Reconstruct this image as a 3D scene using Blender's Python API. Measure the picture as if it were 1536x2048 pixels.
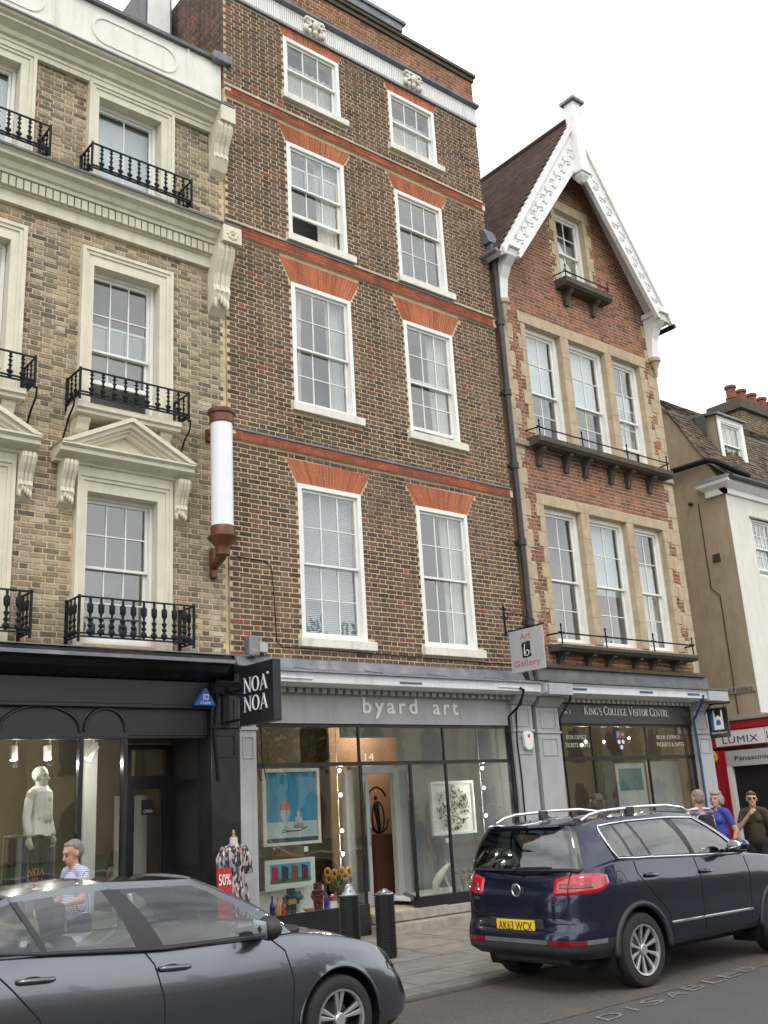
import bpy, bmesh, math, random
from math import sin, cos, pi, radians as R, sqrt, atan2
from mathutils import Vector, Matrix
from mathutils.bvhtree import BVHTree
random.seed(7)
for o in list(bpy.data.objects): bpy.data.objects.remove(o)
sc = bpy.context.scene
COL = sc.collection
# ---------------------------------------------------------------- camera
yaw, pitch, roll = R(40.177), R(16.612), R(3.35)
fw = Vector((sin(yaw)*cos(pitch), cos(yaw)*cos(pitch), sin(pitch)))
rt = Vector((cos(yaw), -sin(yaw), 0)); dn = fw.cross(rt)
rt, dn = cos(roll)*rt + sin(roll)*dn, -sin(roll)*rt + cos(roll)*dn
cam = bpy.data.cameras.new('camera'); camo = bpy.data.objects.new('camera', cam); COL.objects.link(camo)
m3 = Matrix((rt, -dn, -fw)).transposed()
camo.matrix_world = Matrix.Translation((0, -12.15, 1.8)) @ m3.to_4x4()
cam.sensor_fit = 'VERTICAL'; cam.sensor_height = 36; cam.sensor_width = 27; cam.lens = 36*1996.08/2048
cam.clip_end = 2000; cam.clip_start = .05
sc.camera = camo
sc.render.resolution_x, sc.render.resolution_y = 768, 1024
# ---------------------------------------------------------------- sky, sun, exposure
SUN_EL, SUN_AZ = 52, 215          # azimuth clockwise from +Y
w = bpy.data.worlds.new('World'); sc.world = w; w.use_nodes = True
nt = w.node_tree; nt.nodes.clear()
def N(t, ty, **k):
    n = t.nodes.new(ty)
    for a, b in k.items():
        if a.startswith('i_'):
            key = a[2:].replace('_', ' ')
            n.inputs[int(key) if key.isdigit() else key].default_value = b
        else: setattr(n, a, b)
    return n
def L(t, a, b): t.links.new(a, b)
sky = N(nt, 'ShaderNodeTexSky', sky_type='NISHITA', sun_disc=False, sun_elevation=R(SUN_EL), sun_rotation=R(SUN_AZ), dust_density=3.0)
tc = N(nt, 'ShaderNodeTexCoord')
cn = N(nt, 'ShaderNodeTexNoise', i_Scale=2.2, i_Detail=6.0, i_Roughness=.55)
L(nt, tc.outputs['Generated'], cn.inputs['Vector'])
cr = N(nt, 'ShaderNodeValToRGB'); cr.color_ramp.elements[0].position = .40; cr.color_ramp.elements[1].position = .58
cr.color_ramp.elements[0].color = (7.4, 7.6, 8.0, 1); cr.color_ramp.elements[1].color = (15.6, 15.5, 15.4, 1)
L(nt, cn.outputs['Fac'], cr.inputs['Fac'])
mx = N(nt, 'ShaderNodeMix', data_type='RGBA'); mx.inputs[0].default_value = .9
L(nt, sky.outputs[0], mx.inputs[6]); L(nt, cr.outputs[0], mx.inputs[7])
bg = N(nt, 'ShaderNodeBackground', i_Strength=.142); L(nt, mx.outputs[2], bg.inputs[0])
L(nt, bg.outputs[0], N(nt, 'ShaderNodeOutputWorld').inputs[0])
sl = bpy.data.lights.new('sun', 'SUN'); sl.energy = .9; sl.angle = R(14); sl.color = (1, .96, .9)
so = bpy.data.objects.new('sun', sl); COL.objects.link(so)
sd = Vector((sin(R(SUN_AZ))*cos(R(SUN_EL)), cos(R(SUN_AZ))*cos(R(SUN_EL)), sin(R(SUN_EL))))
so.rotation_euler = sd.to_track_quat('Z', 'Y').to_euler(); so.location = sd*60
vs = sc.view_settings; vs.view_transform = 'Standard'; vs.look = 'None'; vs.gamma = 1; vs.exposure = .14
# ---------------------------------------------------------------- materials
MT = {}
def newmat(name):
    m = bpy.data.materials.new(name); m.use_nodes = True; t = m.node_tree; t.nodes.clear()
    return m, t
def ramp(t, stops, interp='LINEAR'):
    r = N(t, 'ShaderNodeValToRGB'); e = r.color_ramp.elements; r.color_ramp.interpolation = interp
    while len(e) < len(stops): e.new(.5)
    for q, (p, c) in zip(e, stops): q.position = p; q.color = (*c[:3], 1)
    return r
def mat(name, col, rough=.6, var=.12, scale=6., bump=0., bscale=80., metal=0., spec=.5, coat=0., dirt=None, damt=.5, dscale=1.3, emit=None, stretch=(1, 1, 1), streak=0.):
    m, t = newmat(name); b = N(t, 'ShaderNodeBsdfPrincipled'); o = N(t, 'ShaderNodeOutputMaterial'); L(t, b.outputs[0], o.inputs[0])
    g = N(t, 'ShaderNodeNewGeometry'); mp = N(t, 'ShaderNodeMapping'); mp.inputs['Scale'].default_value = stretch; L(t, g.outputs['Position'], mp.inputs[0]); P = mp.outputs[0]
    n = N(t, 'ShaderNodeTexNoise', i_Scale=scale, i_Detail=5.0, i_Roughness=.6); L(t, P, n.inputs['Vector'])
    r = ramp(t, [(.3, [c*(1-var) for c in col]), (.7, [min(1, c*(1+var)) for c in col])]); L(t, n.outputs['Fac'], r.inputs[0])
    c = r.outputs[0]
    if dirt:
        n2 = N(t, 'ShaderNodeTexNoise', i_Scale=dscale, i_Detail=7.0, i_Roughness=.65, i_Distortion=.6); L(t, P, n2.inputs['Vector'])
        r2 = ramp(t, [(.48, (0, 0, 0)), (.72, (damt, damt, damt))]); L(t, n2.outputs['Fac'], r2.inputs[0])
        x = N(t, 'ShaderNodeMix', data_type='RGBA'); L(t, r2.outputs[0], x.inputs[0]); L(t, c, x.inputs[6]); x.inputs[7].default_value = (*dirt, 1); c = x.outputs[2]
    if streak:           # rain streaks and soot runs
        m5 = N(t, 'ShaderNodeMapping'); m5.inputs['Scale'].default_value = (1, 1, .10); L(t, g.outputs['Position'], m5.inputs[0])
        n5 = N(t, 'ShaderNodeTexNoise', i_Scale=7.0, i_Detail=6.0, i_Roughness=.7); L(t, m5.outputs[0], n5.inputs['Vector']); r5 = ramp(t, [(.50, (0, 0, 0)), (.75, (streak,)*3)]); L(t, n5.outputs['Fac'], r5.inputs[0])
        x5 = N(t, 'ShaderNodeMix', data_type='RGBA'); L(t, r5.outputs[0], x5.inputs[0]); L(t, c, x5.inputs[6]); x5.inputs[7].default_value = (*[q*.38 for q in col], 1); c = x5.outputs[2]
    L(t, c, b.inputs['Base Color']); b.inputs['Roughness'].default_value = rough; b.inputs['Metallic'].default_value = metal
    b.inputs['Specular IOR Level'].default_value = spec; b.inputs['Coat Weight'].default_value = coat; b.inputs['Coat Roughness'].default_value = .03
    if bump:
        n3 = N(t, 'ShaderNodeTexNoise', i_Scale=bscale, i_Detail=4.0); L(t, P, n3.inputs['Vector'])
        bp = N(t, 'ShaderNodeBump', i_Strength=bump, i_Distance=.01); L(t, n3.outputs['Fac'], bp.inputs['Height']); L(t, bp.outputs[0], b.inputs['Normal'])
    if emit: b.inputs['Emission Color'].default_value = (*col, 1); b.inputs['Emission Strength'].default_value = emit
    MT[name] = m; return m
def brickmat(name, stops, rough=.85, fleck=(.5, .42, .3), famt=.25, streak=.35, soot=1.):
    m, t = newmat(name); b = N(t, 'ShaderNodeBsdfPrincipled', i_Roughness=rough); o = N(t, 'ShaderNodeOutputMaterial'); L(t, b.outputs[0], o.inputs[0])
    g = N(t, 'ShaderNodeNewGeometry'); oi = N(t, 'ShaderNodeObjectInfo')
    ml = N(t, 'ShaderNodeMath', operation='MULTIPLY_ADD'); L(t, oi.outputs['Random'], ml.inputs[0]); ml.inputs[1].default_value = 13.7; L(t, g.outputs['Random Per Island'], ml.inputs[2])
    fr = N(t, 'ShaderNodeMath', operation='FRACT'); L(t, ml.outputs[0], fr.inputs[0])
    r = ramp(t, stops); L(t, fr.outputs[0], r.inputs[0])
    n = N(t, 'ShaderNodeTexNoise', i_Scale=34.0, i_Detail=6.0, i_Roughness=.7); L(t, g.outputs['Position'], n.inputs['Vector'])
    mm = N(t, 'ShaderNodeMapRange', i_1=.25, i_2=.75, i_3=1-streak, i_4=1+streak); L(t, n.outputs['Fac'], mm.inputs[0])
    x = N(t, 'ShaderNodeMix', data_type='RGBA', blend_type='MULTIPLY'); x.inputs[0].default_value = 1; L(t, r.outputs[0], x.inputs[6]); L(t, mm.outputs[0], x.inputs[7])
    n2 = N(t, 'ShaderNodeTexNoise', i_Scale=1.1, i_Detail=6.0, i_Roughness=.7); L(t, g.outputs['Position'], n2.inputs['Vector'])
    r2 = ramp(t, [(.45, (0, 0, 0)), (.75, (famt,)*3)]); L(t, n2.outputs['Fac'], r2.inputs[0])
    y = N(t, 'ShaderNodeMix', data_type='RGBA'); L(t, r2.outputs[0], y.inputs[0]); L(t, x.outputs[2], y.inputs[6]); y.inputs[7].default_value = (*fleck, 1)
    m6 = N(t, 'ShaderNodeMapping'); m6.inputs['Scale'].default_value = (1, 1, .22); L(t, g.outputs['Position'], m6.inputs[0])
    n6 = N(t, 'ShaderNodeTexNoise', i_Scale=1.9, i_Detail=7.0, i_Roughness=.68); L(t, m6.outputs[0], n6.inputs['Vector']); r6 = N(t, 'ShaderNodeMapRange', i_1=.35, i_2=.68, i_3=1.12, i_4=.62); L(t, n6.outputs['Fac'], r6.inputs[0])
    x6 = N(t, 'ShaderNodeMix', data_type='RGBA', blend_type='MULTIPLY'); x6.inputs[0].default_value = soot; L(t, y.outputs[2], x6.inputs[6]); L(t, r6.outputs[0], x6.inputs[7])
    L(t, x6.outputs[2], b.inputs['Base Color'])
    bp = N(t, 'ShaderNodeBump', i_Strength=.5, i_Distance=.006); L(t, n.outputs['Fac'], bp.inputs['Height']); L(t, bp.outputs[0], b.inputs['Normal'])
    b.inputs['Specular IOR Level'].default_value = .25
    MT[name] = m
def glass(name, tint=(.9, .93, .93), base=.05, wav=.0, rough=0.):
    m, t = newmat(name); o = N(t, 'ShaderNodeOutputMaterial'); tr = N(t, 'ShaderNodeBsdfTransparent', i_Color=(*tint, 1)); gl = N(t, 'ShaderNodeBsdfGlossy', i_Roughness=rough)
    lw = N(t, 'ShaderNodeLayerWeight', i_Blend=.5); pw = N(t, 'ShaderNodeMath', operation='POWER'); L(t, lw.outputs['Facing'], pw.inputs[0]); pw.inputs[1].default_value = 4.
    ma = N(t, 'ShaderNodeMath', operation='MULTIPLY_ADD'); L(t, pw.outputs[0], ma.inputs[0]); ma.inputs[1].default_value = 1-base; ma.inputs[2].default_value = base
    if wav:
        g = N(t, 'ShaderNodeNewGeometry'); n = N(t, 'ShaderNodeTexNoise', i_Scale=2.5, i_Detail=2.0); L(t, g.outputs['Position'], n.inputs['Vector'])
        bp = N(t, 'ShaderNodeBump', i_Strength=wav, i_Distance=.02); L(t, n.outputs['Fac'], bp.inputs['Height']); L(t, bp.outputs[0], gl.inputs['Normal'])
    x = N(t, 'ShaderNodeMixShader'); L(t, ma.outputs[0], x.inputs[0]); L(t, tr.outputs[0], x.inputs[1]); L(t, gl.outputs[0], x.inputs[2]); L(t, x.outputs[0], o.inputs[0]); MT[name] = m
def emis(name, col, s):
    m, t = newmat(name); e = N(t, 'ShaderNodeEmission', i_Color=(*col, 1), i_Strength=s); L(t, e.outputs[0], N(t, 'ShaderNodeOutputMaterial').inputs[0]); MT[name] = m
brickmat('brick_brown', [(0, (.072, .052, .043)), (.3, (.125, .082, .064)), (.55, (.170, .112, .086)), (.72, (.100, .073, .061)), (.86, (.200, .128, .096)), (.955, (.19, .095, .065)), (.985, (.20, .085, .055)), (1, (.38, .10, .05))], famt=.3, fleck=(.22, .17, .12))
brickmat('brick_yellow', [(0, (.115, .102, .088)), (.25, (.20, .17, .13)), (.5, (.34, .275, .185)), (.75, (.42, .345, .235)), (.9, (.48, .41, .30)), (1, (.17, .15, .125))], famt=.85, fleck=(.46, .375, .245))
brickmat('brick_red', [(0, (.15, .088, .064)), (.3, (.24, .120, .076)), (.6, (.33, .145, .085)), (.85, (.38, .165, .095)), (1, (.19, .105, .075))], famt=.25, fleck=(.18, .11, .08))
brickmat('brick_rubbed', [(0, (.38, .105, .050)), (.5, (.50, .155, .072)), (.8, (.44, .125, .060)), (1, (.31, .10, .058))], famt=.2, fleck=(.34, .11, .06), streak=.2)
brickmat('brick_band', [(0, (.30, .075, .04)), (.5, (.42, .105, .048)), (1, (.24, .08, .05))], famt=.5, fleck=(.13, .07, .055), streak=.3)
brickmat('roof_tile', [(0, (.05, .032, .026)), (.5, (.075, .043, .033)), (1, (.11, .06, .042))], famt=.3, fleck=(.08, .06, .05))
brickmat('roof_tile_old', [(0, (.07, .055, .042)), (.5, (.13, .095, .065)), (1, (.19, .135, .085))], famt=.5, fleck=(.10, .085, .06))
mat('mortar', (.60, .475, .30), .95, .22, 14, .5, 120, dirt=(.27, .21, .14), damt=.65, dscale=.8); mat('mortar_yellow', (.60, .485, .315), .95, .22, 9, .5, 120, dirt=(.30, .245, .16), dscale=.8)
mat('mortar_red', (.55, .43, .31), .95, .2, 12, .5, 120); mat('putty', (.78, .60, .46), .9, .15)
mat('stucco', (.70, .66, .53), .75, .05, 3, .12, 40, dirt=(.50, .47, .38), damt=.45, dscale=1.7, streak=.32)
mat('stucco_white', (.76, .75, .68), .8, .04, 2, .1, 50, dirt=(.55, .53, .47), damt=.3, dscale=.9, streak=.3)
mat('white_paint', (.80, .80, .78), .45, .04, 5, .05, 60, dirt=(.62, .60, .55), damt=.35, dscale=3., streak=.28)
mat('sash_white', (.80, .80, .77), .4, .03, 5, 0, dirt=(.58, .55, .5), damt=.3, dscale=4.)
mat('sill_cream', (.74, .71, .62), .6, .06, 6, .1, 60, dirt=(.45, .42, .34), damt=.55, dscale=3.5, streak=.35)
mat('stone', (.47, .375, .25), .85, .14, 5, .25, 90, dirt=(.25, .205, .145), damt=.55, dscale=1.4, streak=.5)
mat('stone_dark', (.085, .07, .05), .9, .25, 6, .4, 70, dirt=(.06, .055, .045), damt=.8, dscale=2.5)
mat('stone_grey', (.30, .27, .23), .9, .2, 8, .3, 90, dirt=(.13, .12, .11), damt=.6, dscale=3)
mat('lead', (.16, .17, .19), .5, .15, 5, .15, 30, metal=.25, dirt=(.36, .36, .36), damt=.5, dscale=2.5)
mat('lead_dark', (.10, .105, .11), .6, .2, 5, .15, 30, dirt=(.2, .2, .2), damt=.5, dscale=2.5)
mat('iron', (.008, .009, .013), .6, .2, 20, spec=.25); mat('iron_pipe', (.028, .027, .027), .5, .3, 9, .2, 50, dirt=(.09, .075, .06), damt=.5, dscale=4)
mat('black_paint', (.012, .013, .016), .3, .15, 5, .06, 30, dirt=(.035, .035, .04), damt=.6, dscale=2); mat('black_panel', (.019, .0195, .022), .38, .12, 4, .05, 30)
mat('grey_paint', (.36, .365, .37), .42, .05, 3, .05, 40, dirt=(.26, .26, .26), damt=.45, dscale=2.2, streak=.25)
mat('grey_light', (.37, .38, .395), .42, .05, 3, .05, 40, dirt=(.27, .26, .25), damt=.45, dscale=2.2, streak=.35)
mat('white_fascia', (.66, .68, .70), .4, .04, 3, .04, 40, dirt=(.4, .4, .4), damt=.4, dscale=2., streak=.4)
mat('letter_white', (.78, .78, .76), .5, .03); mat('letter_dim', (.50, .50, .47), .5, .03); mat('letter_pink', (.56, .075, .15), .5, .05); mat('letter_black', (.012, .012, .015), .4, .05)
mat('letter_blue', (.02, .045, .14), .4, .05); mat('sign_grey', (.42, .43, .44), .45, .05); mat('sign_white', (.72, .72, .70), .45, .05)
mat('dark_room', (.10, .095, .09), .9, .2, 2); mat('room_grey', (.36, .35, .34), .9, .1, 2); mat('room_warm', (.27, .21, .14), .9, .15, 2)
mat('curtain', (.62, .60, .55), .9, .08, 6); mat('curtain_blue', (.30, .38, .40), .9, .1, 6); mat('blind', (.62, .65, .68), .5, .03); mat('blind_white', (.66, .70, .72), .7, .03)
mat('render_ochre', (.34, .28, .20), .92, .08, 3, .25, 120, dirt=(.20, .155, .10), damt=.5, dscale=.8, streak=.4)
mat('render_white', (.72, .70, .64), .85, .04, 3, .2, 120, dirt=(.52, .5, .44), damt=.35, dscale=1.1, streak=.3)
mat('copper_brown', (.13, .05, .022), .38, .15, 9, 0, metal=.15); mat('opal', (.80, .82, .84), .25, .02, 3)
mat('red_paint', (.36, .012, .022), .35, .08, 4); mat('red_sign', (.36, .02, .025), .5, .05); mat('yellow_paint', (.62, .36, .03), .5, .08); mat('blue_sign', (.03, .12, .45), .4, .05)
mat('pave', (.20, .185, .165), .85, .2, 5, .25, 70, dirt=(.10, .095, .085), damt=.6, dscale=2.2); mat('pave_b', (.235, .205, .17), .85, .2, 5, .25, 70, dirt=(.12, .11, .10), damt=.6, dscale=2.2)
mat('pave_joint', (.045, .042, .038), .95, .2, 20); mat('gutter', (.062, .058, .054), .9, .25, 9, .4, 60); mat('kerb', (.17, .165, .15), .85, .2, 7, .3, 60, dirt=(.08, .075, .07), damt=.6)
mat('asphalt', (.070, .070, .070), .92, .4, 55, .9, 120, dirt=(.092, .090, .086), damt=.75, dscale=1.7); mat('bay', (.088, .073, .067), .92, .45, 38, .9, 90, dirt=(.105, .094, .088), damt=.75, dscale=2.6)
mat('road_paint', (.155, .152, .146), .9, .45, 30, .5, 120, dirt=(.062, .062, .062), damt=1., dscale=14)
mat('rubber', (.016, .016, .016), .75, .2, 30); mat('plastic', (.022, .023, .025), .55, .15, 12, .1, 200); mat('alloy', (.55, .56, .57), .3, .05, 6, metal=.75); mat('chrome', (.80, .82, .85), .12, .02, 4, metal=1.)
mat('alloy_dark', (.10, .10, .11), .4, .1, 8, metal=.6)
mat('paint_navy', (.013, .0155, .042), .25, .05, 3, metal=.65, coat=1.); mat('paint_grey', (.118, .131, .155), .25, .04, 3, metal=.88, coat=1.)
mat('gap', (.004, .004, .005), .8, .1); mat('seat', (.06, .06, .065), .85, .1, 20); mat('lamp_red', (.38, .006, .016), .15, .03, 8, coat=1.); mat('lamp_dark', (.20, .004, .012), .15, .1, 20, coat=1.)
mat('plate_yellow', (.78, .52, .02), .4, .03); mat('wood', (.12, .05, .02), .5, .25, 9, .1, 40, stretch=(6, 6, .6)); mat('bronze', (.018, .012, .009), .35, .2, 12, metal=.4); mat('wood_pale', (.42, .27, .13), .5, .2, 9)
mat('clay_pot', (.20, .062, .035), .8, .25, 6, dirt=(.09, .05, .04), damt=.7, dscale=4); mat('ply', (.62, .36, .21), .7, .1, 3)
mat('skin', (.48, .27, .19), .55, .06, 14); mat('skin_red', (.50, .24, .17), .55, .08, 14); mat('hair_grey', (.17, .155, .14), .7, .3, 60); mat('hair_dark', (.05, .032, .025), .6, .3, 60); mat('hair_short', (.26, .19, .155), .8, .2, 50)
mat('hair_blonde', (.27, .245, .20), .7, .3, 60)
mat('cloth_blue', (.045, .06, .30), .85, .1, 12, .3, 30); mat('cloth_brown', (.045, .033, .016), .9, .15, 14, .3, 30); mat('cloth_dark', (.012, .013, .02), .9, .15, 14, .2, 30); mat('cloth_white', (.72, .71, .69), .85, .05, 9, .4, 22); mat('mannequin', (.52, .49, .43), .5, .03)
mat('sunglass', (.02, .02, .025), .15, .1); mat('leaf', (.05, .09, .03), .6, .3, 20); mat('leaf_dark', (.03, .055, .02), .6, .4, 9); mat('petal', (.50, .22, .015), .6, .15, 30); mat('seedhead', (.05, .025, .012), .9, .2)
mat('bark', (.08, .06, .045), .9, .3, 12, .5, 40); mat('grass', (.05, .09, .025), .9, .3, 3)
mat('bottle_violet', (.04, .02, .16), .15, .05, coat=.6); mat('bottle_yellow', (.62, .33, .02), .15, .05, coat=.6); mat('bottle_red', (.50, .03, .04), .15, .05, coat=.6); mat('bottle_blue', (.02, .05, .30), .12, .05, coat=.6); mat('robot_grey', (.045, .055, .06), .45, .15); mat('robot_red', (.10, .012, .012), .45, .2); mat('bowl_clay', (.55, .28, .10), .5, .1); mat('teal', (.05, .16, .17), .5, .1); mat('foil', (.30, .32, .35), .3, .1, 20, .8, 35, metal=1.)
glass('glass', wav=.15, base=.105); glass('glass_shop', (.93, .95, .93), .11, .05); glass('glass_car', (.76, .83, .81), .11); glass('glass_tint', (.34, .38, .39), .15); emis('spot', (1, .98, .92), 26.); emis('bulb', (1, .85, .6), 9.)
mat('art_blue', (.03, .25, .42), .6, .25, 5, .2, 25, stretch=(5, 1, .5)); mat('art_cloth', (.42, .48, .50), .7, .15, 4); mat('art_egg', (.55, .17, .10), .6, .2, 20); mat('art_glass', (.32, .38, .40), .4, .3, 25); mat('art_green', (.05, .20, .07), .7, .2); mat('art_brown', (.22, .09, .04), .7, .2); mat('art_maroon', (.10, .03, .035), .7, .2); mat('art_pink', (.42, .04, .08), .7, .2); mat('art_sky', (.10, .32, .50), .7, .3, 6); mat('art_dark', (.03, .06, .09), .7, .2)
def tabmat(name, cols, axis, scale, rough=.85):      # woven checks/stripes: two crossing stripe sets
    m, t = newmat(name); b = N(t, 'ShaderNodeBsdfPrincipled', i_Roughness=rough); L(t, b.outputs[0], N(t, 'ShaderNodeOutputMaterial').inputs[0])
    tcn = N(t, 'ShaderNodeTexCoord'); sp = N(t, 'ShaderNodeSeparateXYZ'); L(t, tcn.outputs['Object'], sp.inputs[0])
    outs = []
    for a in axis:
        mu = N(t, 'ShaderNodeMath', operation='MULTIPLY'); L(t, sp.outputs[a], mu.inputs[0]); mu.inputs[1].default_value = scale
        f = N(t, 'ShaderNodeMath', operation='FRACT'); L(t, mu.outputs[0], f.inputs[0]); g = N(t, 'ShaderNodeMath', operation='GREATER_THAN', i_1=.55); L(t, f.outputs[0], g.inputs[0]); outs.append(g.outputs[0])
    ad = N(t, 'ShaderNodeMath', operation='ADD'); L(t, outs[0], ad.inputs[0]); L(t, outs[1], ad.inputs[1]); dv = N(t, 'ShaderNodeMath', operation='MULTIPLY', i_1=.5); L(t, ad.outputs[0], dv.inputs[0])
    r = ramp(t, [(0, cols[0]), (.34, cols[1]), (.67, cols[2])], 'CONSTANT'); L(t, dv.outputs[0], r.inputs[0]); L(t, r.outputs[0], b.inputs['Base Color']); MT[name] = m
tabmat('check_blue', [(.62, .64, .70), (.30, .34, .55), (.07, .09, .30)], (1, 2), 55); tabmat('plaid', [(.55, .53, .55), (.20, .17, .24), (.04, .04, .07)], (0, 2), 16)
def spotmat(name, base, cols, scale):
    m, t = newmat(name); b = N(t, 'ShaderNodeBsdfPrincipled', i_Roughness=.85); L(t, b.outputs[0], N(t, 'ShaderNodeOutputMaterial').inputs[0])
    g = N(t, 'ShaderNodeTexCoord'); v = N(t, 'ShaderNodeTexVoronoi', i_Scale=scale); mq = N(t, 'ShaderNodeMapping'); mq.inputs['Scale'].default_value = (1, 1, .38); L(t, g.outputs['Object'], mq.inputs[0]); L(t, mq.outputs[0], v.inputs['Vector'])
    sp = N(t, 'ShaderNodeSeparateColor'); L(t, v.outputs['Color'], sp.inputs[0]); r = ramp(t, [(i/len(cols), c) for i, c in enumerate(cols)], 'CONSTANT'); L(t, sp.outputs[0], r.inputs[0]); L(t, r.outputs[0], b.inputs['Base Color']); MT[name] = m
spotmat('floral', None, [(.02, .02, .03), (.40, .36, .34), (.05, .05, .07), (.48, .46, .44), (.30, .17, .16), (.03, .03, .04), (.25, .25, .27)], 42)
# ---------------------------------------------------------------- mesh helpers
ORG = {}
class MB:
    def __init__(s): s.v = []; s.f = []; s.m = []; s.cm = 0
    def poly(s, pts):
        n = len(s.v); s.v += [tuple(p) for p in pts]; s.f.append(list(range(n, n+len(pts)))); s.m.append(s.cm)
    def hull(s, A, B, caps=True):        # two matching loops
        n = len(s.v); k = len(A); s.v += [tuple(p) for p in A]+[tuple(p) for p in B]
        for i in range(k): j = (i+1) % k; s.f.append([n+i, n+j, n+k+j, n+k+i]); s.m.append(s.cm)
        if caps: s.f += [[n+i for i in reversed(range(k))], [n+k+i for i in range(k)]]; s.m += [s.cm]*2
        return s
    def box(s, x0, x1, y0, y1, z0, z1):
        return s.hull([(x0, y0, z0), (x1, y0, z0), (x1, y1, z0), (x0, y1, z0)], [(x0, y0, z1), (x1, y0, z1), (x1, y1, z1), (x0, y1, z1)])
    def ext(s, prof, x0, x1):            # (y,z) profile along x; order: any
        return s.hull([(x0, y, z) for y, z in prof], [(x1, y, z) for y, z in prof])
    def exty(s, prof, y0, y1):           # (x,z) outline along y
        return s.hull([(x, y0, z) for x, z in prof], [(x, y1, z) for x, z in prof])
    def extx(s, prof, x0, x1): return s.ext(prof, x0, x1)
    def extz(s, prof, z0, z1): return s.hull([(x, y, z0) for x, y in prof], [(x, y, z1) for x, y in prof])
    def tube(s, path, r, n=8, rs=None, caps=True):
        path = [Vector(p) for p in path]; rings = []; up = None
        for i, p in enumerate(path):
            a = path[max(0, i-1)]; b = path[min(len(path)-1, i+1)]; d = (b-a).normalized()
            if up is None: up = Vector((0, 0, 1)) if abs(d.z) < .9 else Vector((1, 0, 0))
            u = (up-d*up.dot(d)).normalized(); w_ = d.cross(u); up = u; rr = rs[i] if rs else r
            rings.append([p+u*rr*cos(2*pi*k/n)+w_*rr*sin(2*pi*k/n) for k in range(n)])
        base = len(s.v)
        for g in rings: s.v += [tuple(q) for q in g]
        for i in range(len(rings)-1):
            for k in range(n): s.f.append([base+i*n+k, base+i*n+(k+1) % n, base+(i+1)*n+(k+1) % n, base+(i+1)*n+k]); s.m.append(s.cm)
        if caps: s.f += [[base+k for k in reversed(range(n))], [base+(len(rings)-1)*n+k for k in range(n)]]; s.m += [s.cm]*2
        return s
    def lathe(s, prof, c=(0, 0, 0), n=16, sx=1, sy=1, axis='z', caps=True):
        base = len(s.v); c = Vector(c)
        for r, z in prof:
            for k in range(n):
                a = 2*pi*k/n; q = (r*cos(a)*sx, r*sin(a)*sy, z)
                if axis == 'y': q = (q[0], z, q[1])
                if axis == 'x': q = (z, q[0], q[1])
                s.v.append(tuple(c+Vector(q)))
        for i in range(len(prof)-1):
            for k in range(n): s.f.append([base+i*n+k, base+i*n+(k+1) % n, base+(i+1)*n+(k+1) % n, base+(i+1)*n+k]); s.m.append(s.cm)
        if caps: s.f += [[base+k for k in reversed(range(n))], [base+(len(prof)-1)*n+k for k in range(n)]]; s.m += [s.cm]*2
        return s
    def ball(s, c, r, n=10, k=7):
        r = (r, r, r) if not hasattr(r, '__len__') else r
        base = len(s.v); c = Vector(c)
        for i in range(k+1):
            t = pi*i/k
            for j in range(n): a = 2*pi*j/n; s.v.append((c.x+r[0]*max(.001, sin(t))*cos(a), c.y+r[1]*max(.001, sin(t))*sin(a), c.z-r[2]*cos(t)))
        for i in range(k):
            for j in range(n): s.f.append([base+i*n+j, base+i*n+(j+1) % n, base+(i+1)*n+(j+1) % n, base+(i+1)*n+j]); s.m.append(s.cm)
        return s
    def mesh(s, name, mats, smooth=False):
        me = bpy.data.meshes.new(name); me.from_pydata(s.v, [], s.f)
        for q in (mats if isinstance(mats, (list, tuple)) else [mats]): me.materials.append(MT[q] if isinstance(q, str) else q)
        if any(s.m): me.polygons.foreach_set('material_index', s.m)
        bm = bmesh.new(); bm.from_mesh(me); bmesh.ops.recalc_face_normals(bm, faces=bm.faces); bm.to_mesh(me); bm.free()
        if smooth:
            me.polygons.foreach_set('use_smooth', [True]*len(me.polygons))
            if smooth is not True: me.set_sharp_from_angle(angle=R(smooth))
        me.update(); return me
    def build(s, name, mats, parent=None, smooth=False, bev=0, org=None):
        if parent is not None: org = ORG.get(parent.name, Vector((0, 0, 0)))
        org = Vector(org) if org is not None else Vector((0, 0, 0))
        if org.length: s.v = [(x-org.x, y-org.y, z-org.z) for x, y, z in s.v]
        o = bpy.data.objects.new(name, s.mesh(name, mats, smooth)); COL.objects.link(o)
        if parent is not None: o.parent = parent
        else: o.location = org
        ORG[o.name] = org
        if bev:
            b = o.modifiers.new('b', 'BEVEL'); b.width = bev; b.segments = 2; b.limit_method = 'ANGLE'; b.angle_limit = R(50)
        return o
def tag(o, label=None, cat=None, group=None, kind=None):
    for k, v in (('label', label), ('category', cat), ('group', group), ('kind', kind)):
        if v: o[k] = v
    return o
def thing(name, label, cat, loc=(0, 0, 0), group=None, rz=0, local=False):
    o = bpy.data.objects.new(name, None); COL.objects.link(o); o.location = loc; o.rotation_euler = (0, 0, rz); o.empty_display_size = .2
    ORG[o.name] = Vector((0, 0, 0)) if local else Vector(loc); return tag(o, label, cat, group)
def place(name, me, parent, p, rot=None):          # a shared-mesh piece at world position p
    o = bpy.data.objects.new(name, me); COL.objects.link(o); o.parent = parent; o.location = Vector(p)-ORG[parent.name]
    if rot: o.rotation_euler = rot
    ORG[o.name] = ORG[parent.name]; return o
def copytree(o, parent=None, label=None):
    c = o.copy(); COL.objects.link(c); ORG[c.name] = ORG.get(o.name, Vector())
    if parent is not None: c.parent = parent
    for ch in list(o.children): copytree(ch, c)
    if label: c['label'] = label
    return c
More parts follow.
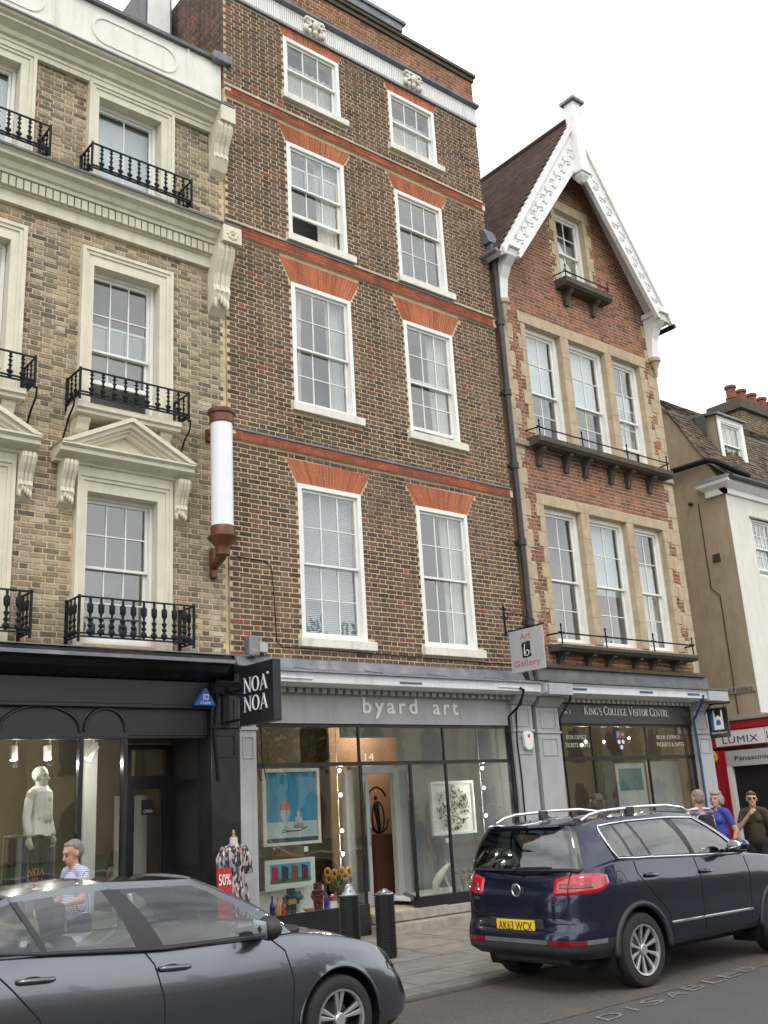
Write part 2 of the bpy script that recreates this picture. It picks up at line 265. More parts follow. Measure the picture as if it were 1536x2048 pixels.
def box(name, m, x0, x1, y0, y1, z0, z1, parent=None, bev=0, **k): return MB().box(x0, x1, y0, y1, z0, z1).build(name, m, parent, bev=bev, **k)
def lamp_light(parent, p, watts, col=(1, .93, .82), r=.03):     # the light of a lit lamp, kept with its fitting
    l = bpy.data.lights.new('lamp_light', 'POINT'); l.energy = watts; l.color = col; l.shadow_soft_size = r; o = bpy.data.objects.new('lamp_light', l); COL.objects.link(o); o.parent = parent; o.location = Vector(p)-ORG[parent.name]
# lettering ------------------------------------------------------
def textmesh(s, h, w=None, space=1., word=1., bold=0.):
    cu = bpy.data.curves.new('t', 'FONT'); cu.body = s; cu.size = 1; cu.space_character = space; cu.space_word = word; cu.resolution_u = 3; cu.offset = bold
    o = bpy.data.objects.new('t', cu); COL.objects.link(o); dg = bpy.context.evaluated_depsgraph_get(); me = bpy.data.meshes.new_from_object(o.evaluated_get(dg))
    V = [v.co.copy() for v in me.vertices]; F = [list(p.vertices) for p in me.polygons]; bpy.data.objects.remove(o); bpy.data.meshes.remove(me)
    x0 = min(v.x for v in V); x1 = max(v.x for v in V); sy = h/.70; sx = w/(x1-x0) if w else sy
    return [((v.x-x0)*sx, v.y*sy) for v in V], F
SG = {'N': (.92, [((.13, 0), (.13, 1), .06), ((.1, .98), (.78, .02), .17), ((.78, 0), (.78, 1), .06)], [(.13, 0), (.08, 1), (.78, 1)]),
 'A': (.86, [((.08, 0), (.44, 1), .06), ((.40, 1), (.76, 0), .17), ((.2, .34), (.62, .34), .05)], [(.08, 0), (.76, 0)]),
 'K': (.82, [((.15, 0), (.15, 1), .15), ((.2, .42), (.66, 1), .06), ((.32, .55), (.7, 0), .15)], [(.15, 0), (.15, 1), (.66, 1), (.7, 0)]),
 'I': (.34, [((.16, 0), (.16, 1), .15)], [(.16, 0), (.16, 1)]), 'L': (.66, [((.15, 0), (.15, 1), .15), ((.1, .03), (.6, .03), .06), ((.58, 0), (.58, .2), .05)], [(.15, 1), (.15, 0)]),
 'E': (.68, [((.15, 0), (.15, 1), .15), ((.1, .03), (.6, .03), .06), ((.1, .97), (.58, .97), .06), ((.15, .52), (.48, .52), .06), ((.58, 0), (.58, .2), .05), ((.56, .82), (.56, 1), .05)], []),
 'T': (.74, [((.36, 0), (.36, 1), .15), ((.05, .97), (.68, .97), .06), ((.06, .8), (.06, 1), .05), ((.67, .8), (.67, 1), .05)], [(.36, 0)]),
 'V': (.84, [((.08, 1), (.42, 0), .16), ((.42, 0), (.74, 1), .06)], [(.08, 1), (.74, 1)]),
 'R': (.78, [((.15, 0), (.15, 1), .15), ((.38, .5), (.68, 0), .15), 'r'], [(.15, 0), (.15, 1), (.68, 0)]),
 'O': (.90, ['o'], []), 'C': (.80, ['c'], []), 'G': (.88, ['c', ((.72, .02), (.72, .42), .13), ((.58, .42), (.82, .42), .05)], []), 'S': (.62, ['s'], []), "'": (.2, [((.1, .75), (.1, 1), .1)], []),
 'P': (.70, [((.15, 0), (.15, 1), .15), 'r'], [(.15, 0), (.15, 1)]), 'D': (.84, [((.15, 0), (.15, 1), .15), 'd'], []), ' ': (.34, [], [])}
def serif(s, h, w=None, small=1.):
    V = []; F = []; x = 0
    def q(a, b, t, ox, k):
        dx, dy = b[0]-a[0], b[1]-a[1]
        if abs(dy) >= abs(dx)*.3: o = (t/2, 0)
        else: o = (0, t/2)
        n = len(V); V.extend([(ox+(p[0]+sgn*o[0])*k, (p[1]+sgn*o[1])*k) for p, sgn in ((a, -1), (b, -1), (b, 1), (a, 1))]); F.append([n, n+1, n+2, n+3])
    def arc(pts, ox, k):
        n = len(V)
        for (px, py, nx, ny, t) in pts: V.append((ox+(px-nx*t/2)*k, (py-ny*t/2)*k)); V.append((ox+(px+nx*t/2)*k, (py+ny*t/2)*k))
        for i in range(len(pts)-1): F.append([n+2*i, n+2*i+1, n+2*i+3, n+2*i+2])
    for i, ch in enumerate(s):
        k = 1. if (i == 0 or s[i-1] == ' ') else small
        wd, st, sf = SG[ch]
        for e in st:
            if isinstance(e, tuple): q(*e, x, k)
            elif e in 'oc':
                a0, a1 = (0, 2*pi) if e == 'o' else (R(38), R(322)); m_ = 28
                arc([(.44+.35*cos(a), .5+.46*sin(a), cos(a), sin(a), .06+.13*cos(a)**2) for a in [a0+(a1-a0)*j/m_ for j in range(m_+1)]], x, k)
            elif e in 'rd':
                ry = .25 if e == 'r' else .48; cy = .73 if e == 'r' else .5; rx = .3 if e == 'r' else .48
                arc([(.25+rx*cos(a), cy+ry*sin(a), cos(a), sin(a), .06+.11*max(0, cos(a))**2) for a in [-pi/2+pi*j/14 for j in range(15)]], x, k)
            elif e == 's':
                pts = []
                for j in range(25):
                    u = j/24
                    if u < .5: a = R(30)+(R(270)-R(30))*(u/.5); px, py = .3+.2*cos(a), .74+.23*sin(a)
                    else: a = R(90)-(R(240))*((u-.5)/.5); px, py = .3+.23*cos(a), .26+.25*sin(a)
                    pts.append((px, py))
                P = []
                for j in range(25):
                    a_, b_ = pts[max(0, j-1)], pts[min(24, j+1)]; d = Vector((b_[0]-a_[0], b_[1]-a_[1])).normalized(); P.append((*pts[j], -d.y, d.x, .07+.09*abs(d.x)*(1 if abs(pts[j][1]-.5) < .3 else .1)))
                arc(P, x, k)
        for px, py in sf: q((px-.13, py+(.02 if py < .5 else -.02)), (px+.13, py+(.02 if py < .5 else -.02)), .04, x, k)
        x += (wd+.04)*k
    sx = w/x if w else h
    return [(a*sx, b*h) for a, b in V], F
def letters(name, tm, m, org, xd, yd, parent, lift=.004, up=None):
    V, F = tm; O, X, Y = Vector(org), Vector(xd).normalized(), Vector(yd).normalized(); nn = X.cross(Y)*lift
    mb = MB(); mb.v = [tuple(O+X*a+Y*b+nn) for a, b in V]; mb.f = [list(f) for f in F]; mb.m = [0]*len(F)
    n = len(mb.v)                                                    # a thin raised letter: sides from boundary edges
    cnt = {}
    for f in F:
        for i in range(len(f)): e = (f[i], f[(i+1) % len(f)]); cnt[e] = cnt.get(e, 0)+1
    mb.v += [tuple(O+X*a+Y*b+nn*.2) for a, b in V]
    for (a, b) in list(cnt):
        if (b, a) not in cnt: mb.f.append([b, a, a+n, b+n]); mb.m.append(0)
    o = mb.build(name, m, parent); return o
# ---------------------------------------------------------------- ground
road = MB().poly([(-60, -70, 0), (120, -70, 0), (120, -5.72, 0), (-60, -5.72, 0)]) or None
g = MB(); g.poly([(-400, -400, -.03), (400, -400, -.03), (400, 400, -.03), (-400, 400, -.03)]); tag(g.build('ground', 'asphalt'), kind='structure')
g = MB(); g.poly([(-60, -14.5, 0), (120, -14.5, 0), (120, -5.70, 0), (-60, -5.70, 0)]); tag(g.build('road', 'asphalt'), kind='structure')
bay = MB(); bay.poly([(-60, -5.74, .004), (120, -5.74, .004), (120, -3.9, .004), (-60, -3.9, .004)]); bayo = tag(bay.build('parking_bay', 'bay'), kind='structure')
PZ = lambda y: .03+.07*(y+3.9)/3.9
p = MB(); p.hull([(-30, -3.88, -.02), (45, -3.88, -.02), (45, 14, -.02), (-30, 14, -.02)], [(-30, -3.88, PZ(-3.88)-.014), (45, -3.88, PZ(-3.88)-.014), (45, 14, .085), (-30, 14, .085)])
pav = tag(p.build('pavement', 'pave_joint'), kind='structure')
slabs = {}
yy = -3.58; row = 0
while yy < -.02:
    d = min([.62, .74, .58, .68, .80, .66][row % 6], 0.0-yy); xx = 1.5+row*.37 % .8
    while xx < 24:
        l = random.choice([.62, .76, .9, 1.05]); key = (l, round(d, 2), random.randrange(2))
        if key not in slabs:
            b = MB().hull([(-l/2+.007, -d/2+.007, -.03), (l/2-.007, -d/2+.007, -.03), (l/2-.007, d/2-.007, -.03), (-l/2+.007, d/2-.007, -.03)], [(-l/2+.010, -d/2+.010, 0), (l/2-.010, -d/2+.010, 0), (l/2-.010, d/2-.010, 0), (-l/2+.010, d/2-.010, 0)])
            slabs[key] = b.mesh('paving_slab', 'pave' if key[2] else 'pave_b')
        if xx > 4.5: place('paving_slab', slabs[key], pav, (xx+l/2, yy+d/2, PZ(yy+d/2)+random.uniform(-.003, .004)), (atan2(.07, 3.9)+random.uniform(-.003, .003), random.uniform(-.003, .003), 0))
        xx += l
    yy += d; row += 1
kb = MB().hull([(-.447, -.15, -.06), (.447, -.15, -.06), (.447, .15, -.06), (-.447, .15, -.06)], [(-.445, -.142, 0), (.445, -.142, 0), (.445, .148, 0), (-.445, .148, 0)]).mesh('kerb_stone', 'kerb')
for i in range(28): place('kerb_stone', kb, pav, (1.0+.9*i, -3.745, .036+random.uniform(-.003, .004)))
# blocks of the bay would be under ten pixels: the material carries them; a gutter line of setts beside the kerb
st = MB().box(-.098, .098, -.05, .05, -.02, 0).mesh('gutter_sett', 'gutter')
for i in range(110): place('gutter_sett', st, bayo, (1.0+.205*i, -3.955, .010+random.uniform(-.003, .003)), (0, 0, random.uniform(-.03, .03)))
# faded word on the road
for ch, x, dy in zip('DISABLED', (7.22, 7.68, 7.92, 8.32, 8.70, 9.12, 9.45, 9.85), range(8)):
    tm = textmesh(ch, .20, .05 if ch == 'I' else .28); tag(letters('road_letter', tm, 'road_paint', (x, -6.12+.045*dy, .004), (1, .06, 0), (.25, 1, 0), None, .004), 'faded white road letter %s, %s in the word by the navy car' % (ch, ['first', 'second', 'third', 'fourth', 'fifth', 'sixth', 'seventh', 'last'][dy]), 'road marking', 'letters of the faded word on the road')
# ---------------------------------------------------------------- wall tools
def cells(mb, x0, x1, z0, z1, holes, y0, y1):
    xs = sorted({x0, x1}|{min(max(h[i], x0), x1) for h in holes for i in (0, 1)}); zs = sorted({z0, z1}|{min(max(h[i], z0), z1) for h in holes for i in (2, 3)})
    for a, b in zip(zs, zs[1:]):
        s = None
        for c, d in list(zip(xs, xs[1:]))+[(None, None)]:
            inh = c is None or any(h[0] < (c+d)/2 < h[1] and h[2] < (a+b)/2 < h[3] for h in holes)
            if inh:
                if s is not None: mb.box(s, e, y0, y1, a, b); s = None
            else:
                if s is None: s = c
                e = d
    return mb
def bricks(par, m, lims, z0, z1, holes, yf=0., course=.0771, per=.344, joint=.015, nind=300, proud=.009, near=None, xoff=0., plane='y', name='brick', maxind=None):
    SL, HL = per*.655-joint, per*.345-joint; H = course-joint; items = []
    n = int((z1-z0)/course+.5); crs = (z1-z0)/n
    for i in range(n):
        za = z0+i*crs+joint/2; zc = za+H/2
        segs = lims(zc)
        hz = sorted([(h[0], h[1]) for h in holes if h[2]-.02 < zc < h[3]+.02])
        out = []
        for a, b in segs:
            cur = a
            for h0, h1 in hz:
                if h1 <= cur or h0 >= b: continue
                if h0 > cur: out.append((cur, min(h0, b)))
                cur = max(cur, h1)
            if cur < b: out.append((cur, b))
        for a, b in out:
            ph = (per/2 if i % 2 else 0)+xoff
            k = math.floor((a-ph)/per)-1; x = ph+k*per
            while x < b:
                for ln in (SL, HL):
                    c, d = max(x, a+.002), min(x+ln, b-.002)
                    if d-c > .035: items.append((c, d, za, za+H, d-c > ln-.001, ln == SL))
                    x += ln+joint
    if near is not None:
        full = [t for t in items if t[4] and (maxind is None or maxind(t))]; full.sort(key=lambda t: (t[0]-near[0])**2+144+(t[2]-near[1])**2)
        ind = set(id(t) for t in full[:nind])
    else: ind = set()
    mb = MB(); shared = {}
    wob = lambda x, z: .005*sin(x*1.7+z*.9)+.004*sin(x*.63-z*2.1+1.3)+.003*sin(x*4.1+z*5.7)
    for t in items:
        c, d, a, b = t[:4]; q_ = wob((c+d)/2, a)*(.8 if joint > .012 else .5); a += q_; b += q_
        if id(t) in ind:
            k = (t[5], random.randrange(5))
            if k not in shared:
                l = SL if t[5] else HL; q = MB(); j = lambda: random.uniform(-.0025, .0025)
                q.hull([(-l/2, .0, -H/2), (l/2, .0, -H/2), (l/2, .0, H/2), (-l/2, .0, H/2)], [(-l/2+.003+j(), -proud+j()*.6, -H/2+.003+j()), (l/2-.003+j(), -proud+j()*.6, -H/2+.003+j()), (l/2-.003+j(), -proud+j()*.6, H/2-.003+j()), (-l/2+.003+j(), -proud+j()*.6, H/2-.003+j())]); shared[k] = q.mesh(name, m)
            place(name, shared[k], par, ((c+d)/2, yf, (a+b)/2))
        else:
            j = lambda: random.uniform(-.003, .003); p_ = proud+random.uniform(-.002, .002); n0 = len(mb.v); e = .003
            A = [(c, a), (d, a), (d, b), (c, b)]; B = [(c+e+j(), a+e+j()), (d-e+j(), a+e+j()), (d-e+j(), b-e+j()), (c+e+j(), b-e+j())]
            if plane == 'y': mb.v += [(u, yf, v) for u, v in A]+[(u, yf-p_, v) for u, v in B]
            else: mb.v += [(yf, u, v) for u, v in A]+[(yf-p_, u, v) for u, v in B]
            for s in range(4): mb.f.append([n0+s, n0+(s+1) % 4, n0+4+(s+1) % 4, n0+4+s]); mb.m.append(0)
            mb.f.append([n0+4, n0+5, n0+6, n0+7]); mb.m.append(0)
    o = mb.build(name+'work', m, par); tag(o, kind='stuff'); return o
def curtain(mb, x0, x1, y, z0, z1, n=7, amp=.03, flare=0.):
    k = n*4; top = []; bot = []
    for i in range(k+1):
        t = i/k; yy = y+amp*sin(2*pi*n*t)+amp*.4*sin(5.3*t*n); top.append((x0+(x1-x0)*t, yy, z1)); bot.append((x0+(x1-x0)*t*(1-flare), yy+.01, z0))
    for i in range(k): mb.poly([bot[i], bot[i+1], top[i+1], top[i]])
def sash(par, x0, x1, z0, z1, y, cols, rt_, rb, fw_=.06, meet=None, openb=0., opent=0., m='sash_white', curt=None, room='dark_room', gl='glass', bar=.018, st=.045, depth=.7, seed=0, label=None, split=None):
    """box frame x0..x1,z0..z1 with face at y (glass further in); rows rt_ top sash, rb bottom sash"""
    rnd = random.Random(seed)
    f = MB(); F = fw_
    f.box(x0, x0+F, y, y+.14, z0, z1).box(x1-F, x1, y, y+.14, z0, z1).box(x0+F, x1-F, y, y+.14, z1-F, z1).box(x0+F, x1-F, y+.02, y+.14, z0, z0+.045)
    w_ = f.build('window', m, par, bev=.004); ax0, ax1, az0, az1 = x0+F, x1-F, z0+.045, z1-F
    if label: w_['label'] = label
    mid = meet if meet is not None else az0+(az1-az0)*rb/(rt_+rb)
    def onesash(a, b, ys, rows, nm):
        s = MB(); s.box(ax0+.002, ax0+st, ys, ys+.04, a, b).box(ax1-st, ax1-.002, ys, ys+.04, a, b).box(ax0+st, ax1-st, ys, ys+.04, a, a+(st*1.35 if nm == 'lower_sash' else st*.8)).box(ax0+st, ax1-st, ys, ys+.04, b-(st if nm == 'upper_sash' else st*.8), b)
        gx0, gx1, gz0, gz1 = ax0+st, ax1-st, a+(st*1.35 if nm == 'lower_sash' else st*.8), b-(st if nm == 'upper_sash' else st*.8)
        for i in range(1, cols): xx = gx0+(gx1-gx0)*i/cols; s.box(xx-bar/2, xx+bar/2, ys+.004, ys+.036, gz0, gz1)
        for j in range(1, rows):
            zz = gz0+(gz1-gz0)*j/rows
            for i in range(cols):
                p0 = gx0+(gx1-gx0)*i/cols+(bar/2 if i else 0); p1 = gx0+(gx1-gx0)*(i+1)/cols-(bar/2 if i < cols-1 else 0); s.box(p0, p1, ys+.004, ys+.036, zz-bar/2, zz+bar/2)
        s.build(nm, m, w_, bev=.003)
        for i in range(cols):
            for j in range(rows):
                p0, p1 = gx0+(gx1-gx0)*i/cols+bar/2, gx0+(gx1-gx0)*(i+1)/cols-bar/2; q0, q1 = gz0+(gz1-gz0)*j/rows+bar/2, gz0+(gz1-gz0)*(j+1)/rows-bar/2
                ya = ys+.018; t1, t2 = rnd.uniform(-.0022, .0022), rnd.uniform(-.0022, .0022); b_ = MB()
                b_.hull([(p0-.004, ya-t1-t2, q0-.004), (p1+.004, ya+t1-t2, q0-.004), (p1+.004, ya+t1+t2, q1+.004), (p0-.004, ya-t1+t2, q1+.004)], [(p0-.004, ya-t1-t2+.003, q0-.004), (p1+.004, ya+t1-t2+.003, q0-.004), (p1+.004, ya+t1+t2+.003, q1+.004), (p0-.004, ya-t1+t2+.003, q1+.004)]).build('pane', gl, w_)
    if split == 'single':
        onesash(az0, az1, y+.05, rt_, 'sash')
    else:
        onesash(mid-.02-opent, az1-opent, y+.045, rt_, 'upper_sash'); onesash(az0+openb, mid+.02+openb, y+.092, rb, 'lower_sash')
    rm = MB(); X0, X1, Z0, Z1, Y0, Y1 = x0-.25, x1+.25, z0-.25, z1+.2, y+.24, y+.24+depth
    rm.poly([(X0, Y1, Z0), (X1, Y1, Z0), (X1, Y1, Z1), (X0, Y1, Z1)]); rm.poly([(X0, Y0, Z0), (X0, Y1, Z0), (X0, Y1, Z1), (X0, Y0, Z1)]); rm.poly([(X1, Y0, Z0), (X1, Y1, Z0), (X1, Y1, Z1), (X1, Y0, Z1)]); rm.poly([(X0, Y0, Z1), (X1, Y0, Z1), (X1, Y1, Z1), (X0, Y1, Z1)]); rm.poly([(X0, Y0, Z0), (X1, Y0, Z0), (X1, Y1, Z0), (X0, Y1, Z0)])
    rm.build('room', room, w_)
    yc = y+.20
    if curt == 'sides': c = MB(); W = (ax1-ax0); curtain(c, ax0-.03, ax0+W*.24, yc, z0, az1, 4, .022, .2); c.build('curtain', 'curtain', w_, True); c = MB(); curtain(c, ax1+.03, ax1-W*.32, yc, z0, az1, 5, .022, .15); c.build('curtain', 'curtain', w_, True)
    if curt == 'right': c = MB(); W = (ax1-ax0); curtain(c, ax1+.03, ax1-W*.42, yc, z0, az1, 6, .022, .1); c.build('curtain', 'curtain', w_, True)
    if curt == 'net': c = MB(); curtain(c, ax0-.02, ax1+.02, yc, z0, az0+(az1-az0)*.72, 9, .015); c.build('net_curtain', 'curtain', w_, True)
    if curt == 'full': c = MB(); curtain(c, ax0-.02, ax1+.02, yc, z0, az1, 8, .02); c.build('curtain', 'curtain', w_, True)
    if curt == 'blind':
        c = MB(); zz = az0
        while zz < az1: c.hull([(ax0, yc-.012, zz), (ax1, yc-.012, zz), (ax1, yc+.004, zz+.027), (ax0, yc+.004, zz+.027)], [(ax0, yc-.0105, zz), (ax1, yc-.0105, zz), (ax1, yc+.0055, zz+.027), (ax0, yc+.0055, zz+.027)]); zz += .030
        tag(c.build('slatted_blind', 'blind', w_), kind='stuff')
    if curt == 'roller': box('roller_blind', 'blind_white', ax0-.01, ax1+.01, yc-.004, yc+.004, az0+(az1-az0)*.05, az1, w_)
    if curt == 'half': box('roller_blind', 'blind_white', ax0-.01, ax1+.01, yc-.004, yc+.004, az0+(az1-az0)*.42, az1, w_)
    return w_
def flat_arch(par, xb0, xb1, xt0, xt1, z0, z1, n, y=-.002):
    back = MB().hull([(xb0+.005, y+.004, z0+.004), (xb1-.005, y+.004, z0+.004), (xt1-.005, y+.004, z1-.004), (xt0+.005, y+.004, z1-.004)], [(xb0+.005, y+.1, z0+.004), (xb1-.005, y+.1, z0+.004), (xt1-.005, y+.1, z1-.004), (xt0+.005, y+.1, z1-.004)]).build('flat_arch', 'putty', par)
    for i in range(n):
        a, b = i/n, (i+1)/n; g_ = .0042; cuts = [0, 1] if i % 2 else [0, random.choice([.42, .5, .6]), 1]
        mb = MB()
        for c, d in zip(cuts, cuts[1:]):
            P = lambda t, s: (xb0+(xb1-xb0)*t+((xt0+(xt1-xt0)*t)-(xb0+(xb1-xb0)*t))*s, z0+(z1-z0)*s)
            q = [P(a, c), P(b, c), P(b, d), P(a, d)]; q = [(q[0][0]+g_, q[0][1]+g_), (q[1][0]-g_, q[1][1]+g_), (q[2][0]-g_, q[2][1]-g_), (q[3][0]+g_, q[3][1]-g_)]
            yy = y-random.uniform(.0, .004); mb.hull([(u, yy, v) for u, v in q], [(u, yy+.03, v) for u, v in q])
        mb.build('arch_brick', 'brick_rubbed', back)
def band(par, x0, x1, z0, z1, rows, y=-.05, lead=.05):
    b = box('string_course', 'putty', x0+.004, x1-.004, y+.005, .06, z0+.002, z1-.002, par)
    h = (z1-z0)/rows; L1, L2 = .219, .105; ms = [MB().box(-l/2, l/2, -.004, .03, -h/2+.005, h/2-.005).mesh('band_brick', 'brick_band') for l in (L1, L2)]
    for r_ in range(rows):
        x = x0+(.0 if r_ % 2 == 0 else -.115); k = 0
        while x < x1-.06:
            l = (L1, L2)[k % 2]
            if x > x0-.01 and x+l < x1+.01: place('band_brick', ms[k % 2], b, (x+l/2, y+random.uniform(-.002, .002), z0+h*(r_+.5)))
            x += l+.009; k += 1
    mb = MB(); mb.ext([(y-.02, z1-.012), (y-.02, z1+.004), (-.005, z1+lead), (.02, z1+lead), (.02, z1-.012)], x0-.01, x1+.01); mb.build('lead_flashing', 'lead', par)
def sill(par, x0, x1, z0, z1, y0=-.09, y1=.06, m='sill_cream'): return box('sill', m, x0, x1, y0, y1, z0, z1, par, bev=.008)
# ================================================================= middle house
BX0, BX1 = 7.29, 13.41
hb = thing('townhouse', 'tall dark brown brick townhouse with red flat arches and the grey gallery shopfront', 'building', ((BX0+BX1)/2, 0, .09))
W1, W2 = (8.52, 9.77), (10.97, 12.18)
ROWS = [(4.33, 6.77, 4.19), (8.11, 10.30, 7.97), (11.19, 13.05, 11.05), (14.03, 15.29, 13.90)]
holes = [(x[0], x[1], r[0], r[1]) for x in (W1, W2) for r in ROWS]
wl = cells(MB(), BX0, BX1, 4.0, 16.62, holes, .0, .32); wl.box(BX0, BX0+.3, .32, 9, 3.8, 16.6).box(BX1-.3, BX1, .32, 9, 3.8, 16.6).box(BX0+.3, BX1-.3, 8.7, 9, .09, 16.6).box(BX0+.3, BX1-.3, .32, 8.7, 16.3, 16.4)
wallB = wl.build('brick_wall', 'mortar', hb)
AR = []   # arches: bottom x, top x, z
for (x, tl, tr_) in ((W1, .21, .23), (W2, .21, .24)):
    AR += [(x[0], x[1], x[0]-tl, x[1]+tr_, 6.77, 7.15), (x[0], x[1], x[0]-tl-.02, x[1]+tr_, 10.30, 10.72), (x[0], x[1], x[0]-tl*.8, x[1]+tr_*.8, 13.05, 13.37), (x[0], x[1], x[0]-.08, x[1]+.09, 15.29, 15.5)]
for a in AR: flat_arch(wallB, *a, 25)
ah = []
for a in AR:
    for s in range(6): t0, t1 = s/6, (s+1)/6; tm = (t0+t1)/2; ah.append((a[0]+(a[2]-a[0])*tm, a[1]+(a[3]-a[1])*tm, a[4]+(a[5]-a[4])*t0-.02, a[4]+(a[5]-a[4])*t1+.018))
bh = [(BX0-1, BX1+1, a, b) for a, b in ((7.27, 7.46), (10.79, 11.03), (13.44, 13.64), (15.52, 16.7))]
sh = [(x[0]-.07, x[1]+.13, r[2], r[0]) for x in (W1, W2) for r in ROWS]
bricks(wallB, 'brick_brown', lambda z: [(BX0, BX1)], 4.0, 16.62, holes+ah+bh+sh, near=(0, 1.8), xoff=BX0, joint=.0185)
bricks(wallB, 'brick_red', lambda z: [(BX0, BX1)], 16.05, 16.62, [], name='parapet_brick', xoff=BX0, joint=.014)
bricks(wallB, 'brick_brown', lambda z: [(-.0, 5.)], 13.6, 16.6, [], yf=BX0, plane='x', name='side_brick')
bricks(wallB, 'brick_brown', lambda z: [(-.0, 9.)], 3.8, 13.6, [], yf=BX0+.0, plane='x', name='side_brick', joint=.012) if False else None
band(wallB, BX0, BX1, 7.27, 7.43, 2); band(wallB, BX0, BX1, 10.79, 10.99, 3); band(wallB, BX0, BX1, 13.44, 13.59, 2)
cfg = [[('blind', 3, 2, 2, 5.50, 0), ('right', 3, 2, 2, None, 0)], [('sides', 3, 2, 2, 9.14, 0), ('right', 3, 2, 2, 9.12, .07)], [('right', 3, 1, 2, 12.22, .42), (None, 3, 1, 2, 12.33, 0)], [('net', 3, 1, 1, None, 0), ('net', 3, 1, 1, None, 0)]]
names = ['first floor', 'second floor', 'third floor', 'attic floor']
for i, r in enumerate(ROWS):
    for j, x in enumerate((W1, W2)):
        c = cfg[i][j]; rows_b = c[3] if i != 2 else (1 if j == 0 else 2)
        sash(wallB, x[0], x[1], r[0]+.003, r[1]-.003, -.012, c[1], c[2], rows_b, .075, c[4], c[5], curt=c[0], seed=i*2+j, room='room_grey' if i != 0 or j == 0 else 'dark_room')
        sill(wallB, x[0]-.065, x[1]+.13, r[2], r[0]-.003)
# frieze, cornice, parapet
mb = MB().box(BX0-.01, BX1+.01, -.03, .05, 15.53, 15.93)
fr = mb.build('frieze', 'white_paint', hb)
mb = MB(); x = BX0+.02
while x < BX1: mb.box(x, x+.026, -.05, -.028, 15.56, 15.90); x += .046
tag(mb.build('fluting', 'white_paint', fr), kind='stuff')
MB().ext([(-.06, 15.93), (-.13, 15.95), (-.14, 15.99), (-.02, 16.05), (.05, 16.05), (.05, 15.93)], BX0-.02, BX1+.03).build('lead_cornice', 'lead', hb)
MB().ext([(-.05, 15.50), (-.05, 15.53), (.0, 15.53), (.0, 15.50)], BX0-.01, BX1+.01).build('lead_drip', 'lead', hb)
MB().box(BX0-.02, BX1+.03, -.05, .42, 16.62, 16.72).box(BX0-.04, BX1+.06, -.09, .46, 16.72, 16.80).build('coping', 'stone_dark', hb, bev=.01)
MB().box(BX0+.0, 11.40, -.12, .40, 16.803, 16.98).box(BX0-.03, 11.47, -.16, .44, 16.98, 17.06).build('blocking_course', 'lead', hb, bev=.01)
for cx in (9.19, 11.6):        # carved capitals
    c = MB(); z = 15.74
    for s in (-1, 1):
        for k in range(9): a = k*.75; rr = .085-.008*k; c.ball((cx+s*(.15-.0)+rr*cos(a)*s, -.10, z+.07+rr*sin(a)), .026, 8, 6)
        c.ball((cx+s*.20, -.08, z-.08), (.05, .05, .085)); c.ball((cx+s*.12, -.09, z-.13), (.035, .05, .06))
        c.tube([(cx+s*.07, -.1, z+.05), (cx+s*.12, -.12, z-.02), (cx+s*.19, -.1, z-.06)], .02, 6)
    c.ball((cx, -.10, z+.02), (.065, .08, .10)).ball((cx, -.15, z), (.02, .03, .03)).ball((cx, -.09, z-.12), (.05, .06, .06)).box(cx-.2, cx+.2, -.12, -.05, z+.13, z+.17)
    c.build('carved_capital', 'sill_cream', hb, 40)
# thin cable and junction boxes on the wall
MB().tube([(7.40, -.015, 5.45), (7.9, -.015, 5.43), (8.0, -.015, 5.36), (8.03, -.015, 4.9), (8.06, -.015, 4.25), (8.15, -.015, 4.17), (13.0, -.015, 4.13)], .007, 5).build('cable', 'iron', hb)
e = thing('junction_box', 'tall grey electrical box on brown brick above the black hanging sign', 'box', (7.59, -.02, 4.0)); MB().box(7.50, 7.68, -.16, -.012, 3.99, 4.28).build('case', 'lead', e, bev=.02); box('door_label', 'wood_pale', 7.53, 7.65, -.163, -.158, 4.05, 4.09, e)
tag(box('small_box', 'sign_grey', 7.70, 7.85, -.10, -.012, 4.06, 4.19, None, bev=.01, org=(7.77, -.02, 4.06)), 'small pale grey square box beside the taller electrical box', 'box')
# ---- grey gallery shopfront
sb = thing('gallery_shopfront', 'grey gallery shopfront with byard art lettering and wide plate glass', 'shopfront', (10.3, -.1, .09))
MB().ext([(-.52, 3.745), (-.50, 3.77), (-.10, 3.86), (-.03, 4.0), (.0, 4.02), (.0, 3.745)], BX0+.05, 13.2).build('lead_roof', 'lead', sb)
for x in (8.3, 9.6, 10.9, 12.2): MB().hull([(x, -.51, 3.765), (x+.02, -.51, 3.765), (x+.02, -.09, 3.86), (x, -.09, 3.86)], [(x, -.51, 3.782), (x+.02, -.51, 3.782), (x+.02, -.09, 3.877), (x, -.09, 3.877)]).build('lead_roll', 'lead', sb)
co = MB().ext([(-.47, 3.60), (-.47, 3.72), (-.49, 3.74), (0, 3.74), (0, 3.57), (-.3, 3.57)], 7.34, 13.17).build('cornice', 'white_fascia', sb, bev=.006)
for x0, x1, y in ((7.6, 8.35, -.475), (9.98, 10.42, -.475), (12.1, 12.62, -.475)): MB().tube([(x0, y, 3.655), (x1, y, 3.655)], .016, 8).build('awning_arm', 'white_fascia' if x0 != 9.98 else 'lead', co)
db = MB().box(-.045, .045, -.09, .0, -.075, .0).mesh('bracket_block', 'grey_paint')
x = 7.75
while x < 12.75: place('bracket_block', db, co, (x, -.09, 3.57)); x += .145
box('fascia', 'grey_paint', 7.62, 12.76, -.06, .05, 3.07, 3.50, sb); fb = box('fascia_moulding', 'grey_light', 7.62, 12.76, -.09, .05, 3.50, 3.57, sb)
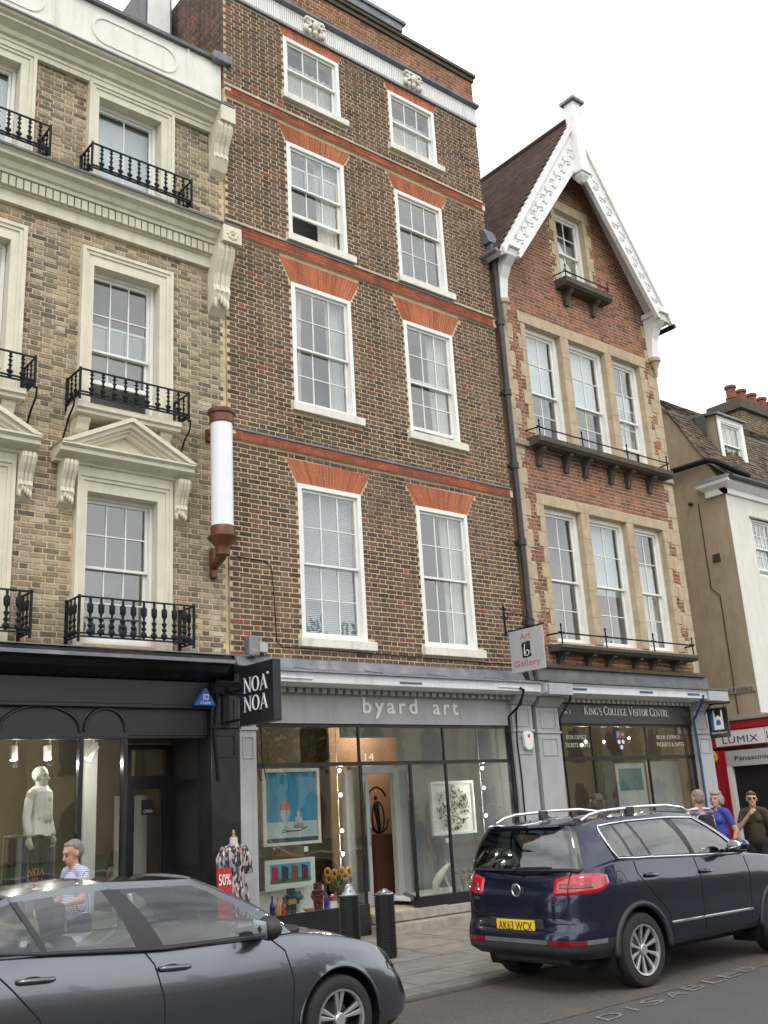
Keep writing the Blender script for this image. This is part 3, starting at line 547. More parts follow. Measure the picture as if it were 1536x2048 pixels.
for s, x, w_, nm in (('byard', 9.55, 1.10, 'b'), ('art', 10.98, .56, 'a')): letters('lettering', textmesh(s, .235, w_, 1.35, bold=.018), 'letter_white', (x, -.06, 3.235), (1, 0, 0), (0, 0, 1), sb, .014)
def pilaster(par, x0, x1, y, m, z1=3.58, zb=.08):
    w_ = x1-x0; mb = MB().box(x0, x1, y, .1, zb, z1-.62).box(x0-.02, x1+.02, y-.025, .1, z1-.62, z1-.58).box(x0, x1, y, .1, z1-.58, z1-.16)
    mb.ext([(y-.16, z1), (y-.13, z1-.08), (y-.04, z1-.16), (.1, z1-.16), (.1, z1)], x0-.01, x1+.01); mb.box(x0-.02, x1+.02, y-.03, .1, zb+.0, zb+.22)
    p_ = mb.build('pilaster', m, par, bev=.006)
    mb = MB()
    for za, zb_ in ((z1-1.0, z1-.70), (z1-.53, z1-.22)): a, b = x0+w_*.16, x1-w_*.16; t=.018; mb.box(a, b, y-.014, y-.001, za, za+t).box(a, b, y-.014, y-.001, zb_-t, zb_).box(a, a+t, y-.014, y-.001, za+t, zb_-t).box(b-t, b, y-.014, y-.001, za+t, zb_-t)
    mb.build('panel_moulding', m, p_); return p_
pilaster(sb, 7.345, 7.61, -.12, 'grey_light'); pilaster(sb, 12.76, 13.26, -.12, 'grey_light')
# glazing
fr = MB(); fr.box(7.61, 12.76, -.02, .05, 3.02, 3.07).box(7.61, 12.76, -.025, .04, 2.46, 2.515).box(7.61, 7.66, -.02, .05, .5, 3.02).box(12.71, 12.76, -.02, .05, .5, 3.02)
for x in (9.49, 11.22): fr.box(x-.012, x+.018, -.015, .03, 2.515, 3.02)
fr.box(9.485, 9.52, -.02, .02, .5, 2.46).box(10.46, 10.50, -.02, .02, .5, 2.46).box(11.215, 11.25, -.02, .02, .5, 2.46)
fr.build('glazing_bar', 'black_paint', sb)
for x0, x1 in ((7.66, 9.478), (9.508, 11.208), (11.238, 12.71)): box('fanlight_pane', 'glass_shop', x0, x1, 0, .006, 2.515, 3.02, sb)
for x0, x1 in ((7.66, 9.485), (10.50, 11.215), (11.25, 12.71)): box('window_pane', 'glass_shop', x0, x1, 0, .008, .52, 2.46, sb)
def vslab(mb, p, q, t, z0, z1):
    d = Vector((q[0]-p[0], q[1]-p[1])).normalized(); n_ = (-d.y*t/2, d.x*t/2)
    return mb.extz([(p[0]+n_[0], p[1]+n_[1]), (q[0]+n_[0], q[1]+n_[1]), (q[0]-n_[0], q[1]-n_[1]), (p[0]-n_[0], p[1]-n_[1])], z0, z1)
vslab(MB(), (9.51, .03), (9.93, .88), .008, .52, 2.46).build('return_pane', 'glass_shop', sb); vslab(MB(), (10.48, .03), (10.98, .88), .008, .52, 2.46).build('return_pane', 'glass_shop', sb)
MB().box(7.61, 9.52, -.05, .06, .09, .52).build('stall_riser', 'black_paint', sb); MB().box(10.46, 12.76, -.05, .06, .37, .52).build('stall_riser', 'black_paint', sb)
rs = MB(); vslab(rs, (9.51, .06), (9.93, .88), .05, .1, .52); vslab(rs, (10.48, .06), (10.98, .88), .05, .1, .52); rs.build('lobby_riser', 'black_paint', sb)
# shop interior shell, lobby and door
sh_ = MB(); sh_.poly([(7.4, 2.2, .09), (9.95, 2.2, .09), (9.95, 2.2, 3.5), (7.4, 2.2, 3.5)]); sh_.poly([(7.4, .06, .09), (7.4, 2.2, .09), (7.4, 2.2, 3.5), (7.4, .06, 3.5)]); sh_.build('back_wall', 'room_warm', sb)
sh_ = MB(); sh_.poly([(11.5, 1.5, .09), (13.2, 1.5, .09), (13.2, 1.5, 3.5), (11.5, 1.5, 3.5)]); sh_.poly([(11.04, .97, .09), (11.5, 1.5, .09), (11.5, 1.5, 3.5), (11.04, .97, 3.5)]); sh_.poly([(13.2, .06, .09), (13.2, 1.5, .09), (13.2, 1.5, 3.5), (13.2, .06, 3.5)]); sh_.build('display_wall', 'sign_grey', sb)
MB().box(7.35, 13.2, .02, 4.0, 3.52, 3.6).build('ceiling', 'room_grey', sb); MB().box(9.6, 13.2, 3.9, 4.0, .09, 3.5).build('rear_wall', 'ply', sb)
box('display_shelf', 'sign_white', 7.61, 9.55, .06, 1.3, .44, .487, sb); box('display_shelf', 'sign_white', 10.62, 12.76, .06, 1.3, .44, .487, sb)
box('white_backboard', 'sign_white', 7.75, 9.2, .62, .64, .487, .80, sb)
df = MB().box(9.86, 9.99, .86, .98, .37, 2.44).box(10.86, 11.04, .86, .98, .37, 2.44).box(9.99, 10.86, .86, .98, 2.38, 2.50).box(9.86, 11.04, .9, .96, 2.95, 3.5); dfo = df.build('door_frame', 'grey_light', sb, bev=.006)
d = MB().box(9.99, 10.04, .90, .94, .38, 2.38).box(10.30, 10.36, .90, .94, .38, 2.38).box(10.04, 10.30, .90, .94, 2.26, 2.38).box(10.04, 10.30, .90, .94, .38, .6); do = d.build('door', 'grey_light', sb); box('pane', 'glass_shop', 10.04, 10.30, .918, .924, .6, 2.26, do); MB().tube([(10.33, .88, 1.3), (10.33, .86, 1.35), (10.33, .86, 1.55), (10.33, .88, 1.6)], .012, 6).build('handle', 'chrome', do)
letters('house_number', textmesh('14', .11, .17), 'letter_white', (9.60, -.001, 2.53), (1, 0, 0), (0, 0, 1), sb, .003)
MB().hull([(9.55, -.30, .08), (13.2, -.30, .08), (13.2, .9, .08), (9.55, .9, .08)], [(9.55, -.28, .22), (13.2, -.28, .22), (13.2, .9, .23), (9.55, .9, .23)]).build('lower_step', 'stone_grey', sb, bev=.015)
MB().hull([(9.58, -.12, .232), (13.2, -.12, .232), (13.2, .9, .232), (9.58, .9, .232)], [(9.58, -.10, .36), (13.2, -.10, .36), (13.2, .9, .37), (9.58, .9, .37)]).build('door_step', 'stone_grey', sb, bev=.015)
box('threshold', 'stone', 9.6, 11.0, -.09, .9, .362, .372, sb)
# vertical cables and alarm box on the right pilaster
MB().tube([(12.62, -.49, 3.65), (12.70, -.5, 3.62), (12.68, -.42, 3.4), (12.62, -.17, 3.2), (12.63, -.16, 2.6), (12.66, -.15, 1.9), (12.60, -.15, .4)], .022, 6).build('cable', 'iron', sb)
MB().tube([(12.80, -.33, 3.5), (12.84, -.15, 3.3), (12.80, -.145, 2.8), (12.83, -.145, 2.2), (12.82, -.145, .4)], .014, 6).build('cable', 'iron', sb)
MB().tube([(7.72, -.06, 3.3), (7.74, -.05, 2.6), (7.80, -.05, 2.32), (7.72, -.05, 2.28), (7.67, -.05, 2.42)], .008, 5).build('cable', 'iron', sb)
ab = thing('alarm_box', 'white shield-shaped alarm box on the grey pilaster right of the gallery window', 'alarm', (13.05, -.14, 2.66))
MB().exty([(12.93, 2.90), (12.97, 2.96), (13.12, 2.96), (13.16, 2.90), (13.14, 2.70), (13.08, 2.65), (13.0, 2.65), (12.95, 2.70)], -.20, -.135).build('case', 'sign_white', ab, bev=.012); MB().lathe([(.03, -.204), (.03, -.199)], (13.04, 0, 2.88), 12, axis='y').build('red_dot', 'red_sign', ab)
# downpipe between the two houses
dp = MB().tube([(13.47, -.10, 3.78), (13.47, -.10, 12.35)], .062, 12); 
for z in (4.9, 6.4, 7.9, 9.4, 10.9, 12.3): dp.lathe([(.085, z-.06), (.085, z+.06)], (13.47, -.10, 0), 12).box(13.36, 13.58, -.07, .0, z-.03, z+.03)
dp.build('downpipe', 'iron_pipe', hb, 40)
MB().box(13.34, 13.60, -.18, .0, 12.35, 12.62).hull([(13.28, -.2, 12.62), (13.62, -.2, 12.62), (13.62, 0, 12.62), (13.28, 0, 12.62)], [(13.24, -.1, 12.95), (13.5, -.1, 12.95), (13.5, 0, 12.95), (13.24, 0, 12.95)]).build('rainwater_head', 'lead', hb, bev=.01)
# ================================================================= left house
AX0, AX1, AY = 1.6, 7.283, .03
ha = thing('townhouse', 'yellow brick townhouse with cream stucco window surrounds and iron balconies, at the left', 'building', ((AX0+AX1)/2, 0, .09))
BAYS = (0., -2.2)
ho = [(5.10+d, 6.13+d, a, b) for d in BAYS for a, b in ((4.06, 6.08), (7.30, 9.46), (10.72, 12.33))]
wl = cells(MB(), AX0, AX1, 3.9, 12.94, ho, AY, .32); wl.box(AX0, AX0+.3, .32, 8, .09, 14.05).box(AX0+.3, AX1, 7.7, 8, .09, 14.05).box(AX0+.3, AX1, .32, 7.7, 13.2, 13.3)
wallA = wl.build('brick_wall', 'mortar_yellow', ha)
fh = [(4.93+d, 6.35+d, a, b) for d in BAYS for a, b in ((3.9, 6.46), (7.06, 9.72), (10.0, 12.6))]
bricks(wallA, 'brick_yellow', lambda z: [(AX0, AX1-.05)], 3.95, 12.55, fh+[(0, 9, 10.02, 10.74)], yf=AY, near=(0, 1.8), proud=.008, joint=.017, maxind=lambda t: t[0] > 3.9, xoff=.1)
# cornices
c1 = MB().ext([(AY, 12.52), (-.05, 12.52), (-.05, 12.60), (-.07, 12.61), (-.07, 12.66), (-.12, 12.68), (-.15, 12.74), (-.24, 12.79), (-.27, 12.80), (-.27, 12.84), (-.32, 12.86), (-.35, 12.90), (AY, 12.92)], AX0, 7.24).build('upper_cornice', 'stucco', ha)
MB().ext([(-.37, 12.895), (-.37, 12.925), (.04, 12.985), (.04, 12.925)], AX0, 7.26).build('lead_flashing', 'lead', c1)
c2 = MB().ext([(AY, 10.02), (-.05, 10.02), (-.05, 10.19), (-.09, 10.20), (-.09, 10.38), (-.17, 10.385), (-.18, 10.43), (-.22, 10.45), (-.26, 10.52), (-.35, 10.55), (-.35, 10.60), (-.40, 10.635), (AY, 10.66)], AX0, 7.22).build('lower_cornice', 'stucco', ha)
MB().ext([(-.42, 10.63), (-.42, 10.665), (AY, 10.745), (AY, 10.665)], AX0, 7.30).build('lead_flashing', 'lead_dark', c2)
dm = MB().box(-.041, .041, -.055, 0, -.075, .075).mesh('dentil', 'stucco'); x = AX0+.1
while x < 7.1: place('dentil', dm, c2, (x, -.092, 10.295)); x += .103
# parapet with rounded panel
pa = MB().box(AX0, 7.26, .04, .34, 12.95, 14.03).build('parapet', 'stucco_white', ha)
MB().ext([(-.03, 14.035), (-.03, 14.10), (.40, 14.17), (.40, 14.035)], AX0, 7.08).build('coping', 'lead_dark', pa); MB().box(7.06, 7.40, -.10, .4, 14.0, 14.17).build('lead_cap', 'lead', pa, bev=.02)
def rring(x0, x1, z0, z1, r, t, y0, y1):
    def lp(e):
        P = []; rr = r-e
        for cx, cz, a0 in ((x1-r, z1-r, 0), (x0+r, z1-r, 90), (x0+r, z0+r, 180), (x1-r, z0+r, 270)): P += [(cx+rr*cos(R(a0+k*15)), cz+rr*sin(R(a0+k*15))) for k in range(7)]
        return P
    mb = MB(); A, B = lp(0), lp(t); n = len(A)
    for i in range(n):
        j = (i+1) % n; mb.poly([(*A[i][:1], y1, A[i][1]), (A[j][0], y1, A[j][1]), (A[j][0], y0, A[j][1]), (A[i][0], y0, A[i][1])]); mb.poly([(A[i][0], y0, A[i][1]), (A[j][0], y0, A[j][1]), (B[j][0], y0, B[j][1]), (B[i][0], y0, B[i][1])]); mb.poly([(B[i][0], y0, B[i][1]), (B[j][0], y0, B[j][1]), (B[j][0], y1, B[j][1]), (B[i][0], y1, B[i][1])])
    return mb
for d in BAYS: rring(4.98+d, 6.44+d, 13.38, 13.88, .24, .035, .022, .041).build('raised_panel', 'stucco_white', pa)
for x in (4.36, 6.62): box('pier_edge', 'stucco_white', x, x+.03, .015, .041, 12.98, 14.03, pa)
# end consoles
def console(par, x0, x1, zt, zb, d, m='stucco', leaf=True):
    h = zt-zb; pr = [(AY, zt), (-d, zt), (-d*1.02, zt-.10*h), (-d*.88, zt-.24*h), (-d*.6, zt-.42*h), (-d*.48, zt-.58*h), (-d*.55, zt-.68*h), (-d*.42, zt-.78*h), (-d*.25, zt-.9*h), (AY, zb)]
    c = MB().ext(pr, x0, x1).build('console', m, par, bev=.008); w_ = x1-x0; r_ = MB()
    for k in range(3): xa = x0+w_*(.12+.28*k); r_.ext([(y-.016, z) if y < 0 else (y, z) for y, z in pr[1:7]]+[(pr[6][0]+.02, pr[6][1]), (pr[4][0]+.03, pr[4][1]), (-d+.03, zt-.03)], xa, xa+w_*.16)
    r_.build('rib', m, c)
    if leaf:
        l = MB()
        for k in range(5): l.ball((x0+w_*(.15+.18*k), -d*.42, zb+h*(.14+.04*((k*3) % 4))), (w_*.11, .035, h*.085), 8, 6)
        l.build('carved_leaf', m, c, True)
MB().box(7.02, 7.29, -.36, .0, 12.60, 12.89).build('cornice_block', 'stucco', c1, bev=.01); console(c1, 7.0, 7.27, 12.60, 11.74, .30, leaf=False)
bk = MB().box(7.0, 7.33, -.42, .0, 10.34, 10.63).build('cornice_block', 'stucco', c2, bev=.01); console(c2, 6.97, 7.26, 10.34, 9.24, .33)
fl = MB()
for k in range(8): a = k*pi/4; fl.ball((7.165+.07*cos(a), -.425, 10.485+.07*sin(a)), (.035, .012, .035), 8, 6)
fl.ball((7.165, -.43, 10.485), .025).build('carved_flower', 'stucco', bk, True)
# window surrounds, sashes, balconies
def surround(par, x0, x1, z0, z1, xi0, xi1, zi):
    mb = MB()
    for a, b, y in ((0, .05, -.085), (.05, .10, -.065)): mb.box(x0+a, x0+b, y, .02, z0, z1-b).box(x1-b, x1-a, y, .02, z0, z1-b).box(x0+a, x1-a, y, .02, z1-b, z1-a)
    mb.box(x0+.10, xi0+.004, -.045, .15, z0, zi-.004).box(xi1-.004, x1-.10, -.045, .15, z0, zi-.004).box(x0+.10, x1-.10, -.045, .15, zi-.004, z1-.10)
    return mb.build('window_surround', 'stucco', par)
def ballathe(h, kind):
    s = h
    if kind == 0: pr = [(.007, 0), (.024, .02*s), (.03, .08*s), (.012, .12*s), (.03, .19*s), (.034, .25*s), (.012, .31*s), (.012, .42*s), (.026, .46*s), (.012, .50*s), (.012, .60*s), (.024, .66*s), (.010, .70*s), (.010, .78*s), (.026, .82*s), (.008, .87*s), (.018, .92*s), (.006, s)]
    else: pr = [(.007, 0), (.032, .05*s), (.036, .12*s), (.012, .2*s), (.03, .26*s), (.012, .33*s), (.02, .38*s), (.03, .43*s), (.012, .48*s), (.014, .56*s), (.03, .62*s), (.032, .80*s), (.014, .86*s), (.014, s)]
    return MB().lathe([(r_*1.35, z_) for r_, z_ in pr], (0, 0, 0), 8, 1, .55).mesh('baluster', 'iron', 40)
BM = {0: ballathe(.34, 0), 1: ballathe(.45, 1)}
def balcony(par, x0, x1, z0, z1, yd, kind, n):
    h = z1-z0; mb = MB(); r_ = .011
    for z in (z0+.02, z0+.06, z1): mb.box(x0-.01, x1+.01, -yd-.01, -yd+.012, z-.012, z+.008).box(x0-.01, x0+.012, -yd+.012, .02, z-.012, z+.008).box(x1-.012, x1+.01, -yd+.012, .02, z-.012, z+.008)
    for x in (x0, x1): mb.box(x-.014, x+.014, -yd-.014, -yd+.014, z0-.05, z1+.02).box(x-.02, x+.02, -.0, .03, z0-.08, z1+.02)
    o = mb.build('balcony_railing', 'iron', par); s = h/(.38 if kind == 0 else .52)
    for i in range(n): b = place('baluster', BM[kind], o, (x0+(x1-x0)*(i+1)/(n+1), -yd, z0+.03)); b.scale = (1, 1, (h-.03)/(.34 if kind == 0 else .45))
    for x in (x0, x1):
        for k in range(2 if yd < .5 else 3): b = place('baluster', BM[kind], o, (x, -yd*(k+1)/3.1, z0+.03), (0, 0, pi/2)); b.scale = (1, 1, (h-.03)/(.34 if kind == 0 else .45))
    br = MB()
    for x in ((x0+.3, (x0+x1)/2, x1-.3) if kind else (x0+.35, (x0+x1)/2, x1-.35)): br.tube([(x, -yd, z0+.02), (x, -yd*.9, z0-.03), (x, -yd*.4, z0-.04)], .012, 6)
    br.build('stay', 'iron', o) if False else None
    return o
for d in BAYS:
    surround(ha, 4.94+d, 6.34+d, 10.70, 12.545, 5.10+d, 6.13+d, 12.33); surround(ha, 4.92+d, 6.33+d, 7.22, 9.71, 5.10+d, 6.13+d, 9.46); surround(ha, 4.95+d, 6.34+d, 3.96, 6.32, 5.10+d, 6.13+d, 6.08)
    sash(wallA, 5.10+d, 6.12+d, 10.72, 12.33, .13, 2, 1, 1, .05, 10.9, curt='roller', st=.04, seed=31)
    sash(wallA, 5.08+d, 6.12+d, 7.30, 9.46, .13, 3, 2, 2, .05, 8.25, .42, curt=None, room='room_grey', seed=33)
    sash(wallA, 5.10+d, 6.14+d, 4.08, 6.08, .13, 3, 2, 2, .05, 5.10, 0, curt=None, room='room_grey', seed=35)
    balcony(ha, 4.88+d, 6.47+d, 10.78, 11.20, .38, 0, 10)
    balcony(ha, 4.80+d, 6.40+d, 7.25, 7.63, .42, 0, 9)
    balcony(ha, 4.90+d, 6.50+d, 4.05, 4.57, .38, 1, 10)
    s = MB().ext([(AY, 7.06), (-.33, 7.06), (-.33, 7.10), (-.37, 7.12), (-.37, 7.19), (AY, 7.22)], 4.80+d, 6.32+d).build('balcony_slab', 'stucco', ha)
    for x in (4.86+d, 6.06+d): MB().ext([(AY, 7.06), (-.24, 7.06), (-.24, 6.99), (-.2, 6.95), (-.17, 6.88), (-.12, 6.84), (AY, 6.82)], x, x+.18).build('corbel', 'stucco', s, bev=.008)
    for x in (4.74+d, 6.44+d): MB().tube([(x, -.40, 7.24), (x, -.38, 7.1), (x, -.22, 6.98), (x, -.06, 6.75), (x, -.0, 6.5)], .014, 6).build('iron_bracket', 'iron', s)
    # pediment on the first-floor window
    fz = box('frieze', 'stucco', 4.93+d, 6.35+d, -.07, AY, 6.323, 6.43, ha)
    pd = MB().ext([(AY, 6.41), (-.10, 6.41), (-.12, 6.44), (-.20, 6.46), (-.26, 6.48), (-.30, 6.50), (-.30, 6.55), (-.35, 6.58), (-.35, 6.605), (AY, 6.62)], 4.62+d, 6.56+d)
    pdo = pd.build('pediment', 'stucco', ha)
    xm = 5.59+d
    for s_ in (-1, 1):
        e = 4.60+d if s_ < 0 else 6.58+d; z0, z1 = 6.607, 7.12; rk = MB()
        for t0, t1, y in ((0, .055, -.36), (.055, .11, -.31), (.11, .15, -.25), (.15, .19, -.2)):
            k = (xm-e)/(z1-z0); v = 1.16
            A = [(e, z0) if t0 == 0 else (e+t0*v*k, z0+.001), (xm, z1-t0*v), (xm, z1-t1*v), (e+t1*v*k, z0+.001)]
            rk.hull([(a, y, b) for a, b in A], [(a, AY, b) for a, b in A])
        rk.build('raking_cornice', 'stucco', pdo)
    MB().hull([(4.75+d, -.10, 6.60), (6.43+d, -.10, 6.60), (xm, -.10, 7.02)], [(4.75+d, AY, 6.60), (6.43+d, AY, 6.60), (xm, AY, 7.02)]).build('tympanum', 'stucco', pdo)
    console(pdo, 4.71+d, 4.90+d, 6.41, 5.80, .22); console(pdo, 6.36+d, 6.55+d, 6.41, 5.80, .22)
# rooflight behind the parapet
rl = MB().exty([(6.62, 14.6), (7.15, 14.6), (7.15, 16.55), (6.95, 16.75), (6.62, 16.75)], 1.6, 2.6).build('roof_dormer', 'lead_dark', ha)
box('dormer_sky_pane', 'white_paint', 6.66, 7.10, 1.57, 1.6, 15.5, 16.5, ha)  # pane's bright sky reflection put in as plain white colour
mb = MB()
for i in range(26):
    z0 = 13.3+.1*i; y0 = .5+.055*i; mb.hull([(AX0, y0, z0), (6.6, y0, z0), (6.6, y0+.1, z0+.12), (AX0, y0+.1, z0+.12)], [(AX0, y0-.02, z0+.01), (6.6, y0-.02, z0+.01), (6.6, y0+.08, z0+.13), (AX0, y0+.08, z0+.13)])
tag(mb.build('slate_roof', 'lead_dark', ha), kind='stuff')
# ---- black clothes shopfront
sa = thing('clothes_shopfront', 'black painted clothes shopfront with arched window heads, at the left', 'shopfront', (4.5, -.1, .09))
MB().ext([(0, 3.99), (-.50, 3.90), (-.62, 3.82), (-.62, 3.79), (-.50, 3.76), (-.40, 3.70), (-.28, 3.66), (-.16, 3.62), (.0, 3.60)], AX0, 6.98).build('cornice', 'black_paint', sa)
MB().ext([(.02, 4.0), (-.51, 3.913), (-.51, 3.926), (.02, 4.015)], AX0, 7.28).build('lead_roof', 'lead', sa); MB().ext([(-.628, 3.785), (-.628, 3.822), (-.60, 3.835), (-.60, 3.785)], AX0, 6.99).build('cornice_lip', 'lead', sa)
bm_ = MB().ext([(0, .06), (-.13, .06), (-.12, .03), (-.06, .0), (0, -.02)], -.03, .03).mesh('cornice_bracket', 'black_paint'); x = AX0+.1
while x < 6.9: place('cornice_bracket', bm_, sa, (x, -.16, 3.63)); x += .17
box('fascia', 'black_panel', AX0, 6.89, -.09, .05, 3.29, 3.60, sa, bev=.004); box('fascia_rail', 'black_paint', AX0, 6.89, -.12, .05, 3.24, 3.287, sa, bev=.006)
box('window_head', 'black_panel', AX0, 6.89, -.04, .05, 2.90, 3.24, sa)
def archrib(x0, x1, zs, rise, r_, nm):
    P = [(x0, -.05, zs-.02)]+[((x0+x1)/2-(x1-x0)/2*cos(pi*k/16), -.05, zs+rise*sin(pi*k/16)) for k in range(17)]+[(x1, -.05, zs-.02)]; MB().tube(P, r_, 6).build(nm, 'black_paint', sa)
archrib(5.16, 5.70, 2.97, .26, .022, 'arch_moulding'); archrib(4.10, 5.10, 2.95, .30, .022, 'arch_moulding'); archrib(2.95, 4.05, 2.95, .30, .022, 'arch_moulding')
pb = MB().box(AX0, 5.74, -.05, .04, 2.85, 2.90).box(5.735, 6.89, -.03, .04, 2.86, 2.90)
for x in (4.03, 5.10, 5.68): pb.box(x, x+.055, -.055, .04, .60, 2.85)
pb.build('glazing_post', 'black_paint', sa, bev=.006)
for x0, x1 in ((2.6, 4.03), (4.085, 5.10), (5.155, 5.68)): box('window_pane', 'glass_shop', x0, x1, 0, .008, .60, 2.85, sa)
vslab(MB(), (5.73, .04), (6.16, 1.0), .008, .6, 2.85).build('return_pane', 'glass_shop', sa); q = MB(); vslab(q, (5.73, .06), (6.16, 1.0), .06, .1, .6); q.build('lobby_riser', 'black_paint', sa)
box('stall_riser', 'black_paint', AX0, 5.735, -.06, .05, .09, .60, sa)
pilaster(sa, 6.90, 7.335, -.13, 'black_paint', 3.6)
dr = MB().box(6.16, 6.28, .98, 1.06, .15, 2.86).box(6.80, 6.92, .98, 1.06, .15, 2.86).box(6.28, 6.80, .98, 1.06, 2.36, 2.44).box(6.28, 6.80, .98, 1.06, 2.80, 2.86); dr.build('door_frame', 'black_paint', sa)
box('fanlight_pane', 'glass_shop', 6.28, 6.80, 1.01, 1.016, 2.44, 2.80, sa)
d = MB().box(6.28, 6.34, .99, 1.04, .15, 2.36).box(6.74, 6.80, .99, 1.04, .15, 2.36).box(6.34, 6.74, .99, 1.04, 2.26, 2.36).box(6.34, 6.74, .99, 1.04, .15, .5); do = d.build('door', 'black_paint', sa); box('pane', 'glass_shop', 6.34, 6.74, 1.01, 1.018, .5, 2.26, do); box('door_notice', 'letter_black', 6.45, 6.64, 1.0, 1.006, 1.92, 2.12, do); letters('notice_letters', textmesh('OPEN', .04, .13), 'letter_dim', (6.48, 1.0, 1.95), (1, 0, 0), (0, 0, 1), do, .004)
box('door_edge', 'wood_pale', 6.925, 6.94, .5, .54, .15, 2.4, sa)
lb = MB().box(6.92, 6.98, .05, 1.1, .09, 3.2); lbo = lb.build('lobby_wall', 'black_paint', sa)
for z0, z1 in ((.3, 1.1), (1.25, 2.2), (2.35, 2.85)): box('lobby_panel', 'black_panel', 6.905, 6.92, .25, .85, z0, z1, lbo)
MB().box(5.74, 6.92, .0, 1.2, 2.9, 2.95).build('lobby_ceiling', 'black_paint', sa); MB().box(5.74, 6.92, -.1, 1.2, .09, .15).build('door_step', 'stone_grey', sa)
ro = MB(); ro.poly([(AX0+.3, 2.6, .3), (7.2, 2.6, .3), (7.2, 2.6, 3.3), (AX0+.3, 2.6, 3.3)]); ro.poly([(AX0+.3, .05, 3.3), (7.2, .05, 3.3), (7.2, 2.6, 3.3), (AX0+.3, 2.6, 3.3)]); ro.poly([(AX0+.3, .05, .35), (7.2, .05, .35), (7.2, 2.6, .35), (AX0+.3, 2.6, .35)]); ro.poly([(AX0+.3, .05, .3), (AX0+.3, 2.6, .3), (AX0+.3, 2.6, 3.3), (AX0+.3, .05, 3.3)]); ro.poly([(7.2, 1.1, .3), (7.2, 2.6, .3), (7.2, 2.6, 3.3), (7.2, 1.1, 3.3)]); ro.build('shop_room', 'room_warm', sa)
box('white_column', 'sign_white', 5.62, 5.80, 1.0, 1.18, .35, 3.3, sa); box('inner_screen', 'sign_white', 6.30, 6.78, 1.5, 1.54, .35, 2.2, sa)
letters('window_lettering', serif('NOA', .085, .20), 'art_brown', (4.54, -.001, 1.30), (1, 0, 0), (0, 0, 1), sa, .003); letters('window_lettering', serif('NOA', .085, .20), 'art_brown', (4.54, -.001, 1.19), (1, 0, 0), (0, 0, 1), sa, .003)
MB().tube([(6.86, -.55, 3.8), (6.95, -.2, 3.7), (6.98, -.15, 3.3), (6.94, -.15, 2.9), (7.0, -.15, 2.3)], .018, 6).build('cable', 'iron', sa)
# ================================================================= gabled house
CX0, CX1 = 13.555, 18.72; AP, AZ, EZ = 16.13, 16.45, 12.62; SL_ = (AP-13.50)/(AZ-EZ)
hc = thing('gabled_house', 'red brick gabled house with stone quoins and white carved bargeboards', 'building', ((CX0+CX1)/2, 0, .09))
OP = [(14.28, 15.38), (15.62, 16.85), (17.07, 18.11)]
ho = [(a, b, z0, z1) for a, b in OP for z0, z1 in ((8.74, 11.16), (4.62, 7.27))]+[(15.68, 16.66, 12.62, 14.40)]
wl = cells(MB(), CX0, CX1, 3.9, 12.5, ho[:6], .0, .34)
gl_ = lambda z: (max(CX0, AP-(AZ-z)*SL_), min(CX1, AP+(AZ-z)*SL_))
zz = 12.5
while zz < AZ-.2:
    z1 = min(zz+.1, AZ); a, b = gl_(zz); c, d = gl_(z1)
    if 12.55 < zz+.05 < 14.4:
        wl.hull([(a, 0, zz), (15.68, 0, zz), (15.68, .34, zz), (a, .34, zz)], [(c, 0, z1), (15.68, 0, z1), (15.68, .34, z1), (c, .34, z1)]); wl.hull([(16.66, 0, zz), (b, 0, zz), (b, .34, zz), (16.66, .34, zz)], [(16.66, 0, z1), (d, 0, z1), (d, .34, z1), (16.66, .34, z1)])
    else: wl.hull([(a, 0, zz), (b, 0, zz), (b, .34, zz), (a, .34, zz)], [(c, 0, z1), (d, 0, z1), (d, .34, z1), (c, .34, z1)])
    zz = z1
wl.box(CX1-.3, CX1, .34, 9, .09, 12.5).box(CX0, CX0+.2, .34, 9, .09, 12.5).box(CX0+.2, CX1-.3, 8.7, 9, .09, 12.5)
wallC = wl.build('brick_wall', 'mortar_red', hc)
def stoneblocks(par, rects, y0, y1, nm): 
    for r in rects: box(nm, 'stone', r[0]-.004, r[1]+.004, y0, y1, r[2]+.0015, r[3]-.0015, par, bev=.006)
qh = []; Q = []
zz = 4.2; k = 0
while zz < 12.0:
    h = .31 if not (8.3 < zz < 8.5) else .2; w_ = .35 if k % 2 else .22; Q.append((CX0-.004, CX0+w_, zz, zz+h)); w2 = .33 if k % 2 else .2; Q.append((CX1-w2, CX1+.004, zz, zz+h)); zz += h; k += 1
S = []
for z0, z1, zt in ((8.74, 11.16, 11.40), (4.62, 7.27, 7.47)):
    S += [(14.10, 15.492, z1, zt), (15.50, 16.952, z1, zt), (16.96, 18.34, z1, zt)]
    z = z0; k = 0
    while z < z1-.05:
        h = min(.30, z1-z); S.append((14.28-(.13 if k % 2 else .22), 14.28, z, z+h)); S.append((18.11, 18.11+(.13 if k % 2 else .24), z, z+h)); z += h; k += 1
    for a, b in ((15.38, 15.62), (16.85, 17.07)):
        for k in range(5): S.append((a, b, z0+(z1-z0)*k/5, z0+(z1-z0)*(k+1)/5))
S += [(15.50, 16.84, 14.40, 14.62)]; z = 12.56; k = 0
while z < 14.38: h = min(.30, 14.40-z); S.append((15.68-(.12 if k % 2 else .22), 15.68, z, z+h)); S.append((16.66, 16.66+(.12 if k % 2 else .22), z, z+h)); z += h; k += 1
stoneblocks(wallC, Q, -.018, .12, 'quoin'); stoneblocks(wallC, S, -.022, .26, 'stone_block')
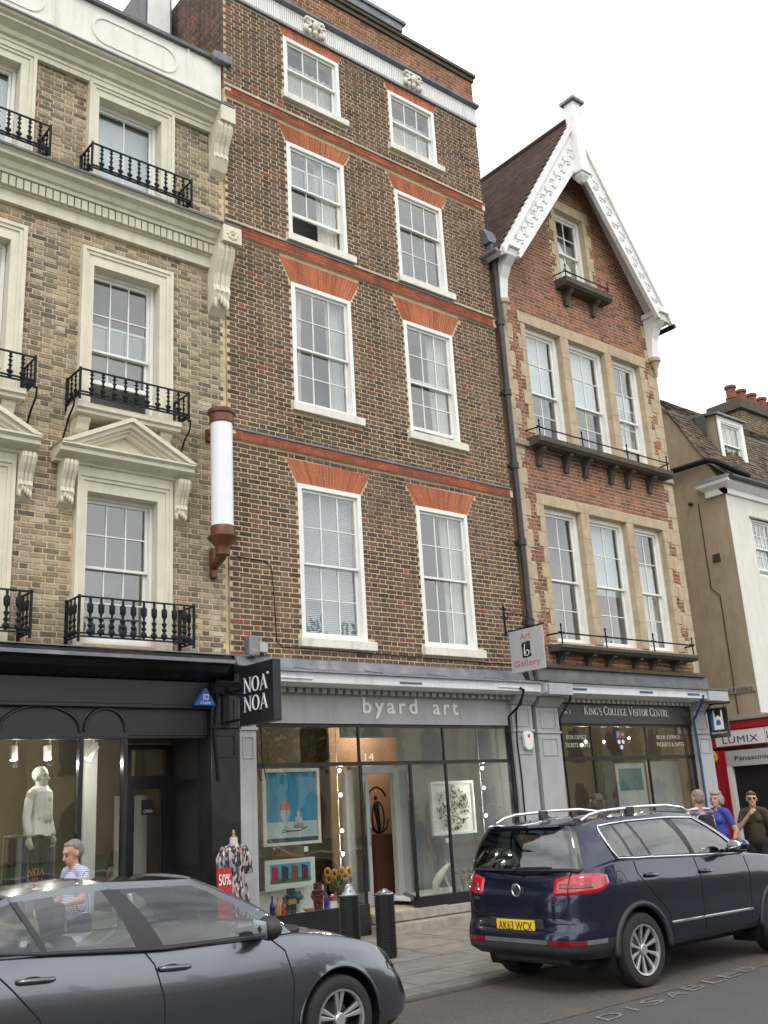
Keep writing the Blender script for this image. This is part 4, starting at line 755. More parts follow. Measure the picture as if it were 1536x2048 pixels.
bricks(wallC, 'brick_red', lambda z: [gl_(z)] if z > 12.4 else [(CX0, CX1)], 4.18, 16.2, ho+[(q[0]-.02, q[1]+.006, q[2], q[3]) if q[0] < 14 else (q[0]-.006, q[1]+.02, q[2], q[3]) for q in Q]+[(q[0]-.006, q[1]+.006, q[2], q[3]) for q in S]+[(13, 19, 8.40, 8.52)], near=(0, 1.8), joint=.0135, proud=.007, xoff=.06)
box('stone_string', 'stone_grey', CX0-.02, CX1+.02, -.07, .05, 8.40, 8.52, wallC, bev=.015); MB().ext([(.0, 4.08), (-.14, 4.10), (-.14, 4.15), (-.06, 4.19), (.0, 4.19)], CX0, CX1+.02).build('stone_cornice', 'stone_dark', wallC)
k = 0
for a, b in OP:
    sash(wallC, a-.02, b+.02, 8.74, 11.18, .12, 2, 2, 2, .115, 9.75, .30 if k == 2 else 0, curt='half' if k < 2 else 'net', room='room_grey', seed=50+k, st=.05)
    sash(wallC, a-.02, b+.02, 4.62, 7.29, .12, 2, 2, 2, .115, 5.85, .0, curt=('half' if k == 1 else 'net' if k == 2 else None), room='dark_room' if k == 0 else 'room_grey', seed=60+k, st=.05); k += 1
sash(wallC, 15.66, 16.68, 12.62, 14.42, .12, 2, 2, 2, .10, 13.45, .0, curt='net', room='room_grey', seed=70, st=.05)
def ledge(x0, x1, z0, z1, bx, bh_, posts, zr, d=.34):
    l = MB().ext([(-.0, z0), (-d+.06, z0), (-d+.03, z0+.03), (-d, z0+.05), (-d, z1), (-.0, z1+.03)], x0, x1).build('stone_ledge', 'stone_dark', wallC, bev=.008)
    for x in bx: MB().ext([(-.0, z0), (-.24, z0), (-.24, z0-.05), (-.15, z0-bh_*.35), (-.10, z0-bh_*.6), (-.07, z0-bh_), (-.0, z0-bh_)], x-.055, x+.055).build('stone_bracket', 'stone_dark', l)
    r_ = MB().tube([(x0+.0, .0, zr), (x0+.06, -d+.05, zr), (x1-.06, -d+.05, zr), (x1, .0, zr)], .016, 6).build('iron_rail', 'iron', l)
    for x in posts: MB().tube([(x, -d+.05, z1), (x, -d+.05, zr+.11)], .014, 6).ball((x, -d+.05, zr+.14), (.02, .02, .04), 6, 5).tube([(x-.07, -d+.05, zr+.015), (x+.07, -d+.05, zr+.015)], .012, 5).build('iron_post', 'iron', l)
BX = (14.25, 15.05, 15.65, 16.48, 17.05, 17.80)
ledge(14.00, 18.34, 8.41, 8.57, BX, .36, (14.08, 15.36, 16.82, 18.22), 8.75); ledge(14.00, 18.30, 4.40, 4.51, BX, .24, (14.08, 15.35, 16.85, 18.18), 4.72); ledge(15.42, 16.98, 12.30, 12.48, (15.70, 16.60), .34, (15.48, 16.90), 12.62)
# roof
rf = MB(); 
for s in (-1, 1):
    nr = 46; el = 2.86; ez = 12.35
    for i in range(nr):
        t0, t1 = i/nr, (i+1.25)/nr; x0, z0 = AP+s*el*(1-t0), ez+(AZ+.2-ez)*t0; x1, z1 = AP+s*el*(1-t1), ez+(AZ+.2-ez)*t1; yy = -.46+(.08 if i % 2 else 0)
        while yy < 7.5:
            ya, yb = max(yy+.003, -.46), yy+.162; l = .012+random.uniform(0, .006); nx, nz = s*.82*l, .57*l
            rf.hull([(x0, ya, z0), (x0, yb, z0), (x1, yb, z1), (x1, ya, z1)], [(x0+nx, ya, z0+nz), (x0+nx, yb, z0+nz), (x1+nx*.2, yb, z1+nz*.2), (x1+nx*.2, ya, z1+nz*.2)]); yy += .165
tag(rf.build('roof_tile', 'roof_tile', hc), kind='stuff')
ro = MB()
for s in (-1, 1): ro.hull([(AP, -.44, AZ+.17), (AP+s*2.84, -.44, 12.32), (AP+s*2.84, 7.5, 12.32), (AP, 7.5, AZ+.17)], [(AP, -.44, AZ+.05), (AP+s*2.75, -.44, 12.25), (AP+s*2.75, 7.5, 12.25), (AP, 7.5, AZ+.05)])
ro.build('roof_boarding', 'white_paint', hc); MB().tube([(AP, -.40, AZ+.22), (AP, 7.5, AZ+.22)], .07, 8).build('ridge_tile', 'roof_tile', hc)
for s in (-1, 1):
    e = AP+s*2.80; A = [(AP, AZ+.16), (e, 12.36), (e-s*.02, 12.22), (AP, AZ-.02)]; mb = MB().exty(A, -.52, -.40); mb.build('verge_board', 'white_paint', hc)
    I = [(AP, AZ-.02), (e-s*.03, 12.26), (e-s*.46, 12.30), (AP, AZ-1.02)]; b = MB().exty(I, -.47, -.41).build('bargeboard', 'white_paint', hc)
    J = [(AP, AZ-.88), (e-s*.42, 12.30), (e-s*.50, 12.28), (AP, AZ-1.04)]; MB().exty(J, -.50, -.40).build('bargeboard_edge', 'white_paint', b)
    D = Vector((e-s*.28-AP, 0, 12.36-(AZ-.50))); ln = D.length; D.normalize(); Nn = Vector((D.z, 0, -D.x))*s; O = Vector((AP, -.475, AZ-.52)); n_ = 13
    for i in range(n_):
        c = O+D*(ln*(i+1.1)/(n_+.6)); q = MB(); fl_ = 1 if i % 2 else -1
        q.tube([c-D*.13, c-D*.06+Nn*.05*fl_, c+Nn*.02, c+D*.06-Nn*.05*fl_, c+D*.12], .014, 5)
        for a, b_, rr in ((.0, .10, .034), (-.05, .075, .03), (.05, .075, .03), (.07, -.09, .032), (.02, -.11, .028)): q.ball(c+D*a+Nn*b_*fl_, (rr, .018, rr), 7, 5)
        q.build('carved_leaf', 'white_fascia', b, True)
MB().box(AP-.13, AP+.13, -.66, -.40, 15.05, 16.98).build('finial_post', 'white_paint', hc, bev=.012)
MB().box(AP-.17, AP+.17, -.70, -.36, 15.12, 15.22).hull([(AP-.13, -.66, 15.05), (AP+.13, -.66, 15.05), (AP+.13, -.40, 15.05), (AP-.13, -.40, 15.05)], [(AP-.05, -.58, 14.92), (AP+.05, -.58, 14.92), (AP+.05, -.48, 14.92), (AP-.05, -.48, 14.92)]).build('pendant', 'white_paint', hc)
MB().box(AP-.20, AP+.20, -.73, -.33, 16.98, 17.04).hull([(AP-.20, -.73, 17.04), (AP+.20, -.73, 17.04), (AP+.20, -.33, 17.04), (AP-.20, -.33, 17.04)], [(AP-.02, -.55, 17.14), (AP+.02, -.55, 17.14), (AP+.02, -.51, 17.14), (AP-.02, -.51, 17.14)]).build('finial_cap', 'lead', hc)
for x, s in ((13.62, -1), (18.62, 1)):
    pr = [(.0, 12.42), (-.50, 12.42), (-.47, 12.28), (-.30, 12.12), (-.19, 11.9), (-.15, 11.6), (-.13, 11.45), (.0, 11.45)]
    MB().ext(pr, x-.11, x+.11).build('eave_bracket', 'white_paint', hc, bev=.01); MB().box(x-.16, x+.16, -.56, .0, 12.42, 12.54).build('bracket_cap', 'white_paint', hc, bev=.01)
    MB().lathe([(.02, 10.98), (.05, 11.08), (.035, 11.14), (.09, 11.26), (.10, 11.33), (.14, 11.36), (.14, 11.44), (.10, 11.45)], (x, -.09, 0), 12).build('stone_corbel', 'stone', hc, 40)
MB().tube([(19.02, -.5, 12.22), (19.02, 7, 12.22)], .06, 8).build('gutter', 'iron', hc); MB().tube([(13.20, -.44, 12.3), (13.20, 7, 12.3)], .05, 8).build('gutter', 'lead', hc)
# ---- visitor centre shopfront
sk = thing('visitor_centre_shopfront', 'grey and black shopfront with visitor centre fascia under the gabled house', 'shopfront', (16, -.1, .09))
MB().ext([(-.02, 4.09), (-.08, 4.09), (-.12, 3.86), (-.56, 3.80), (-.56, 3.77), (0, 3.765)], 13.30, 18.86).build('lead_roof', 'lead_dark', sk)
co = MB().ext([(-.50, 3.60), (-.50, 3.72), (-.53, 3.76), (0, 3.76), (0, 3.55), (-.32, 3.56)], 13.28, 18.80).build('cornice', 'white_fascia', sk, bev=.006)
for x0, x1 in ((13.86, 14.35), (15.9, 16.3), (17.45, 17.85)): box('awning_bracket', 'letter_blue', x0, x1, -.515, -.501, 3.655, 3.69, co)
x = 14.05
while x < 18.1: place('bracket_block', db, co, (x, -.09, 3.56)); x += .145
box('end_block', 'grey_light', 13.30, 13.92, -.55, .02, 3.555, 3.758, co, bev=.008); box('end_block', 'grey_light', 18.12, 18.82, -.55, .02, 3.555, 3.758, co, bev=.008)
pilaster(sk, 13.36, 13.94, -.13, 'grey_light', 3.55); pilaster(sk, 18.12, 18.62, -.13, 'grey_light', 3.55)
box('fascia', 'black_panel', 13.95, 18.11, -.06, .05, 3.12, 3.55, sk)
letters('lettering', serif("KING'S COLLEGE VISITOR CENTRE", .165, 2.60, .80), 'letter_white', (14.74, -.06, 3.275), (1, 0, 0), (0, 0, 1), sk, .012); letters('lettering', textmesh('No. 3', .07, .22), 'letter_white', (14.14, -.06, 3.29), (1, 0, 0), (0, 0, 1), sk, .008)
f = MB().box(13.95, 18.11, -.02, .05, 3.07, 3.12).box(13.95, 18.11, -.03, .04, 2.46, 2.53).box(13.95, 14.0, -.02, .05, .5, 3.07).box(18.06, 18.11, -.02, .05, .5, 3.07)
for x in (14.93, 16.57): f.box(x, x+.035, -.015, .03, .5, 2.46).box(x, x+.035, -.015, .03, 2.53, 3.07)
f.build('glazing_bar', 'bronze', sk)
for x0, x1 in ((14.0, 14.93), (14.965, 16.57), (16.605, 18.06)): box('fanlight_pane', 'glass_shop', x0, x1, 0, .006, 2.53, 3.07, sk); box('window_pane', 'glass_shop', x0, x1, 0, .006, .5, 2.46, sk)
for x in (14.24, 16.94):
    letters('window_lettering', textmesh('BOX OFFICE', .075, .56 if x < 15 else .78), 'letter_dim', (x, -.002, 2.84), (1, 0, 0), (0, 0, 1), sk, .003); letters('window_lettering', textmesh('TICKETS & GIFTS', .075, .68 if x < 15 else .92), 'letter_dim', (x-.04, -.002, 2.70), (1, 0, 0), (0, 0, 1), sk, .003)
sx, sz = 15.79, 2.60
cs = MB().exty([(sx-.14, sz+.40), (sx+.14, sz+.40), (sx+.14, sz+.2), (sx+.1, sz+.09), (sx, sz), (sx-.1, sz+.09), (sx-.14, sz+.2)], -.012, -.004).build('crest', 'letter_black', sk)
box('crest_field', 'blue_sign', sx-.13, sx-.003, -.016, -.012, sz+.26, sz+.39, cs); box('crest_field', 'red_sign', sx+.003, sx+.13, -.016, -.012, sz+.26, sz+.39, cs)
for a, b in ((-.06, .19), (.06, .19), (0, .09)): MB().lathe([(.04, -.017), (.04, -.012)], (sx+a, 0, sz+b), 10, axis='y').build('crest_rose', 'letter_white', cs)
MB().ball((sx+.065, -.017, sz+.325), (.035, .003, .025)).build('crest_lion', 'yellow_paint', cs); MB().ball((sx-.065, -.017, sz+.325), (.02, .003, .045)).build('crest_lily', 'yellow_paint', cs)
box('stall_riser', 'black_paint', 13.95, 18.11, -.05, .05, .09, .5, sk)
ro = MB(); ro.poly([(13.7, 3.0, .1), (18.5, 3.0, .1), (18.5, 3.0, 3.5), (13.7, 3.0, 3.5)]); ro.poly([(13.7, .06, 3.5), (18.5, .06, 3.5), (18.5, 3.0, 3.5), (13.7, 3.0, 3.5)]); ro.poly([(18.4, .06, .1), (18.4, 3, .1), (18.4, 3, 3.5), (18.4, .06, 3.5)]); ro.poly([(13.7, .06, .1), (13.7, 3, .1), (13.7, 3, 3.5), (13.7, .06, 3.5)]); ro.poly([(13.7, .06, .1), (18.5, .06, .1), (18.5, 3, .1), (13.7, 3, .1)]); ro.build('shop_room', 'room_warm', sk)
box('dark_door', 'black_paint', 15.0, 15.55, .05, .09, .3, 2.44, sk); box('window_poster', 'sign_grey', 15.62, 16.50, .06, .07, 1.15, 2.40, sk); box('window_poster', 'teal', 15.7, 16.4, .055, .06, 1.9, 2.3, sk); box('display_panel', 'sign_grey', 17.0, 18.05, .35, .38, .5, 2.43, sk)
MB().tube([(13.90, -.53, 3.66), (13.98, -.4, 3.5), (14.02, -.09, 3.2), (14.03, -.09, 2.4), (14.05, -.09, 1.2)], .018, 6).build('cable', 'iron', sk); MB().tube([(17.95, -.53, 3.66), (18.02, -.4, 3.5), (18.06, -.15, 3.2), (18.1, -.15, 2.4), (18.08, -.15, 1.0)], .026, 6).build('cable', 'letter_blue', sk)
for i, (x, z, y) in enumerate(((15.38, 2.84, .5), (15.62, 2.80, .8), (16.3, 2.86, .8), (16.5, 2.88, .6), (16.66, 2.9, .45), (14.82, 2.82, .7))):
    b = thing('hanging_bulb', 'small warm lit bulb behind the visitor centre glass, number %s from the left' % ['two', 'three', 'four', 'five', 'six', 'one'][i], 'lamp', (x, y, z), 'warm bulbs in the visitor centre'); MB().ball((x, y, z), .028).build('bulb', 'bulb', b, True); MB().tube([(x, y, z+.03), (x, y, 3.5)], .004, 4).build('flex', 'iron', b); lamp_light(b, (x, y-.01, z-.05), 5., (1, .8, .55))
# ================================================================= right corner house
hd = thing('corner_house', 'ochre and white rendered house with old tiled mansard roof beyond the passage', 'building', (24, 3, .09))
DX = 20.92
def yz(P, x0, x1, nm, m): return MB().ext(P, x0, x1).build(nm, m, hd)
yz([(.01, .09), (.01, 8.55), (.35, 9.42), (1.27, 11.08), (2.2, 12.2), (6, 12.2), (6, .09)], DX, DX+.25, 'side_wall', 'render_ochre')  # the front wall butts against it
wd = cells(MB(), DX+.004, 34, 3.42, 8.56, [(21.86, 22.78, 6.66, 8.08), (24.6, 25.5, 6.66, 8.08)], 0, .3); wd.build('front_wall', 'render_white', hd)
for x in (21.86, 24.6): sash(hd, x, x+.92, 6.663, 8.077, .02, 4, 2, 2, .05, None, 0.12, curt='net', seed=int(x)); box('drip_board', 'stone_grey', x-.06, x+.98, -.05, .02, 8.08, 8.12, hd)
MB().ext([(.02, 8.56), (-.06, 8.56), (-.06, 8.68), (-.12, 8.72), (-.22, 8.80), (-.24, 8.86), (.3, 8.9)], DX-.08, 34).build('eave_cornice', 'white_paint', hd)
MB().hull([(DX-.22, -.24, 8.80), (DX-.02, -.24, 8.80), (DX-.02, .62, 8.80), (DX-.22, .62, 8.80)], [(DX-.24, -.24, 8.87), (DX-.02, -.24, 8.87), (DX-.02, .66, 8.87), (DX-.24, .66, 8.87)]).box(DX-.08, DX-.002, -.06, .5, 8.56, 8.70).hull([(DX-.08, -.1, 8.70), (DX-.002, -.1, 8.70), (DX-.002, .52, 8.70), (DX-.08, .52, 8.70)], [(DX-.22, -.24, 8.80), (DX-.002, -.24, 8.80), (DX-.002, .62, 8.80), (DX-.22, .62, 8.80)]).build('cornice_return', 'white_paint', hd)
MB().hull([(DX-.25, -.25, 8.872), (DX, -.25, 8.872), (DX, .68, 8.872), (DX-.25, .68, 8.872)], [(DX-.1, -.2, 9.0), (DX, -.2, 9.0), (DX, .55, 9.05), (DX-.1, .55, 9.05)]).build('return_lead', 'lead_dark', hd)
MB().tube([(DX-.15, -.29, 8.90), (34, -.29, 8.90)], .065, 8).build('gutter', 'iron_pipe', hd)
def tileroof(par, x0, x1, P, n, m, nm='roof_tile'):
    mb = MB()
    for (y0, z0), (y1, z1), k in P:
        for i in range(k):
            a, b = i/k, (i+1.3)/k; ya, za, yb, zb = y0+(y1-y0)*a, z0+(z1-z0)*a, y0+(y1-y0)*b, z0+(z1-z0)*b; x = x0-(.08 if i % 2 else 0)
            while x < x1:
                xa, xb = max(x+.004, x0), x+.166; u = random.uniform(.014, .028); s_ = random.uniform(-.01, .01)
                mb.hull([(xa, ya, za), (xb, ya, za), (xb, yb, zb), (xa, yb, zb)], [(xa, ya-u*.8+s_, za+u*.6), (xb, ya-u*.8+s_, za+u*.6), (xb, yb-.004, zb+.003), (xa, yb-.004, zb+.003)]); x += .17
    return tag(mb.build(nm, m, par), kind='stuff')
tileroof(hd, DX-.04, 28.5, [((-.22, 8.93), (.32, 9.40), 6), ((.32, 9.40), (1.24, 11.10), 18), ((1.24, 11.10), (2.9, 12.55), 16)], 1, 'roof_tile_old')
MB().ext([(-.2, 8.9), (.34, 9.38), (1.26, 11.08), (2.9, 12.52), (6, 12.4), (6, 8.9)], DX+.26, 34).build('roof_core', 'lead_dark', hd)
MB().ext([(1.20, 11.06), (1.18, 11.12), (1.40, 11.26), (1.42, 11.2)], DX-.05, 28.5).build('lead_roll', 'lead', hd)
MB().tube([(DX-.12, 2.9, 9.52), (DX-.12, .25, 9.46), (DX-.10, .12, 9.40), (DX+.45, -.02, 9.25), (DX+1.0, -.1, 9.15)], .075, 8).build('waste_pipe', 'iron', hd)
dw = thing('dormer', 'white dormer window with ochre cheek on the old tiled roof', 'dormer', (22.9, .7, 9.7)); Y = .62
MB().hull([(22.10, Y, 9.72), (22.10, Y, 11.05), (22.10, 1.3, 11.15)], [(22.16, Y, 9.72), (22.16, Y, 11.05), (22.16, 1.3, 11.15)]).build('cheek', 'render_ochre', dw); MB().hull([(23.24, Y, 9.72), (23.24, Y, 11.05), (23.24, 1.3, 11.15)], [(23.30, Y, 9.72), (23.30, Y, 11.05), (23.30, 1.3, 11.15)]).build('cheek', 'render_ochre', dw)
MB().ext([(Y-.12, 11.04), (Y-.12, 11.09), (1.6, 11.30), (1.6, 11.2)], 22.02, 23.38).build('lead_top', 'lead', dw); MB().box(22.10, 22.24, Y-.03, Y+.02, 9.72, 11.04).box(23.16, 23.30, Y-.03, Y+.02, 9.72, 11.04).box(22.24, 23.16, Y-.03, Y+.02, 10.90, 11.04).box(22.06, 23.34, Y-.08, Y+.02, 9.62, 9.72).build('front_frame', 'white_paint', dw)
sash(dw, 22.22, 23.18, 9.73, 10.91, Y-.01, 3, 1, 1, .05, None, 0, curt='full', depth=.3, seed=88)
ch = thing('chimney_stack', 'dark brick chimney stack with a row of red clay pots at the right', 'chimney', (29.3, 3.4, 9))
MB().box(27.75, 31.9, 3.0, 4.0, 9.0, 13.3).build('stack', 'mortar', ch); bricks(ch, 'roof_tile_old', lambda z: [(27.75, 31.9)], 11.2, 13.3, [], yf=3.0, name='stack_brick'); bricks(ch, 'roof_tile_old', lambda z: [(3.0, 4.0)], 11.2, 13.3, [], yf=27.75, plane='x', name='stack_brick')
MB().box(27.6, 32.0, 2.88, 4.1, 13.3, 13.65).build('stack_cap', 'stone_dark', ch, bev=.02)
pm = MB().lathe([(.20, 0), (.17, .25), (.2, .27), (.2, .31), (.16, .33), (.15, .62), (.19, .64), (.19, .72), (.13, .73)], (0, 0, 0), 14).mesh('chimney_pot', 'clay_pot', 40)
for i in range(6): place('chimney_pot', pm, ch, (28.25+.62*i, 3.5, 13.65))
tileroof(hd, 25.2, 33, [((2.0, 11.0), (3.6, 11.9), 12)], 1, 'roof_tile_old', 'rear_roof_tile')
MB().lathe([(.05, 0), (.05, -.09), (.02, -.11)], (DX, .95, 8.55), 10, axis='x').build('wall_vent', 'iron_pipe', hd); MB().tube([(DX-.02, .55, 3.45), (DX-.02, .55, 6.2), (DX-.02, .75, 6.4), (DX-.02, .75, 8.5)], .012, 5).build('wall_cable', 'iron_pipe', hd); box('anchor_plate', 'iron_pipe', DX-.04, DX-.0, .40, .58, 7.0, 7.18, hd)
# ---- red camera shopfront along the passage side
sr = thing('camera_shopfront', 'red and white camera shopfront facing the passage beside the ochre wall', 'shopfront', (20.7, .4, .09)); RX = 20.62
MB().box(RX-.10, DX+.3, -.55, 1.5, 3.28, 3.36).build('lead_top', 'stone_grey', sr, bev=.01); MB().box(RX-.06, DX+.3, -.5, 1.45, 3.10, 3.28).build('cornice', 'red_paint', sr, bev=.015)
MB().box(RX, DX+.2, -.45, 2.6, 2.72, 3.10).build('fascia', 'red_paint', sr); box('sign_board', 'sign_white', RX-.03, RX-.001, -.19, 1.04, 2.75, 3.08, sr); box('sign_board', 'sign_white', RX-.03, RX-.001, -.44, -.21, 2.75, 3.08, sr)
letters('lettering', textmesh('LUMIX', .15, .88, 1.1), 'letter_blue', (RX-.03, .86, 2.80), (0, -1, 0), (0, 0, 1), sr, .006); letters('lettering', textmesh('L', .15, .09), 'letter_blue', (RX-.03, -.24, 2.84), (0, -1, 0), (0, 0, 1), sr, .006)
MB().box(RX, RX+.1, -.45, .86, 2.30, 2.64).build('lower_fascia', 'sign_grey', sr); letters('lettering', textmesh('Panasonic', .105, .86), 'letter_black', (RX, .64, 2.42), (0, -1, 0), (0, 0, 1), sr, .006)
box('door_post', 'sign_white', RX-.02, RX+.1, .76, .86, .1, 2.297, sr); box('door_post', 'sign_white', RX-.02, RX+.1, -.45, -.36, .1, 2.297, sr); MB().box(RX, RX+.12, .88, 2.6, .1, 2.66).box(RX-.03, RX, .86, .92, .1, 2.66).build('red_wall', 'red_paint', sr)
for z0, z1 in ((.4, 1.3), (1.45, 2.0)): box('red_panel', 'red_paint', RX-.015, RX-.002, 1.0, 1.5, z0, z1, sr, bev=.005)
MB().box(RX+.10, RX+.2, -.36, .76, .1, 2.3).build('dark_doorway', 'gap', sr); box('front_return', 'red_paint', RX+.1, DX+.3, -.5, -.42, .1, 2.72, sr)
al = thing('alarm_box', 'yellow alarm box on the red shop wall behind the hanging sign', 'alarm', (RX, 1.2, 2.45)); MB().ext([(1.06, 2.46), (1.12, 2.40), (1.30, 2.40), (1.36, 2.50), (1.36, 2.62), (1.28, 2.68), (1.14, 2.68), (1.06, 2.58)], RX-.10, RX-.0).build('case', 'yellow_paint', al, bev=.01); box('badge', 'sign_white', RX-.105, RX-.101, 1.15, 1.28, 2.50, 2.58, al)
sgn = thing('street_name_sign', 'white street name plate for the passage on the ochre side wall', 'sign', (DX, .5, 3.9)); box('plate', 'stone_grey', DX-.03, DX-.002, .03, 1.9, 3.90, 4.05, sgn, bev=.004); letters('lettering', serif("ARDS PASSAGE", .115, .86, .85), 'letter_black', (DX-.03, .94, 3.92), (0, -1, 0), (0, 0, 1), sgn, .004)
# ================================================================= vehicles
def lerp1(P, x):
    if x <= P[0][0]: return P[0][1]
    for (a, u), (b, v) in zip(P, P[1:]):
        if x <= b: return u+(v-u)*(x-a)/(b-a)
    return P[-1][1]
def smooth1(P, x, w_=.12): return (lerp1(P, x-w_)+2*lerp1(P, x)+lerp1(P, x+w_))/4
def catmull(P, n):
    out = []; seg = []
    for i in range(len(P)-1):
        p0, p1, p2, p3 = P[max(0, i-1)], P[i], P[i+1], P[min(len(P)-1, i+2)]
        for k in range(n):
            t = k/n; out.append([.5*((2*b)+(-a+c)*t+(2*a-5*b+4*c-d)*t*t+(-a+3*b-3*c+d)*t**3) for a, b, c, d in zip(p0, p1, p2, p3)]); seg.append(i)
    out.append(list(P[-1])); return out, seg
def car(root, C):
    """C: dict with xr, xf, W (half), top [(x,z)], sill, wy [(t,f)], fx/rx [(t,shift)], cols, wheels [(x,z,r,ra)]"""
    xr, xf, W = C['xr'], C['xf'], C['W']; cx, a = (xr+xf)/2, (xf-xr)/2; n = C.get('n', 7)
    P = []
    for i in range(2001): th = pi*i/2000; c, s = cos(th), sin(th); P.append((cx+a*math.copysign(abs(c)**(2/n), c), -W*abs(s)**(2/n)))
    d = [0]
    for p, q in zip(P, P[1:]): d.append(d[-1]+math.hypot(q[0]-p[0], q[1]-p[1]))
    NC = 150; pl = []; j = 0
    for i in range(NC+1):
        t = d[-1]*i/NC
        while j < 1999 and d[j+1] < t: j += 1
        u = (t-d[j])/max(1e-9, d[j+1]-d[j]); pl.append((P[j][0]+(P[j+1][0]-P[j][0])*u, P[j][1]+(P[j+1][1]-P[j][1])*u))
    T = [0, .04, .08, .12, .17, .22, .28, .34, .4, .46, .52, .58, .63, .68, .73, .78, .82, .86, .89, .92, .95, .98, 1.0]; ND = 9
    def pt(i, k):
        x, y = pl[i]; t = T[k]; e = ((x-cx)/a); sh = lerp1(C['fx'], t)*max(0, e)**8+(-lerp1(C['rx'], t))*max(0, -e)**8; zt = smooth1(C['top'], x)
        return (x+sh, y*lerp1(C['wy'], t), C['sill']+(zt-C['sill'])*t)
    V = []; F = []; full = []
    for side in (1, -1):
        b = len(V)
        for i in range(NC+1):
            for k in range(len(T)): x, y, z = pt(i, k); V.append((x, y*side, z))
            x, y, z = pt(i, len(T)-1)
            for k in range(1, ND+1):
                s = 1-k/ND; V.append((x-(x-cx)*.0, y*s*side, z+C['crown']*(1-s**2.2)*min(1, abs(y)/W*1.2)))
        m = len(T)+ND
        for i in range(NC):
            for k in range(m-1): q = [b+i*m+k, b+i*m+k+1, b+(i+1)*m+k+1, b+(i+1)*m+k]; F.append(q if side > 0 else q[::-1])
    me = bpy.data.meshes.new('body'); me.from_pydata(V, [], F); bm = bmesh.new(); bm.from_mesh(me); bmesh.ops.remove_doubles(bm, verts=bm.verts, dist=.0006)
    bvh = BVHTree.FromBMesh(bm)
    for (wx, wz, wr, ra) in C['wheels']:
        ins = {v for v in bm.verts if (v.co.x-wx)**2+(v.co.z-wz)**2 < ra*ra and abs(v.co.y) > W*.55}
        bmesh.ops.delete(bm, geom=[f for f in bm.faces if all(v in ins for v in f.verts)], context='FACES')
        for v in bm.verts:
            if v.is_valid and (v.co.x-wx)**2+(v.co.z-wz)**2 < ra*ra and abs(v.co.y) > W*.55:
                dx, dz = v.co.x-wx, v.co.z-wz; l = math.hypot(dx, dz) or 1; v.co.x = wx+dx/l*ra; v.co.z = wz+dz/l*ra
    bmesh.ops.recalc_face_normals(bm, faces=bm.faces)
    for f in bm.faces: f.smooth = True; f.material_index = C['fmat'](f.calc_center_median())
    bm.to_mesh(me)
    for q in C['mats']: me.materials.append(MT[q])
    body = bpy.data.objects.new('body', me); COL.objects.link(body); body.parent = root; ORG[body.name] = Vector()
    def shell(name, m, cond, off=.006, par=None):       # conforming skin lifted off the body
        mb = MB(); mp = {}
        for f in bm.faces:
            if cond(f.calc_center_median()):
                for v in f.verts:
                    if v not in mp: mp[v] = len(mb.v); mb.v.append(tuple(v.co+v.normal*off))
                mb.f.append([mp[v] for v in f.verts]); mb.m.append(0)
        ed = {}
        for f in mb.f:
            for i in range(len(f)): e = (f[i], f[(i+1) % len(f)]); ed[e] = 1
        inv = {i: v for v, i in mp.items()}
        for (p, q) in list(ed):
            if (q, p) not in ed: nn = len(mb.v); mb.v += [tuple(inv[p].co-inv[p].normal*.004), tuple(inv[q].co-inv[q].normal*.004)]; mb.f.append([q, p, nn, nn+1]); mb.m.append(0)
        return mb.build(name, m, par or root, 35)
    # greenhouse
    cols, segs = catmull(C['cols'], 5); RW = [0, .05, .2, .4, .6, .78, .88, .95, 1.0]; parts = {}
    def gp(c, s, side):
        xb, yb, zb, xq, yq, zq = c; bl = C.get('bulge', .035)*sin(pi*s)*.9; y = yb+(yq-yb)*s; x = xb+(xq-xb)*s; z = zb+(zq-zb)*s
        r_ = max(.2, math.hypot(x-C['gx'], y)); return (x+(x-C['gx'])/r_*bl*.5, (y+(y/r_)*bl)*side, z+bl*.4)
    for side in (1, -1):
        for i in range(len(cols)-1):
            kind = C['kinds'][segs[i]]
            for k in range(len(RW)-1):
                g_ = kind in ('glass', 'screen', 'rear') and 0 < k < len(RW)-3
                nm = {'glass': 'side_window', 'screen': 'windscreen', 'rear': 'rear_window'}[kind] if g_ else ('pillar' if (kind == 'black' and k < len(RW)-3) or (k == 0 and kind in ('glass', 'screen', 'rear')) else 'roof_frame')
                key = (nm, segs[i] if nm == 'side_window' else 0, side if nm == 'side_window' else 0); mb = parts.setdefault(key, MB())
                q = [gp(cols[i], RW[k], side), gp(cols[i+1], RW[k], side), gp(cols[i+1], RW[k+1], side), gp(cols[i], RW[k+1], side)]; mb.poly(q if side < 0 else q[::-1])
    def weld(mb, nm, m):
        o = mb.build(nm, m, root, True); b2 = bmesh.new(); b2.from_mesh(o.data); bmesh.ops.remove_doubles(b2, verts=b2.verts, dist=.0008); bmesh.ops.recalc_face_normals(b2, faces=b2.faces); b2.to_mesh(o.data); b2.free(); o.data.polygons.foreach_set('use_smooth', [True]*len(o.data.polygons)); return o
    for (nm, s_, sd_), mb in parts.items(): weld(mb, nm, {'pillar': C['pillar'], 'roof_frame': C['mats'][0]}.get(nm, C['glass']))
    rf = MB(); NR = 8; ym = max(abs(c[4]) for c in cols)
    for side in (1, -1):
        def rp(c, s): x, y, z = gp(c, 1.0, side); cr = C['rcrown']*(abs(c[4])/ym)**1.3; return (x, y*(1-s), z+cr*(1-(1-s)**2))
        for i in range(len(cols)-1):
            for k in range(NR): q = [rp(cols[i], k/NR), rp(cols[i+1], k/NR), rp(cols[i+1], (k+1)/NR), rp(cols[i], (k+1)/NR)]; rf.poly(q if side < 0 else q[::-1])
    weld(rf, 'roof', C['roofmat'])
